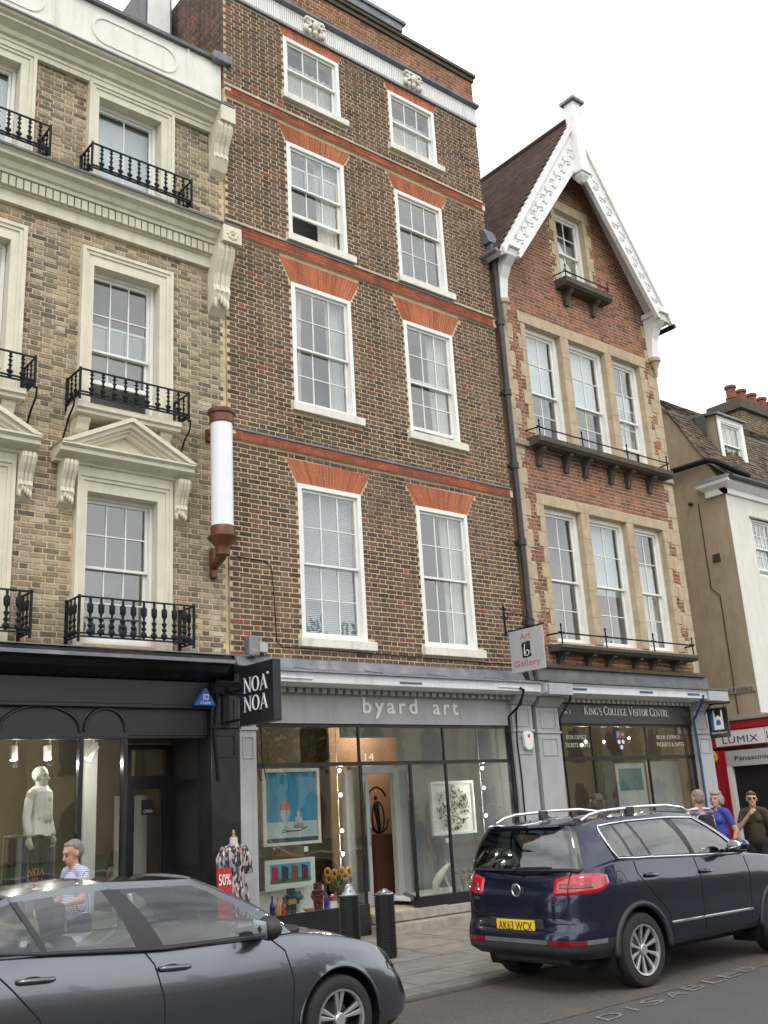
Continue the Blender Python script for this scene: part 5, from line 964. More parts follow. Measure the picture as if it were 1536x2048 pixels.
    # side projections
    def side(x, z, s=-1):
        h = bvh.ray_cast(Vector((x, 3*s, z)), Vector((0, -s, 0))); return h[0] if h[0] else Vector((x, s*W, z))
    def rear(y, z): h = bvh.ray_cast(Vector((xr-3, y, z)), Vector((1, 0, 0))); return h[0] if h[0] else Vector((xr, y, z))
    def seam(pts, r_=.0055, fn=side, nm='door_seam', m='gap', **k):
        Q = []
        for p, q in zip(pts, pts[1:]): Q += [(p[0]+(q[0]-p[0])*t/8, p[1]+(q[1]-p[1])*t/8) for t in range(8)]
        Q.append(pts[-1]); return MB().tube([fn(*p, **k) for p in Q], r_, 5).build(nm, m, root)
    # wheels and wells
    for (wx, wz, wr, ra) in C['wheels']:
        for s in (-1, 1):
            w_ = C['tw']; y0 = s*(W-.02); prof = [(wr*.66, -w_), (wr*.9, -w_), (wr*.98, -w_*.88), (wr, -w_*.6), (wr, -w_*.4), (wr*.985, -w_*.1), (wr*.93, 0), (wr*.80, .008), (wr*.70, .002), (wr*.68, -.03)]
            ty = MB().lathe([(r_, z*s) for r_, z in prof], (wx, y0, wz), 40, axis='y', caps=False).build('wheel', 'rubber', root, 40)
            C['rim'](ty, wx, y0, wz, wr, s)
            MB().lathe([(wr*.66, -s*.02), (wr*.66, -s*w_)], (wx, y0, wz), 32, axis='y', caps=False).build('wheel_barrel', 'alloy_dark', ty, 40); MB().lathe([(wr*.42, -s*.10), (wr*.42, -s*.12)], (wx, y0, wz), 24, axis='y').build('brake_disc', 'alloy_dark', ty)
            A = [(wx+(ra+.012)*cos(t), (ra+.012)*sin(t)+wz) for t in [R(-25)+R(230)*k/28 for k in range(29)]]; wb = MB(); yi = s*(W-.42)
            for p, q in zip(A, A[1:]): wb.poly([(p[0], s*(W*.955), p[1]), (q[0], s*(W*.955), q[1]), (q[0], yi, q[1]), (p[0], yi, p[1])])
            wb.poly([(p[0], yi, p[1]) for p in A]); wb.build('wheel_arch_liner', 'gap', root)
            if C.get('archtrim'):
                tr = []
                for t in [R(-2)+R(184)*k/30 for k in range(31)]: x, z = wx+ra*cos(t), wz+ra*sin(t); tr.append((x, s*W*.98, z))
                MB().tube(tr, C['archtrim'], 8).build('arch_trim', C['archm'], root, True)
    MB().box(xr+.35, xf-.35, -W*.72, W*.72, C['sill']-.08, C['sill']+.12).build('underbody', 'gap', root)
    return dict(gp=gp, bvh=bvh, body=body, side=side, rear=rear, seam=seam, shell=shell, bm=bm)
def seats(root, xs, zb, zt, W):
    for x, rearrow in xs:
        for y in (-.38, .38):
            s = MB().hull([(x-.10, y-.24, zb-.3), (x+.10, y-.24, zb-.3), (x+.10, y+.24, zb-.3), (x-.10, y+.24, zb-.3)], [(x-.22, y-.19, zt-.16), (x-.12, y-.19, zt-.16), (x-.12, y+.19, zt-.16), (x-.22, y+.19, zt-.16)]).build('seat', 'seat', root, bev=.05)
            MB().box(x-.25, x-.15, y-.13, y+.13, zt-.12, zt+.05).build('headrest', 'seat', s, bev=.04)
def rim_spokes(n, m1, wide, twin=False):
    def fn(par, wx, y0, wz, wr, s):
        R1 = wr*.665; yo = y0-s*.012
        MB().lathe([(R1*.93, -s*.03), (R1*.95, s*.004), (R1*1.02, s*.008), (R1*1.03, -s*.02)], (wx, y0-s*.0, wz), 40, axis='y', caps=False).build('rim', m1, par, 40)
        for i in range(n):
            t = 2*pi*i/n+.3; mb = MB()
            for dd in ((-.17, .17) if twin else (0,)):
                def P(r_, off, y): a = t+off; return (wx+r_*cos(a), y, wz+r_*sin(a))
                wo, wi = (wide, wide*1.6)
                mb.hull([P(R1*.16, -wi+dd, yo-s*.02), P(R1*.16, wi+dd, yo-s*.02), P(R1*.95, wo+dd*.9, yo), P(R1*.95, -wo+dd*.9, yo)], [P(R1*.16, -wi+dd, yo-s*.045), P(R1*.16, wi+dd, yo-s*.045), P(R1*.95, wo+dd*.9, yo-s*.035), P(R1*.95, -wo+dd*.9, yo-s*.035)])
            mb.build('spoke', m1, par, bev=.004)
        MB().lathe([(R1*.23, -s*.05), (R1*.23, -s*.012), (R1*.19, -s*.004)], (wx, y0, wz), 20, axis='y').build('hub_cap', m1, par, 40)
    return fn
# ---- grey saloon
sk_ = thing('car', 'blue-grey saloon car parked in the left foreground', 'car', (4.92, -4.6, 0), local=True)
SC = dict(xr=-3.80, xf=.87, W=.905, sill=.17, crown=.055, n=6.5, gx=-1.6, bulge=.055, rcrown=.02, tw=.20, wheels=[(0, .312, .312, .372), (-2.69, .312, .312, .385)],
 top=[(-3.8, .96), (-3.4, 1.05), (-2.9, 1.07), (-2.3, 1.045), (-1.6, .99), (-1.0, .965), (-.4, .955), (-.1, .915), (.25, .84), (.5, .775), (.68, .70), (.87, .58)],
 wy=[(0, .90), (.12, .96), (.3, .985), (.5, .998), (.6, 1.), (.7, .992), (.8, .975), (.9, .952), (1, .918)], fx=[(0, -.12), (.15, -.01), (.4, 0), (.7, -.07), (1, -.20)], rx=[(0, -.12), (.2, -.01), (.45, 0), (.8, -.06), (1, -.14)],
 fmat=lambda c: 1 if c.z < .205 else 0, mats=['paint_grey', 'plastic'], pillar='plastic', glass='glass_car', roofmat='paint_grey',
 cols=[(-.10, 0, .97, -1.06, 0, 1.425), (-.16, -.45, .965, -1.07, -.36, 1.418), (-.34, -.74, .965, -1.06, -.53, 1.395), (-.50, -.835, .962, -1.20, -.555, 1.40), (-1.44, -.85, .975, -1.72, -.565, 1.425), (-1.65, -.85, .99, -1.84, -.565, 1.427), (-2.25, -.845, 1.04, -2.40, -.555, 1.395), (-2.29, -.845, 1.042, -2.44, -.55, 1.388), (-2.56, -.84, 1.075, -2.74, -.54, 1.275), (-3.02, -.74, 1.075, -2.82, -.52, 1.29), (-3.25, -.45, 1.11, -2.6, -.38, 1.39), (-3.30, 0, 1.12, -2.55, 0, 1.40)],
 kinds=['screen', 'screen', 'paint', 'glass', 'black', 'glass', 'black', 'glass', 'paint', 'rear', 'rear'], rim=rim_spokes(5, 'alloy', .10, True), archtrim=.012, archm='paint_grey')
g = car(sk_, SC); seats(sk_, [(-1.85, 0), (-2.65, 1)], 1.0, 1.27, .8)
MB().box(-2.3, -1.25, -.40, .40, 1.425, 1.452).build('glass_roof', 'glass_tint', sk_, bev=.02) if False else None
sd_ = g['side']
for s in (-1, 1):
    g['seam']([(-1.60, .985), (-1.53, .89), (-1.47, .66), (-1.47, .30), (-1.52, .22)], s=s); g['seam']([(-.60, .95), (-.48, .85), (-.43, .66), (-.44, .36), (-.50, .22)], s=s); g['seam']([(-2.66, 1.04), (-2.50, .88), (-2.32, .68), (-2.22, .50)], s=s); g['seam']([(-.5, .225), (-1.5, .215), (-2.2, .225)], s=s)
    for x, z in ((-2.34, .905), (-1.38, .855)):
        p = sd_(x, z, s); h = MB().tube([(x-.12, p.y*1.0+s*.0, z+.005), (x-.10, p.y+s*.025, z+.006), (x, p.y+s*.035, z+.002), (x+.09, p.y+s*.025, z-.004), (x+.11, p.y, z-.006)], .017, 8).build('door_handle', 'paint_grey', sk_, True); MB().ball((x-.03, p.y-s*.004, z), (.075, .008, .026)).build('handle_recess', 'gap', h, True)
    MB().tube([(-2.58, s*.865, 1.075)]+[(c[0], s*(abs(c[1])+.012), c[2]+.004) for c in reversed(SC['cols'][3:9])], .008, 6).build('belt_trim', 'plastic', sk_)
    m_ = MB().ball((-.70, s*1.0, 1.035), (.085, .12, .085), 14, 10).box(-.72, -.62, s*.86 if s > 0 else -.96, s*.96 if s > 0 else -.86, .975, 1.01).build('door_mirror', 'plastic', sk_, True); MB().hull([(-.775, s*.92, .97), (-.775, s*1.09, .98), (-.775, s*1.09, 1.09), (-.775, s*.92, 1.10)], [(-.78, s*.92, .97), (-.78, s*1.09, .98), (-.78, s*1.09, 1.09), (-.78, s*.92, 1.10)]).build('mirror_glass', 'chrome', m_)
    g['shell']('headlight', 'glass_tint', lambda c: c.x > .52+.35*(c.z-.62) and .60 < c.z < .70 and abs(c.y) > .42 and (c.y < 0) == (s < 0), .006); g['shell']('tail_light', 'lamp_red', lambda c: c.x < -3.45 and .78 < c.z < .95 and abs(c.y) > .45 and (c.y < 0) == (s < 0), .006)
g['shell']('grille', 'plastic', lambda c: c.x > .60 and .47 < c.z < .62 and abs(c.y) < .42, .004)
MB().lathe([(.165, -.012), (.175, 0), (.165, .012), (.155, 0)], (-.98, -.36, 1.02), 24, axis='x').build('steering_wheel', 'plastic', sk_, True)
MB().tube([(-1.62, -.66, 1.34), (-1.58, -.64, 1.15), (-1.55, -.62, .98)], .018, 6).build('seat_belt', 'sign_grey', sk_); MB().hull([(-1.30, -.62, 1.20), (-1.05, -.5, 1.06), (-1.05, -.45, 1.02), (-1.32, -.58, 1.10)], [(-1.30, -.6, 1.21), (-1.05, -.48, 1.07), (-1.05, -.43, 1.03), (-1.32, -.56, 1.11)]).build('sun_visor', 'curtain', sk_) if False else None
box('dashboard', 'plastic', -.75, -.25, -.75, .75, .93, 1.0, sk_, bev=.03); box('rear_view_mirror', 'plastic', -1.02, -.99, -.12, .12, 1.26, 1.32, sk_)
# ---- dark blue sport utility
sv = thing('car', 'dark navy sport utility car parked facing away in front of the visitor centre', 'car', (8.66, -4.60, 0), local=True)
VC = dict(xr=-.90, xf=3.48, W=.90, sill=.33, crown=.05, n=7.5, gx=.9, bulge=.045, rcrown=.03, tw=.23, wheels=[(0, .345, .345, .425), (2.56, .345, .345, .425)],
 top=[(-.9, 1.13), (-.5, 1.15), (-.2, 1.195), (.3, 1.18), (1.1, 1.14), (2.1, 1.10), (2.5, 1.06), (2.9, 1.01), (3.25, .93), (3.48, .80)],
 wy=[(0, .93), (.1, .985), (.25, 1.0), (.5, .99), (.72, 1.0), (.80, .985), (.9, .965), (1, .945)], fx=[(0, -.12), (.2, 0), (.45, 0), (.75, -.06), (1, -.2)], rx=[(0, -.12), (.08, .0), (.2, .0), (.32, -.01), (.40, -.055), (.6, -.065), (.75, -.075), (.9, -.12), (1, -.17)],
 fmat=lambda c: 1 if (c.z < .405 or (c.x < -.42 and c.z < .50)) else 0, mats=['paint_navy', 'plastic'], pillar='plastic', glass='glass_tint', roofmat='paint_navy',
 cols=[(2.42, 0, 1.12, 1.50, 0, 1.615), (2.36, -.45, 1.11, 1.47, -.40, 1.605), (2.18, -.76, 1.10, 1.38, -.61, 1.585), (1.98, -.84, 1.11, 1.26, -.635, 1.58), (1.11, -.845, 1.145, .90, -.655, 1.598), (1.03, -.845, 1.15, .75, -.655, 1.60), (.36, -.845, 1.18, .18, -.65, 1.592), (.31, -.845, 1.185, .14, -.65, 1.59), (.06, -.845, 1.19, -.05, -.645, 1.578), (.01, -.845, 1.195, -.09, -.645, 1.575), (-.22, -.84, 1.205, -.27, -.635, 1.558), (-.66, -.765, 1.13, -.54, -.615, 1.535), (-.74, -.60, 1.13, -.62, -.50, 1.55), (-.80, 0, 1.13, -.68, 0, 1.565)],
 kinds=['screen', 'screen', 'paint', 'glass', 'black', 'glass', 'black', 'glass', 'black', 'glass', 'paint', 'rear', 'rear'], rim=rim_spokes(10, 'alloy', .095), archtrim=.03, archm='plastic')
g = car(sv, VC); seats(sv, [(1.05, 0), (.05, 1)], 1.15, 1.42, .8)
for s in (-1, 1):
    g['seam']([(1.05, 1.13), (1.08, .95), (1.07, .70), (1.06, .42)], s=s); g['seam']([(.02, 1.17), (.03, 1.05), (.20, .88), (.46, .66), (.50, .42)], s=s); g['seam']([(2.0, 1.08), (2.02, .9), (1.98, .6), (1.95, .42)], s=s)
    for x, z in ((.235, 1.02), (1.18, .985)):
        p = g['side'](x, z, s); h = MB().tube([(x-.10, p.y, z+.004), (x-.08, p.y+s*.025, z+.004), (x, p.y+s*.034, z), (x+.08, p.y+s*.025, z-.004), (x+.10, p.y, z-.004)], .016, 8).build('door_handle', 'paint_navy', sv, True); MB().ball((x, p.y-s*.003, z), (.07, .006, .024)).build('handle_recess', 'gap', h, True)
    ch_ = [(c[0], s*(abs(c[1])+.016), c[2]+.006) for c in VC['cols'][3:11]]; tp = [tuple(Vector(g['gp'](c, .88, -s))+Vector((0, s*.006, .004))) for c in VC['cols'][3:11]]
    MB().tube(ch_+[tuple(Vector(g['gp'](VC['cols'][10], q, -s))+Vector((-.03*sin(pi*q), s*.006, 0))) for q in (.2, .4, .6, .8)]+list(reversed(tp))+[tuple(Vector(g['gp'](VC['cols'][3], q, -s))+Vector((.012, s*.006, 0))) for q in (.7, .5, .3, .1)]+[ch_[0]], .010, 6).build('chrome_trim', 'chrome', sv, True)
    MB().tube([(-.42, s*.60, 1.585), (-.30, s*.60, 1.635), (-.12, s*.605, 1.665), (.5, s*.61, 1.685), (1.0, s*.61, 1.68), (1.3, s*.605, 1.645), (1.42, s*.60, 1.60)], .018, 8).build('roof_rail', 'chrome', sv, True); box('rail_foot', 'plastic', .3, .42, s*.61-.02, s*.61+.02, 1.6, 1.69, sv)
    MB().tube([g['side'](x, z, s)+Vector((0, s*.006, 0)) for x, z in [(.46+.1*k, .545-.001*k) for k in range(16)]], .014, 6).build('side_strip', 'chrome', sv)
    m_ = MB().ball((1.68, s*1.02, 1.215), (.10, .12, .075), 14, 10).box(1.66, 1.78, s*.86 if s > 0 else -.97, s*.97 if s > 0 else -.86, 1.14, 1.19).build('door_mirror', 'paint_navy', sv, True); MB().ball((1.66, s*1.03, 1.165), (.075, .09, .03)).build('mirror_base', 'plastic', m_, True); MB().ball((1.585, s*1.02, 1.22), (.008, .095, .055)).build('mirror_glass', 'chrome', m_, True)
    side_ok = lambda c: (c.y < 0) == (s < 0)
    def lamp(nm, m, p0, p1, zlo, zhi, off, par):
        mb = MB(); nu, nv = 26, 8; G_ = []
        for i in range(nu+1):
            u = i/nu; ph = R(p0+(p1-p0)*u); d = Vector((-cos(ph), s*sin(ph), 0)); a, b = zlo(u), zhi(u); G_.append([])
            for j in range(nv+1):
                z = a+(b-a)*j/nv; o_ = Vector((-.50, s*.48, z)); h = g['bvh'].ray_cast(o_+d*2, -d); q = (h[0] if h[0] else o_+d*.4)+d*off*(1 if 0 < j < nv and 0 < i < nu else -.3); G_[-1].append(q)
        for i in range(nu):
            for j in range(nv): mb.poly([G_[i][j], G_[i+1][j], G_[i+1][j+1], G_[i][j+1]])
        o = mb.build(nm, m, par, True); b2 = bmesh.new(); b2.from_mesh(o.data); bmesh.ops.remove_doubles(b2, verts=b2.verts, dist=.0008); bmesh.ops.recalc_face_normals(b2, faces=b2.faces); b2.to_mesh(o.data); b2.free(); return o
    tip = lambda u: max(0, (u-.72)/.28)
    tl = lamp('tail_light', 'lamp_red', 0, 104, lambda u: .895+.03*u+.075*tip(u)**2, lambda u: 1.06+.045*min(1, u*2.5)-.035*tip(u)**3, .014, sv)
    lamp('lamp_core', 'lamp_dark', 14, 72, lambda u: .965, lambda u: 1.02, .018, tl)
    MB().tube([g['rear'](s*.665, .87+.03*k)+Vector((-.014, 0, 0)) for k in range(9)], .005, 5).build('lamp_seam', 'gap', tl)
    g['shell']('reflector', 'lamp_dark', lambda c: side_ok(c) and .42 < abs(c.y) < .80 and c.x < -.6 and .48 < c.z < .525, .008)
g['seam']([(-.665, 1.12), (-.67, 1.0), (-.67, .86), (-.63, .76), (-.56, .71), (0, .70), (.56, .71), (.63, .76), (.67, .86), (.67, 1.0), (.665, 1.12)], fn=g['rear'], nm='tailgate_seam'); g['seam']([(-.80, .655), (0, .645), (.80, .655)], .005, g['rear'], 'bumper_seam')
g['shell']('bumper_strip', 'lead_dark', lambda c: c.x < -.5 and .475 < c.z < .53 and abs(c.y) < .86, .004)
p = g['rear'](0, .62); px_ = p.x-.012
pl_ = box('number_plate', 'plate_yellow', px_-.006, px_+.02, -.26, .26, .565, .677, sv, bev=.004); letters('plate_characters', textmesh('AK63 WCX', .078, .46), 'letter_black', (px_-.006, .23, .583), (0, -1, 0), (0, 0, 1), pl_, .003)
box('plate_recess', 'plastic', px_+.003, px_+.03, -.36, .36, .545, .69, sv, bev=.01)
p = g['rear'](0, .95); em = MB().lathe([(.044, 0), (.055, -.006), (.062, -.008), (.066, 0)], (p.x-.010, 0, .95), 28, axis='x').build('badge', 'chrome', sv, True)
def bar2(mb, a, b, w_): 
    d = Vector((b[0]-a[0], b[1]-a[1])).normalized(); n_ = Vector((-d.y, d.x))*w_/2; x = p.x-.016
    Q = [(a[0]+n_.x, a[1]+n_.y), (b[0]+n_.x, b[1]+n_.y), (b[0]-n_.x, b[1]-n_.y), (a[0]-n_.x, a[1]-n_.y)]; mb.hull([(x, -u, .95+v) for u, v in Q], [(x+.006, -u, .95+v) for u, v in Q])
vw = MB()
for a, b in (((-.024, .050), (0, .006)), ((.024, .050), (0, .006)), ((-.050, .026), (-.022, -.048)), ((-.022, -.048), (0, .004)), ((0, .004), (.022, -.048)), ((.022, -.048), (.050, .026))): bar2(vw, a, b, .011)
vw.build('badge_letters', 'chrome', em); MB().lathe([(.05, 0), (.05, .004)], (p.x-.011, 0, .95), 24, axis='x').build('badge_disc', 'letter_black', em)
for s_, y, w_, z in (('2.0 TDI', -.40, .20, .845), ('TIGUAN', .74, .20, .845)): q = g['rear'](y-.1, z); letters('badge_lettering', textmesh(s_, .034, w_), 'chrome', (min(q.x, g['rear'](y, z).x)-.010, y, z), (0, -1, 0), (0, 0, 1), sv, .008)
q = g['rear'](-.5, .815); letters('badge_lettering', textmesh('4MOTION', .018, .12), 'chrome', (q.x-.012, -.48, .818), (0, -1, 0), (0, 0, 1), sv, .004)
MB().ext([], 0, 0) if False else None
sp = MB()
for k in range(12):
    y0, y1 = -.60+.1*k, -.50+.1*k; f_ = lambda y: 1-(abs(y)/.6)**4*.35; A = lambda y: [(-.50, y, 1.565+.02*f_(y)), (-.76*f_(y)-.02, y, 1.57), (-.77*f_(y)-.02, y, 1.545), (-.58, y, 1.525)]
    sp.hull(A(y0), A(y1))
so_ = sp.build('spoiler', 'paint_navy', sv, 40); box('brake_light', 'lamp_dark', -.775, -.76, -.16, .16, 1.548, 1.566, so_)
wp = MB().tube([(-.80, .02, 1.155), (-.80, -.15, 1.16), (-.80, -.42, 1.165)], .010, 6).ball((-.81, .02, 1.15), .022).build('rear_wiper', 'plastic', sv)
MB().hull([(-.36, -.02, 1.615), (-.20, -.02, 1.62), (-.20, .02, 1.62), (-.36, .02, 1.615)], [(-.38, -.006, 1.70), (-.35, -.006, 1.70), (-.35, .006, 1.70), (-.38, .006, 1.70)]).build('roof_aerial', 'plastic', sv)
MB().tube([g['side'](-.255+.085*cos(a), 1.02+.075*sin(a)) for a in [2*pi*k/24 for k in range(25)]], .003, 4).build('fuel_flap', 'gap', sv)
box('lower_bumper', 'plastic', -.70, -.45, -.50, .50, .25, .36, sv, bev=.03)
MB().lathe([(.165, -.012), (.175, 0), (.165, .012), (.155, 0)], (1.62, -.36, 1.14), 24, axis='x').build('steering_wheel', 'plastic', sv, True)
# ================================================================= signs and lamp on the walls
s = thing('hanging_sign', 'black box sign with white NOA NOA lettering projecting over the pavement', 'sign', (7.1, -.2, 2.95))
bx = MB().box(7.05, 7.17, -1.43, -.60, 2.96, 3.74).build('sign_box', 'black_paint', s, bev=.008)
for z in (3.375, 3.13): letters('lettering', serif('NOA', .20, .58), 'letter_white', (7.05, -.72, z), (0, -1, 0), (0, 0, 1), s, .006)
MB().lathe([(.013, 7.043), (.018, 7.041), (.018, 7.05)], (0, -1.31, 3.575), 12, axis='x').build('ring_mark', 'letter_white', s)
for z in (3.06, 3.45): MB().tube([(7.11, -.13, z), (7.11, -.62, z)], .02, 8).build('arm', 'iron', s)
MB().box(7.06, 7.16, -.17, -.13, 2.98, 3.52).build('wall_plate', 'iron', s)
s = thing('hanging_sign', 'grey Art Gallery sign hung from an iron bracket beside the downpipe', 'sign', (12.9, 0, 3.95))
MB().box(12.89, 12.91, -.87, -.09, 3.95, 4.68).build('sign_board', 'sign_grey', s, bev=.003)
letters('lettering', textmesh('Art', .12, .25), 'letter_pink', (12.89, -.35, 4.50), (0, -1, 0), (0, 0, 1), s, .003); letters('lettering', textmesh('Gallery', .105, .62), 'letter_pink', (12.89, -.16, 4.045), (0, -1, 0), (0, 0, 1), s, .003)
lg = MB(); lg.hull([(12.889, -y, z) for y, z in ((.38, 4.44), (.43, 4.455), (.47, 4.45), (.53, 4.465), (.57, 4.455), (.575, 4.36), (.565, 4.28), (.58, 4.20), (.53, 4.19), (.47, 4.18), (.42, 4.185), (.375, 4.19), (.38, 4.30), (.37, 4.37))], [(12.886, -y, z) for y, z in ((.38, 4.44), (.43, 4.455), (.47, 4.45), (.53, 4.465), (.57, 4.455), (.575, 4.36), (.565, 4.28), (.58, 4.20), (.53, 4.19), (.47, 4.18), (.42, 4.185), (.375, 4.19), (.38, 4.30), (.37, 4.37))]); lgo = lg.build('logo_block', 'letter_black', s)
MB().tube([(12.884, -y, z) for y, z in ((.455, 4.42), (.44, 4.36), (.425, 4.26), (.435, 4.225), (.46, 4.28), (.49, 4.31), (.53, 4.29), (.535, 4.245), (.50, 4.215), (.455, 4.22))], .009, 6).build('logo_letter', 'letter_white', lgo)
br = MB().tube([(12.9, -.02, 4.69), (12.9, -.92, 4.705)], .013, 6).tube([(12.9, -.01, 5.12), (12.9, -.87, 4.72)], .006, 5).tube([(12.9, -.05+.06*cos(t), 4.98+.06*sin(t)) for t in [k*.5 for k in range(13)]], .008, 5)
for y in (-.2, -.76): br.tube([(12.9, y, 4.70), (12.9, y, 4.66)], .012, 5)
br.box(12.885, 12.915, -.03, .0, 4.62, 5.16).build('bracket', 'iron', s)
s = thing('hanging_sign', 'small black hanging sign with white chapel picture beside the visitor centre', 'sign', (18.5, 0, 2.83))
MB().box(18.49, 18.52, -.66, -.20, 2.83, 3.43).build('sign_board', 'black_paint', s, bev=.004)
MB().hull([(18.488, -.33-y, 2.99+z) for y, z in ((0, 0), (.22, 0), (.215, .36), (.20, .40), (.185, .36), (.175, .24), (.11, .29), (.045, .24), (.035, .36), (.02, .40), (.005, .36))], [(18.486, -.33-y, 2.99+z) for y, z in ((0, 0), (.22, 0), (.215, .36), (.20, .40), (.185, .36), (.175, .24), (.11, .29), (.045, .24), (.035, .36), (.02, .40), (.005, .36))]).build('chapel_picture', 'letter_white', s)
MB().hull([(18.485, -.39-y, 3.08+z) for y, z in ((0, 0), (.10, 0), (.10, .08), (.05, .12), (0, .08))], [(18.483, -.39-y, 3.08+z) for y, z in ((0, 0), (.10, 0), (.10, .08), (.05, .12), (0, .08))]).build('chapel_window', 'blue_sign', s); box('picture_blue', 'blue_sign', 18.486, 18.489, -.33, -.27, 2.99, 3.32, s)  # blue parts of the printed chapel image
letters('lettering', serif("KING'S COLLEGE", .045, .36, .8), 'letter_white', (18.49, -.25, 2.91), (0, -1, 0), (0, 0, 1), s, .003)
MB().tube([(18.5, -.02, 3.52), (18.5, -.75, 3.50)], .016, 6).tube([(18.5, -.25, 3.51), (18.5, -.25, 3.42)], .008, 5).tube([(18.5, -.6, 3.5), (18.5, -.6, 3.42)], .008, 5).tube([(18.5, -.02, 3.15), (18.5, -.15, 3.35), (18.5, -.3, 3.50)], .012, 5).build('bracket', 'iron', s)
s = thing('alarm_box', 'blue triangular alarm box on the black fascia left of the hanging sign', 'alarm', (6.78, -.1, 3.28))
MB().exty([(6.615, 3.275), (6.945, 3.275), (6.93, 3.295), (6.80, 3.51), (6.775, 3.51), (6.63, 3.295)], -.19, -.095).build('case', 'blue_sign', s, bev=.012); letters('lettering', textmesh('Chubb', .042, .16), 'letter_white', (6.70, -.19, 3.295), (1, 0, 0), (0, 0, 1), s, .003)
MB().box(6.745, 6.755, -.193, -.19, 3.355, 3.425).box(6.815, 6.825, -.193, -.19, 3.355, 3.425).box(6.755, 6.815, -.193, -.19, 3.415, 3.425).box(6.755, 6.815, -.193, -.19, 3.355, 3.365).build('emblem_frame', 'letter_white', s); letters('emblem', textmesh('C', .045, .04), 'letter_white', (6.766, -.19, 3.368), (1, 0, 0), (0, 0, 1), s, .003)
lx, ly = 6.93, -.42
s = thing('wall_lamp', 'tall white cylinder lantern in brown metal bracket between the two brick houses', 'lamp', (lx, ly, 5.0))
MB().lathe([(.158, 5.70), (.158, 7.32)], (lx, ly, 0), 32).build('glass_cylinder', 'opal', s, 40)
MB().lathe([(.165, 7.27), (.175, 7.28), (.175, 7.40), (.20, 7.42), (.205, 7.46), (.19, 7.48), (.13, 7.50), (.02, 7.54)], (lx, ly, 0), 32).build('cap', 'copper_brown', s, 40)
MB().lathe([(.02, 5.30), (.10, 5.32), (.105, 5.42), (.12, 5.46), (.20, 5.54), (.215, 5.57), (.17, 5.60), (.17, 5.72), (.165, 5.73)], (lx, ly, 0), 32).build('bowl', 'copper_brown', s, 40)
MB().tube([(lx, ly, 5.36), (lx+.01, ly+.05, 5.31), (lx+.05, -.2, 5.29), (lx+.08, -.04, 5.26)], .07, 12).build('arm', 'copper_brown', s, 40)
MB().box(lx+.03, lx+.14, -.06, .02, 5.08, 5.52).build('wall_plate', 'copper_brown', s, bev=.02); MB().tube([(lx, ly, 7.3), (lx+.03, -.05, 7.24)], .03, 8).box(lx-.02, lx+.08, -.06, .02, 7.14, 7.32).build('top_stay', 'copper_brown', s)
# ================================================================= bollards
def bollard(x, y, label):
    t = thing('bollard', label, 'bollard', (x, y, PZ(y)), 'ribbed bollards on the pavement'); z0 = PZ(y); mb = MB(); oc = lambda r_: [(x+r_*cos(R(22.5+45*k)), y+r_*sin(R(22.5+45*k))) for k in range(8)]
    mb.extz(oc(.118), z0, z0+.72); mb.build('core', 'plastic', t)
    for k in range(24): q = oc(.134); MB().hull([(a, b, z0+.02+.029*k) for a, b in oc(.128)], [(a, b, z0+.02+.029*k+.017) for a, b in q]).build('rib', 'plastic', t)
    MB().hull([(a, b, z0+.72) for a, b in oc(.138)], [(a, b, z0+.735) for a, b in oc(.138)]).build('rim', 'plastic', t)
    return t, z0
t, z0 = bollard(8.36, -1.82, 'ribbed black bollard with flat foil cap, nearer the gallery door'); x, y = 8.36, -1.82
def foil(t, x, y, z, h, r_):
    mb = MB(); rnd = random.Random(int(x*100)); rings = []
    for k in range(5): rr = r_*(1-k/5)**(.8); rings.append([(x+rr*(1+rnd.uniform(-.12, .12))*cos(2*pi*j/12), y+rr*(1+rnd.uniform(-.12, .12))*sin(2*pi*j/12), z+h*k/4+rnd.uniform(-.006, .006)) for j in range(12)])
    for a, b in zip(rings, rings[1:]): mb.hull(a, b, False)
    mb.poly(rings[-1]); mb.build('foil_cap', 'foil', t)
foil(t, x, y, z0+.735, .055, .125)
t, z0 = bollard(8.05, -1.50, 'ribbed black bollard with tall crumpled foil cap, beside the saloon bonnet'); foil(t, 8.05, -1.50, z0+.735, .13, .10)
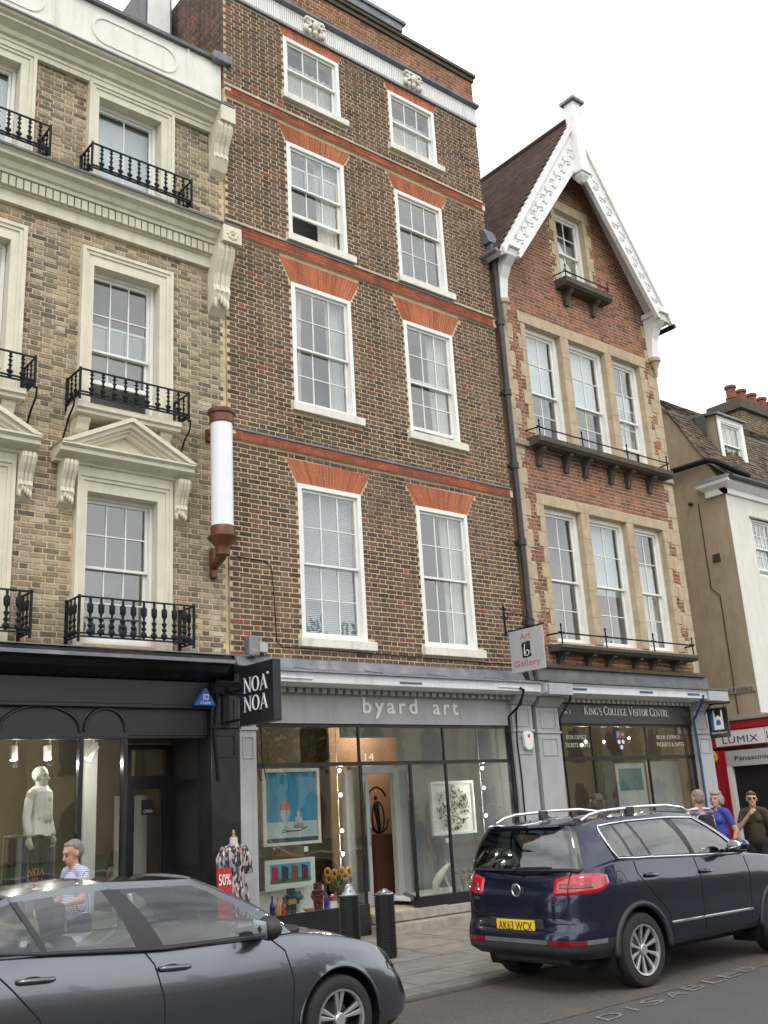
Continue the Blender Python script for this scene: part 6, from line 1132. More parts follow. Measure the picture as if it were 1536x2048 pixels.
# ================================================================= people
def rmesh(name, prims, voxel, mats, parent, smooth_it=6):
    mb = MB()
    for p in prims:
        if p[0] == 'c':
            a, b, r0, r1 = Vector(p[1]), Vector(p[2]), p[3], p[4]; d = (b-a); l = max(d.length, 1e-4); n_ = max(2, int(l/min(r0, r1)/1.2)+1)
            mb.tube([a+d*k/n_ for k in range(n_+1)], 0, 12, [r0+(r1-r0)*k/n_ for k in range(n_+1)]); mb.ball(a, r0, 12, 8); mb.ball(b, r1, 12, 8)
        else: mb.ball(p[1], p[2], 16, 10)
    me = mb.mesh('tmp', 'skin'); o = bpy.data.objects.new('tmp', me); COL.objects.link(o); r_ = o.modifiers.new('r', 'REMESH'); r_.mode = 'VOXEL'; r_.voxel_size = voxel; sm = o.modifiers.new('s', 'SMOOTH'); sm.factor = .5; sm.iterations = smooth_it
    dg = bpy.context.evaluated_depsgraph_get(); m2 = bpy.data.meshes.new_from_object(o.evaluated_get(dg)); bpy.data.objects.remove(o); m2.name = name
    m2.materials.clear()
    for q in mats: m2.materials.append(MT[q])
    import numpy as np
    n_ = len(m2.polygons); cc = np.zeros(n_*3); m2.polygons.foreach_get('center', cc); cc = cc.reshape(-1, 3); best = np.full(n_, 1e9); idx = np.zeros(n_, int)
    for p in prims:
        if p[0] == 'c':
            a, b = np.array(p[1]), np.array(p[2]); d = b-a; t_ = np.clip(((cc-a) @ d)/max(d @ d, 1e-9), 0, 1); q = np.linalg.norm(cc-a-t_[:, None]*d, axis=1)-(p[3]+(p[4]-p[3])*t_)
        else: q = (np.linalg.norm((cc-np.array(p[1]))/np.array(p[2]), axis=1)-1)*min(p[2])
        w_ = q < best; best[w_] = q[w_]; idx[w_] = p[-1]
    idx = idx.tolist()
    m2.polygons.foreach_set('material_index', idx); m2.polygons.foreach_set('use_smooth', [True]*len(idx)); m2.update()
    ob = bpy.data.objects.new(name, m2); COL.objects.link(ob); ob.parent = parent; ORG[ob.name] = Vector(); return ob
def hand(w_, d, n_, m):       # palm at wrist w_ pointing d with palm normal n_: five curled fingers
    d = Vector(d).normalized(); n_ = Vector(n_); n_ = (n_-d*n_.dot(d)).normalized(); s = d.cross(n_); w_ = Vector(w_); P = [('c', w_, w_+d*.075, .026, .030, m)]
    for k, l in zip((-1.5, -.5, .5, 1.5), (.06, .072, .068, .052)): a = w_+d*.085+s*k*.019; b = a+d*l*.55+n_*.008; c = b+d*l*.3+n_*.03; P += [('c', a, b, .0095, .009, m), ('c', b, c, .009, .008, m)]
    a = w_+d*.03-s*.03; b = a+d*.035-s*.022; P += [('c', a, b, .012, .011, m), ('c', b, b+d*.03+n_*.012, .011, .009, m)]; return P
def person(name, label, loc, rz, H, mats, shirt=1, sleeve='short', legs=2, arms=None, tilt=0., turn=0., lean=0., female=False, hair=None, voxel=.0095, cat='person', loose=False):
    """mats: [skin, shirt, trousers, shoes]; faces +x"""
    t = thing(name, label, cat, loc, None, rz, local=True); k = H/1.72; S = lambda p: Vector(p)*k; prims = []; w_ = .155 if female else .18
    def C(a, b, r0, r1, m): prims.append(('c', S(a), S(b), r0*k, r1*k, m))
    def E(c, r_, m): prims.append(('e', S(c), tuple(q*k for q in r_), m))
    hip, ch = (0, 0, .95), (lean*.5, 0, 1.28)
    E((0, 0, .93), (.115, .165 if female else .155, .12), legs); C((lean*.1, 0, 1.02), (lean*.4, 0, 1.18), .125, .13, shirt); E((lean*.5, 0, 1.27), (.12, w_-.01, .15), shirt); E((lean*.45, 0, 1.08), (.12, .145, .14), shirt)
    if female: E((.085+lean*.5, .07, 1.27), (.06, .06, .06), shirt); E((.085+lean*.5, -.07, 1.27), (.06, .06, .06), shirt)
    else: E((lean*.3+.05, 0, 1.1), (.10, .13, .13), shirt)
    for s in (-1, 1):
        C((lean*.55, s*.05, 1.42), (lean*.55, s*w_, 1.385), .05, .062, shirt); sh = (lean*.55, s*(w_+.015), 1.375); el, wr = (arms or {}).get(s, ((.0, s*(w_+.07), 1.10), (.06, s*(w_+.06), .86)))
        ms = shirt if sleeve == 'long' else 0; mid = tuple(sh[i]+(el[i]-sh[i])*.62 for i in range(3)); C(sh, mid, .058, .05, shirt); C(mid, el, .045, .04, ms); C(el, wr, .040, .027, ms)
        d = Vector(wr)-Vector(el); prims.extend(('c', p[1], p[2], p[3]*k, p[4]*k, 0) for p in hand(S(wr), d, (Vector((1, -s*.4, .2)) if not arms or s not in arms else Vector((-.3, -s, .2))), 0))
        C((0, s*.085, .90), (.015, s*.095, .50), .085, .058, legs); C((.015, s*.095, .50), (-.01, s*.10, .10), .056, .042, legs); C((-.01, s*.10, .05), (.14, s*.11, .035), .042, .034, 3); E((-.02, s*.10, .05), (.045, .04, .05), 3)
    if loose:
        E((0, 0, 1.02), (.15, .18, .10), shirt); E((.01, 0, 1.12), (.135, .165, .14), shirt); E((.03, 0, 1.30), (.125, .165, .12), shirt); C((0, -.12, .95), (0, .12, .95), .12, .12, shirt); C((.05, .05, 1.41), (.09, 0, 1.34), .03, .03, shirt); C((.05, -.05, 1.41), (.09, 0, 1.34), .03, .03, shirt)
    nb = (lean*.6, 0, 1.42); hc_ = Vector((lean*.75+tilt*.05, 0, 1.585-abs(tilt)*.02)); C(nb, hc_-Vector((.01, 0, .08)), .055, .05, 0)
    M_ = Matrix.Rotation(turn, 3, 'Z') @ Matrix.Rotation(tilt, 3, 'Y'); H_ = lambda p: tuple(hc_+M_ @ Vector(p))
    for c, r_ in (((-.012, 0, .025), (.098, .077, .098)), ((.03, 0, -.05), (.062, .056, .078)), ((.055, 0, -.095), (.034, .036, .028)), ((.062, 0, .03), (.035, .055, .018)), ((.045, .035, -.03), (.03, .022, .025)), ((.045, -.035, -.03), (.03, .022, .025))): E(H_(c), r_, 0)
    C(H_((.085, 0, .012)), H_((.108, 0, -.032)), .011, .016, 0)
    for s in (-1, 1): E(H_((-.01, s*.079, -.015)), (.022, .012, .034), 0)
    C(H_((.084, -.018, -.068)), H_((.084, .018, -.068)), .009, .009, 0)
    b = rmesh('body', prims, voxel, mats, t)
    hp = lambda p: tuple(S(H_(p)))
    if cat == 'person':
        for s in (-1, 1): MB().ball(hp((.083, s*.032, .004)), .0085*k, 8, 6).build('eye', 'letter_black', t, True)
    if hair:
        hm, style = hair; hp_ = []
        def HE(c, r_): hp_.append(('e', hp(c), tuple(q*k for q in r_), 0))
        HE((-.036, 0, .045), (.092, .083, .082)); HE((-.052, 0, .0), (.07, .081, .08))
        if style == 'bob': HE((-.03, .075, -.02), (.06, .035, .08)); HE((-.03, -.075, -.02), (.06, .035, .08)); HE((-.06, 0, -.04), (.06, .08, .08)); HE((.035, 0, .085), (.06, .075, .035)); HE((-.02, 0, .09), (.09, .085, .055))
        if style == 'back': HE((-.07, 0, .0), (.05, .06, .06)); HE((.01, 0, .075), (.08, .074, .04))
        if style == 'short': HE((-.01, 0, .078), (.078, .068, .036))
        rmesh('hair', hp_, .010*k, [hm], t, 3)
    return t, hp, k
A_ = {1: ((.05, .27, 1.12), (.27, .12, 1.22)), -1: ((.04, -.26, 1.10), (.24, -.16, 1.05))}
person('person', 'grey-haired man in blue checked shirt walking left behind the saloon car', (4.2, -2.30, .06), pi+.05, 1.65, ['skin_red', 'check_blue', 'cloth_dark', 'rubber'], arms={1: ((.10, .25, 1.14), (.30, .16, 1.10)), -1: ((.08, -.25, 1.14), (.32, -.15, 1.06))}, tilt=.35, lean=.10, hair=('hair_grey', 'short'))
person('person', 'woman in bright blue top with short grey hair beside the shop passage', (14.75, -2.55, .05), pi*.96, 1.76, ['skin', 'cloth_blue', 'cloth_dark', 'rubber'], arms={1: ((-.05, .27, 1.10), (.05, .25, .88)), -1: ((-.08, -.26, 1.12), (.02, -.25, .88))}, female=True, hair=('hair_blonde', 'bob'), turn=.2)
t, hp, k = person('person', 'woman in brown top and sunglasses standing before the dark camera shop doorway', (15.35, -2.82, .05), pi*1.12, 1.73, ['skin', 'cloth_brown', 'cloth_dark', 'rubber'], sleeve='short', arms={1: ((.03, .26, 1.10), (.03, .27, .86)), -1: ((.10, -.25, 1.13), (.17, -.05, 1.34))}, female=True, hair=('hair_dark', 'back'), turn=.25)
for s in (-1, 1): MB().ball(hp((.093, s*.034, .008)), (.012, .03, .022), 10, 6).build('sunglasses', 'sunglass', t, True)
t, hp, k = person('person', 'man with cropped hair, plaid shirt and dark rucksack behind the navy car', (13.62, -2.95, .05), pi*.42, 1.80, ['skin', 'plaid', 'cloth_dark', 'rubber'], hair=('hair_short', 'short'), lean=-.02)
MB().hull([(-.13, -.14, .95), (-.30, -.12, .95), (-.30, .12, .95), (-.13, .14, .95)], [(-.10, -.13, 1.42), (-.20, -.10, 1.42), (-.20, .10, 1.42), (-.10, .13, 1.42)]).build('rucksack', 'cloth_dark', t, bev=.04)
person('person', 'dark-haired person seen over the navy car roof at the visitor centre window', (12.3, -2.1, .06), pi*.45, 1.80, ['skin', 'cloth_blue', 'cloth_dark', 'rubber'], hair=('hair_dark', 'bob'))
tm_, hp, k = person('mannequin', 'headed shop mannequin in white blouse and black trousers behind the glass', (4.84, .5, .80), pi*1.72, 1.78, ['mannequin', 'mannequin', 'cloth_dark', 'cloth_dark'], sleeve='long', female=False, loose=False, cat='mannequin', arms={1: ((-.02, .25, 1.12), (.03, .26, .90)), -1: ((-.02, -.25, 1.12), (.03, -.26, .90))})
person('mannequin', 'mannequin in dark blue dress at the left edge of the clothes shop window', (3.93, .45, .80), pi*1.6, 1.72, ['mannequin', 'cloth_dark', 'cloth_dark', 'cloth_dark'], sleeve='long', female=True, cat='mannequin')
bl = MB(); n_ = 48; rg = []
for rx, ry, z, f_ in ((.06, .09, 1.475, 0), (.085, .15, 1.45, 0), (.12, .185, 1.41, .003), (.132, .18, 1.34, .004), (.136, .165, 1.25, .005), (.13, .15, 1.16, .006), (.132, .152, 1.07, .008), (.145, .172, .98, .010), (.155, .185, .91, .012)): rg.append([((rx+f_*sin(j*2*pi*11/n_+z*9))*cos(2*pi*j/n_)*k, (ry+f_*sin(j*2*pi*11/n_+z*9))*sin(2*pi*j/n_)*k, (z+(.012*sin(j*2*pi*5/n_) if z < .92 else 0))*k) for j in range(n_)])
for a, b in zip(rg, rg[1:]): bl.hull(a, b, False)
bl = bl.build('blouse', 'cloth_white', tm_, True)
for s in (-1, 1): MB().tube([Vector(p)*k for p in ((0, s*.17, 1.40), (-.01, s*.215, 1.30), (-.02, s*.25, 1.12), (0, s*.258, 1.02), (.03, s*.262, .93), (.035, s*.264, .90))], .06, 14, [.056*k, .056*k, .048*k, .05*k, .044*k, .034*k]).build('blouse_sleeve', 'cloth_white', bl, True)
MB().tube([Vector(p)*k for p in ((.03, .10, 1.47), (.10, .04, 1.40), (.135, 0, 1.30))], .016).tube([Vector(p)*k for p in ((.03, -.10, 1.47), (.10, -.04, 1.40), (.135, 0, 1.30))], .016).build('collar', 'cloth_white', bl, True)
box('window_platform', 'room_warm', 2.6, 5.62, .05, 1.1, .35, .80, sa)
# dress form and sale board on the pavement
t = thing('dress_form', 'dress form in patterned dress standing before the black pilaster', 'mannequin', (7.03, -.45, .1)); x, y = 7.03, -.45
dr_ = MB(); n_ = 40; rows = [(.055, 1.50), (.10, 1.475), (.155, 1.43), (.165, 1.36), (.15, 1.25), (.13, 1.15), (.135, 1.08), (.165, .98), (.18, .80), (.195, .6), (.215, .38)]
rg = []
for r_, z in rows: f_ = max(0, 1.1-z)*.05+.006; rg.append([(x+(r_+f_*sin(j*2*pi*9/n_+z))*cos(2*pi*j/n_)*1.05, y+(r_+f_*sin(j*2*pi*9/n_+z))*sin(2*pi*j/n_)*.75, z) for j in range(n_)])
for a, b in zip(rg, rg[1:]): dr_.hull(a, b, False)
dr_.poly(rg[0]); dr_.build('dress', 'floral', t, True)
for s in (-1, 1): MB().tube([(x+s*.13, y, 1.45), (x+s*.19, y, 1.32), (x+s*.20, y-.02, 1.12)], .06, 12, [.055, .065, .06]).build('sleeve', 'floral', t, True)
MB().lathe([(.055, 1.495), (.05, 1.56), (.048, 1.575)], (x, y, 0), 16).build('neck', 'mannequin', t, 40); MB().lathe([(.03, 1.575), (.035, 1.59), (.012, 1.60), (.018, 1.63), (.012, 1.665), (.004, 1.67)], (x, y, 0), 12).build('finial', 'wood_pale', t, 40)
MB().lathe([(.018, .12), (.018, .4)], (x, y, 0), 10).lathe([(.16, .10), (.16, .115), (.02, .14)], (x, y, 0), 20).build('stand', 'iron', t)
t = thing('sale_board', 'red sale board with white 50% lettering beside the dress form', 'sign', (6.80, -.62, .1)); MB().hull([(6.70, -.66, .12), (6.90, -.66, .12), (6.90, -.63, .12), (6.70, -.63, .12)], [(6.70, -.60, 1.22), (6.90, -.60, 1.22), (6.90, -.57, 1.22), (6.70, -.57, 1.22)]).build('panel', 'red_sign', t); letters('lettering', textmesh('50%', .13, .17), 'letter_white', (6.715, -.611, 1.02), (1, 0, 0), (0, .054, 1), t, .005); MB().box(6.68, 6.92, -.70, -.52, .085, .12).build('foot', 'iron', t)
# ================================================================= in the clothes shop window
for i, (x, a) in enumerate(((4.52, 0), (4.95, 0), (5.54, .7))):
    t = thing('track_spotlight', 'white track spotlight above the clothes display, %s from the left' % ['first', 'second', 'third'][i], 'spotlight', (x, .6, 2.7), 'track spotlights in the clothes shop'); dx = sin(a)*.09; MB().tube([(x+dx, .6, 2.82), (x-dx, .58, 2.65)], .05, 14).build('can', 'sign_white', t, 40); MB().tube([(x+.04, .62, 2.80), (x+.04, .62, 2.93)], .010, 6).build('stem', 'sign_white', t); lamp_light(t, (x-dx*1.4, .50, 2.58), 11.); MB().tube([(x-dx*1.02, .5795, 2.648), (x-dx*1.05, .579, 2.645)], .04, 12).build('lamp_face', 'bulb', t)
    MB().box(x-.1, x+.1, .60, .64, 2.93, 2.96).build('track_plate', 'sign_white', t)
t = thing('clothes_rail', 'rail of dark and grey garments deep in the clothes shop', 'clothes rail', (5.4, 1.9, .35)); MB().tube([(4.9, 1.9, .35), (4.9, 1.9, 1.75), (5.6, 1.9, 1.75), (5.6, 1.9, .35)], .015, 6).build('rail', 'chrome', t)
for i in range(7): c = MB(); curtain(c, 4.98+.08*i, 5.08+.08*i, 1.9, .8, 1.72, 2, .03); c.build('garment', ['cloth_dark', 'sign_grey', 'cloth_blue', 'curtain'][i % 4], t)
# ================================================================= in the gallery windows
t = thing('painting', 'large framed painting of an egg cup on blue in the left gallery window', 'painting', (8.48, .35, 1.41)); Y = .35
MB().box(7.98, 8.04, Y-.02, Y+.03, 1.40, 2.46).box(8.93, 8.98, Y-.02, Y+.03, 1.40, 2.46).box(8.04, 8.93, Y-.02, Y+.03, 2.41, 2.46).box(8.04, 8.93, Y-.02, Y+.03, 1.40, 1.44).build('frame', 'sill_cream', t)
cv = box('canvas', 'art_blue', 8.04, 8.93, Y, Y+.01, 1.72, 2.41, t); box('painted_cloth', 'art_cloth', 8.04, 8.93, Y-.001, Y+.01, 1.50, 1.72, cv); box('painted_edge', 'art_dark', 8.04, 8.93, Y-.001, Y+.01, 1.44, 1.50, cv)
MB().ball((8.37, Y, 1.90), (.085, .006, .11)).build('painted_egg', 'art_egg', cv, True); MB().lathe([(.07, 1.60), (.05, 1.63), (.025, 1.67), (.06, 1.73), (.085, 1.79), (.085, 1.88)], (8.37, Y-.0, 0), 16, 1, .08).build('painted_cup', 'art_glass', cv, True); MB().lathe([(.085, 1.63), (.085, 1.70), (.06, 1.77), (.02, 1.80), (.02, 1.84), (.005, 1.86)], (8.60, Y, 0), 16, 1, .07).build('painted_dome', 'art_glass', cv, True); MB().tube([(8.30, Y-.003, 1.575), (8.45, Y-.003, 1.59), (8.62, Y-.003, 1.59), (8.74, Y-.003, 1.64)], .007, 5).build('painted_spoon', 'art_dark', cv)
for x in (8.1, 8.85): MB().tube([(x, Y+.02, 2.45), (x, Y+.02, 3.5)], .003, 4).build('wire', 'iron', t)
t = thing('framed_print', 'white mounted print of four coloured doors in the left gallery window', 'picture', (8.5, .45, .8)); Y = .45
MB().hull([(8.07, Y, .80), (8.93, Y, .82), (8.93, Y, 1.21), (8.07, Y, 1.21)], [(8.07, Y+.02, .80), (8.93, Y+.02, .82), (8.93, Y+.02, 1.21), (8.07, Y+.02, 1.21)]).build('mount', 'sign_white', t); pc = box('picture', 'art_sky', 8.16, 8.85, Y-.003, Y, .89, 1.15, t); box('painted_ground', 'art_green', 8.16, 8.85, Y-.005, Y-.002, .89, .95, pc)
for i, m in enumerate(('art_pink', 'art_dark', 'art_brown', 'art_maroon')): x = 8.18+.17*i; MB().hull([(x, Y-.006, .90), (x+.11, Y-.006, .93), (x+.11, Y-.006, 1.10), (x, Y-.006, 1.13)], [(x, Y-.003, .90), (x+.11, Y-.003, .93), (x+.11, Y-.003, 1.10), (x, Y-.003, 1.13)]).build('painted_door', m, pc)
Z = .487
def bottle(x, y, m, h, label): tag(MB().lathe([(.036, Z), (.038, Z+.02), (.038, Z+h*.45), (.03, Z+h*.58), (.013, Z+h*.72), (.012, Z+h*.97), (.015, Z+h)], (x, y, 0), 16).build('bottle', m, None, 40, org=(x, y, Z)), label, 'bottle', 'glass bottles in the gallery window')
bottle(8.05, .25, 'bottle_violet', .27, 'violet glass bottle at the left end of the gallery shelf'); bottle(8.15, .27, 'bottle_yellow', .24, 'amber yellow bottle between the violet and red bottles'); bottle(8.215, .22, 'bottle_red', .24, 'red glass bottle beside the grey robot figure'); bottle(9.0, .30, 'bottle_blue', .30, 'slim cobalt blue bottle right of the red robot figure')
bottle(9.21, .22, 'bottle_red', .20, 'small red bottle at the right end of the gallery shelf')
def robot(x, y, m, label, hh):
    t = thing('robot_figure', label, 'figurine', (x, y, Z), 'robot figures in the gallery window')
    for s in (-1, 1): MB().box(x+s*.04-.025, x+s*.04+.025, y-.03, y+.03, Z, Z+hh*.38).build('leg', m, t, bev=.006); MB().tube([(x+s*.085, y, Z+hh*.68), (x+s*.12, y-.01, Z+hh*.52), (x+s*.10, y-.04, Z+hh*.40)], .017, 8).build('arm', m, t)
    MB().box(x-.07, x+.07, y-.04, y+.04, Z+hh*.38, Z+hh*.72).build('torso', m if 'red' in m else 'wood_pale', t, bev=.01); MB().box(x-.075, x+.075, y-.045, y+.045, Z+hh*.58, Z+hh*.74).build('chest', m, t, bev=.01); MB().box(x-.05, x+.05, y-.04, y+.04, Z+hh*.76, Z+hh).build('head', m, t, bev=.008)
robot(8.38, .28, 'robot_grey', 'grey metal robot figure standing beside the red bottle', .34); robot(8.86, .30, 'robot_red', 'dark red robot figure near the blue bottle', .37)
tag(MB().lathe([(.03, Z), (.045, Z+.01), (.085, Z+.05), (.09, Z+.055), (.04, Z+.015)], (8.62, .2, 0), 18).build('bowl', 'bowl_clay', None, 40, org=(8.62, .2, Z)), 'small orange bowl on the gallery shelf between the robots', 'bowl')
t = thing('ceramic_boat', 'teal ceramic boat on a small stand behind the orange bowl', 'ornament', (8.64, .5, Z)); MB().box(8.62, 8.66, .48, .52, Z, Z+.16).build('stand', 'sign_grey', t); MB().ball((8.64, .5, Z+.19), (.11, .05, .045)).box(8.60, 8.69, .48, .52, Z+.22, Z+.27).build('hull', 'teal', t)
t = thing('toy_bird', 'red ornament on white block near the blue bottle', 'ornament', (9.11, .3, Z)); box('block', 'sign_white', 9.05, 9.17, .26, .36, Z, Z+.10, t); MB().ball((9.11, .3, Z+.15), (.07, .04, .045)).ball((9.17, .3, Z+.19), .022).build('bird', 'bottle_red', t, True)
t = thing('flower_vase', 'glass vase of yellow sunflowers at the right of the left gallery window', 'flowers', (9.34, .45, Z)); MB().lathe([(.05, Z), (.055, Z+.02), (.045, Z+.14), (.06, Z+.26)], (9.34, .45, 0), 16).build('vase', 'glass_car', t, 40)
rnd = random.Random(4)
for i, (dx, z) in enumerate(((-.20, .98), (-.16, .88), (-.02, .82), (.06, .97), (.14, .90), (.24, .96), (-.08, .95))):
    x, y = 9.32+dx, .42+.03*(i % 3); st_ = MB().tube([(9.34, .45, Z+.05), (9.34+dx*.4, .44, Z+.28), (x, y+.01, z)], .006, 5).build('stem', 'leaf', t); fl = MB()
    for k in range(12): a = k*pi/6; fl.ball((x+.045*cos(a), y-.012, z+.045*sin(a)), (.022, .006, .022), 6, 4)
    fo = fl.build('petals', 'petal', st_, True); MB().ball((x, y-.02, z), (.026, .010, .026), 8, 5).build('seed_head', 'seedhead', st_, True)
    lf = MB(); lf.ball((x-.04, y+.02, z-.09), (.035, .006, .05), 6, 4).ball((x+.05, y+.02, z-.12), (.03, .006, .05), 6, 4); lf.build('leaves', 'leaf', st_, True)
nn = ['top', 'second', 'third', 'lowest']
for side_, x, zs in (('left', 9.46, (2.42, 2.06, 1.54, 1.21)), ('right', 12.52, (2.40, 2.07, 1.62))):
    for i, z in enumerate(zs):
        t = thing('cable_spotlight', 'small bright spotlight on the %s gallery cable, %s one' % (side_, nn[i]), 'spotlight', (x, .5, z), 'cable spotlights in the gallery windows'); MB().lathe([(.012, .52), (.03, .49), (.03, .465)], (x, 0, z), 12, axis='y').build('lamp_cup', 'chrome', t, 40); MB().lathe([(.027, .462), (.027, .466)], (x, 0, z), 12, axis='y').build('lamp_face', 'spot', t); lamp_light(t, (x, .43, z), 6.)
    t = thing('spotlight_cable', 'thin vertical white cable carrying spotlights in the %s gallery window' % side_, 'cable', (x, .53, .49)); MB().tube([(x, .53, .487), (x, .53, 3.5)], .006, 5).build('wire', 'sign_white', t)
t = thing('plinth', 'dark brown wooden plinth inside the gallery door', 'plinth', (11.06, 1.6, .37)); box('block', 'wood', 10.84, 11.29, 1.4, 1.8, .37, 1.42, t, bev=.006)
t = thing('sculpture', 'dark bronze hoop sculpture with slender standing figure on the plinth', 'sculpture', (11.07, 1.6, 1.42)); cx, cz = 11.07, 1.80
MB().tube([(cx+.25*cos(a), 1.6, cz+.36*sin(a)+.02) for a in [R(35)+R(235)*k/24 for k in range(25)]]+[(cx+.02, 1.6, 1.44)], .018, 8, None).build('hoop', 'bronze', t, True); MB().tube([(cx+.13*cos(a), 1.58, 1.68+.26*sin(a)) for a in [R(-80)+R(340)*k/24 for k in range(25)]], .014, 8).build('inner_loop', 'bronze', t, True); MB().tube([(cx+.1, 1.6, 1.44), (cx+.19, 1.6, 1.52), (cx+.24, 1.6, 1.66)], .013, 8).build('branch', 'bronze', t, True)
MB().tube([(cx+.03, 1.6, 1.43), (cx+.02, 1.6, 1.6), (cx-.01, 1.6, 1.78), (cx-.02, 1.6, 1.9), (cx-.02, 1.6, 1.96)], .03, 10, [.03, .035, .045, .05, .018]).ball((cx-.02, 1.6, 2.01), (.03, .03, .042)).build('figure', 'bronze', t, True)
t = thing('added_spotlight', 'small ceiling spotlight over the bronze hoop sculpture inside the gallery', 'spotlight', (11.0, 1.45, 3.4)); MB().tube([(11.0, 1.45, 3.52), (11.02, 1.5, 3.36)], .035, 12).build('can', 'sign_white', t, 40); MB().ball((11.024, 1.51, 3.345), .02).build('lamp_face', 'bulb', t, True); lamp_light(t, (11.03, 1.5, 3.2), 20.)  # spotlight added to brighten the sculpture and the peach wall behind it
box('peach_wall', 'ply', 10.45, 13.1, 2.05, 2.1, .1, 3.4, sb)
t = thing('framed_relief', 'white box frame holding a round cluster of small shapes in the right gallery window', 'picture', (11.98, .7, 1.36)); Y = .7
box('backing', 'sign_white', 11.50, 12.46, Y, Y+.02, 1.36, 2.20, t); MB().box(11.49, 11.53, Y-.04, Y+.02, 1.35, 2.21).box(12.43, 12.47, Y-.04, Y+.02, 1.35, 2.21).box(11.53, 12.43, Y-.04, Y+.02, 2.17, 2.21).box(11.53, 12.43, Y-.04, Y+.02, 1.35, 1.39).build('frame', 'letter_white', t)
rl_ = [MB(), MB(), MB()]; rnd = random.Random(9)
for i in range(230):
    r_ = .36*sqrt(rnd.random()); a = rnd.random()*2*pi; x, z = 11.98+r_*cos(a), 1.78+r_*sin(a); b = rnd.random()*pi; l = .028; y0 = Y-.012-.02*rnd.random(); d = Vector((cos(b), 0, sin(b)))*l; n_ = Vector((-sin(b), 0, cos(b)))*l*.55; c = Vector((x, y0, z))
    rl_[rnd.choice((0, 0, 1, 2))].hull([c-d, c-n_, c+d, c+n_], [c-d*.3+Vector((0, -.02, 0)), c-n_*.5+Vector((0, -.012, 0)), c+d*.4+Vector((0, -.02, 0)), c+n_*.5+Vector((0, -.012, 0))])
for q, m in zip(rl_, ('letter_white', 'robot_grey', 'wood_pale')): tag(q.build('relief_shapes', m, t), kind='stuff')
t = thing('hare_sculpture', 'pale pierced leaping animal sculpture low in the right gallery window', 'sculpture', (11.25, .3, Z)); 
MB().tube([(11.10, .3, .53), (11.13, .3, .66), (11.22, .3, .76), (11.33, .3, .85), (11.40, .3, .90)], .04, 10, [.03, .06, .065, .045, .03]).ball((11.42, .3, .91), (.045, .03, .03)).tube([(11.12, .3, .64), (11.20, .28, .56), (11.14, .27, .49), (11.22, .27, .49)], .02, 8).tube([(11.33, .32, .82), (11.36, .3, .68), (11.42, .3, .58), (11.46, .3, .50)], .014, 8).tube([(11.42, .3, .93), (11.37, .3, .97)], .010, 6).build('animal', 'sill_cream', t, True)
for i, x in enumerate((11.68, 11.86, 12.02)):
    t = thing('stone_figurine', 'small mottled figurine near the rear of the navy car, %s of three' % ['left', 'middle', 'right'][i], 'figurine', (x, .4, Z), 'mottled figurines in the right gallery window'); MB().lathe([(.05, Z), (.06, Z+.06), (.045, Z+.16), (.06, Z+.22), (.03, Z+.26)], (x, .4, 0), 12).ball((x, .4, Z+.30), (.045, .04, .05)).ball((x-.05, .4, Z+.2), (.03, .03, .06)).build('figure', 'stone_grey', t, True)
for i, (x, z, y, l) in enumerate(((8.68, 1.33, .3, 'below the blue painting'), (11.62, 1.27, .5, 'below the round relief'), (11.36, .55, .2, 'beside the leaping animal'))): tag(box('price_card', 'letter_white', x-.035, x+.035, y, y+.003, z-.035, z+.035, None, org=(x, y, z)), 'small white price card %s in the gallery window' % l, 'card', 'price cards in the gallery')
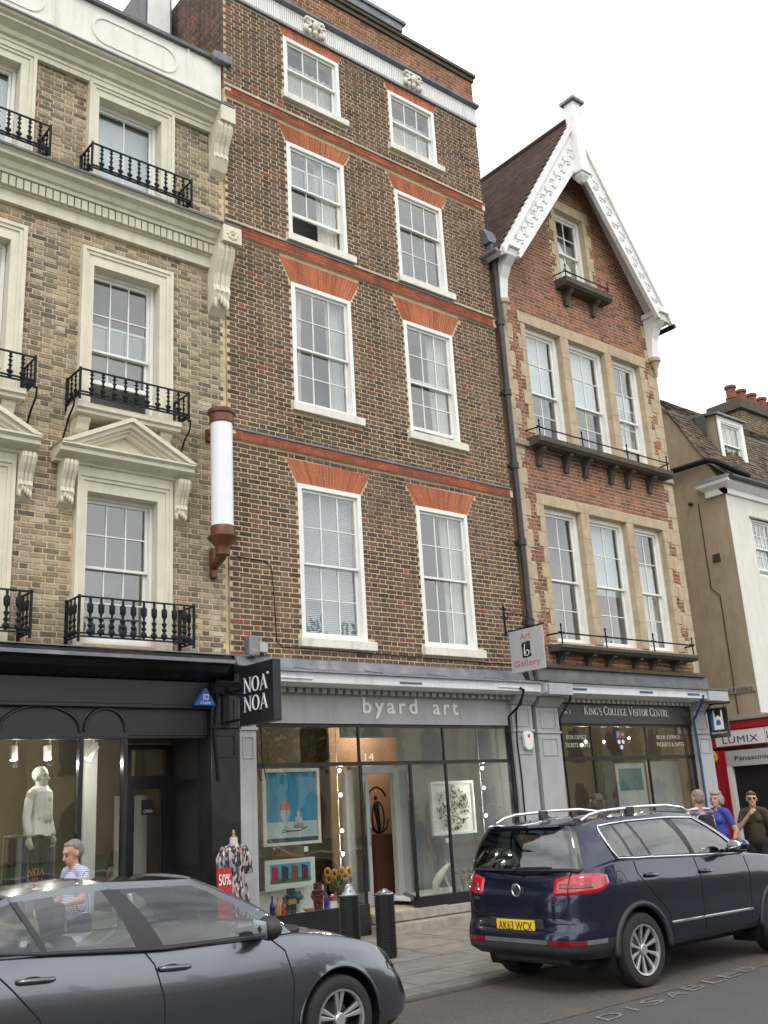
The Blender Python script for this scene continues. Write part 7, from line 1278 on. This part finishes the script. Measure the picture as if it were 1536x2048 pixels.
# ================================================================= the college side of the street, seen in the glass and the car paint
g = MB(); g.poly([(-60, -46, .02), (120, -46, .02), (120, -15.2, .02), (-60, -15.2, .02)]); tag(g.build('lawn', 'grass'), kind='structure')
w_ = thing('garden_wall', 'low stone wall along the college lawn across the street', 'wall', (20, -15, 0)); MB().box(-60, 120, -15.2, -14.8, -.02, .55).build('wall', 'stone', w_); MB().box(-60, 120, -15.28, -14.72, .55, .66).build('coping', 'stone_grey', w_, bev=.02)
cg = thing('college_range', 'long pale stone college range with pinnacles across the lawn', 'building', (20, -50, 0)); MB().box(-55, 100, -60, -50, 0, 9.2).build('wall', 'stone', cg); MB().box(-55, 100, -50.3, -50.003, 8.6, 8.9).box(-55, 100, -50.2, -50.003, 4.6, 4.9).build('string_course', 'stone_grey', cg)
wm = MB().exty([(-1.0, 0), (1.0, 0), (1.0, 3.6), (.6, 4.5), (0, 5.0), (-.6, 4.5), (-1.0, 3.6)], -.08, 0).mesh('window', 'dark_room'); bt = MB().box(-.5, .5, -.9, 0, 0, 7).mesh('buttress', 'stone'); pn = MB().hull([(-.5, -.9, 7), (.5, -.9, 7), (.5, 0, 7), (-.5, 0, 7)], [(-.35, -.7, 10.2), (.35, -.7, 10.2), (.35, -.1, 10.2), (-.35, -.1, 10.2)]).hull([(-.5, -.8, 10.2), (.5, -.8, 10.2), (.5, 0, 10.2), (-.5, 0, 10.2)], [(-.02, -.42, 12.5), (.02, -.42, 12.5), (.02, -.38, 12.5), (-.02, -.38, 12.5)]).mesh('pinnacle', 'stone')
for i in range(26):
    x = -52+6*i; o = place('window', wm, cg, (x, -49.95, 5.0)); o.scale = (1, 1, .66); o.rotation_euler = (0, 0, 0); place('buttress', bt, cg, (x+3, -49.1, 0)); place('pinnacle', pn, cg, (x+3, -49.1, 0)); place('window', wm, cg, (x, -49.95, -.6)).scale = (1, 1, .8)
def tree(x, y, h, rw, label):
    t = thing('lawn_tree', label, 'tree', (x, y, 0), 'trees on the college lawn'); MB().tube([(x, y, 0), (x+.1, y, h*.25), (x-.1, y, h*.5), (x, y, h*.75)], .3, 10, [.38, .3, .22, .08]).build('trunk', 'bark', t); lf = MB(); rnd = random.Random(int(x*7+99))
    for i in range(2600):
        u, v, q = rnd.random()*2*pi, rnd.uniform(-1, 1), rnd.random()**.4; c = sqrt(1-v*v); k = 1+.25*sin(3*u+2*v*3); p = Vector((x+rw*q*c*cos(u)*k, y+rw*q*c*sin(u)*k, h*.62+h*.36*q*v)); s_ = rnd.uniform(.15, .34); a = Vector((rnd.uniform(-1, 1), rnd.uniform(-1, 1), rnd.uniform(-1, 1))).normalized()*s_; b = a.orthogonal().normalized()*s_*.6; lf.poly([p-a, p-b, p+a, p+b])
    tag(lf.build('crown', 'leaf_dark', t), kind='stuff')
tree(-16, -34, 12, 4.5, 'broad dark tree on the college lawn, left of the centre'); tree(34, -38, 14, 5.5, 'tall broad tree on the college lawn towards the right')
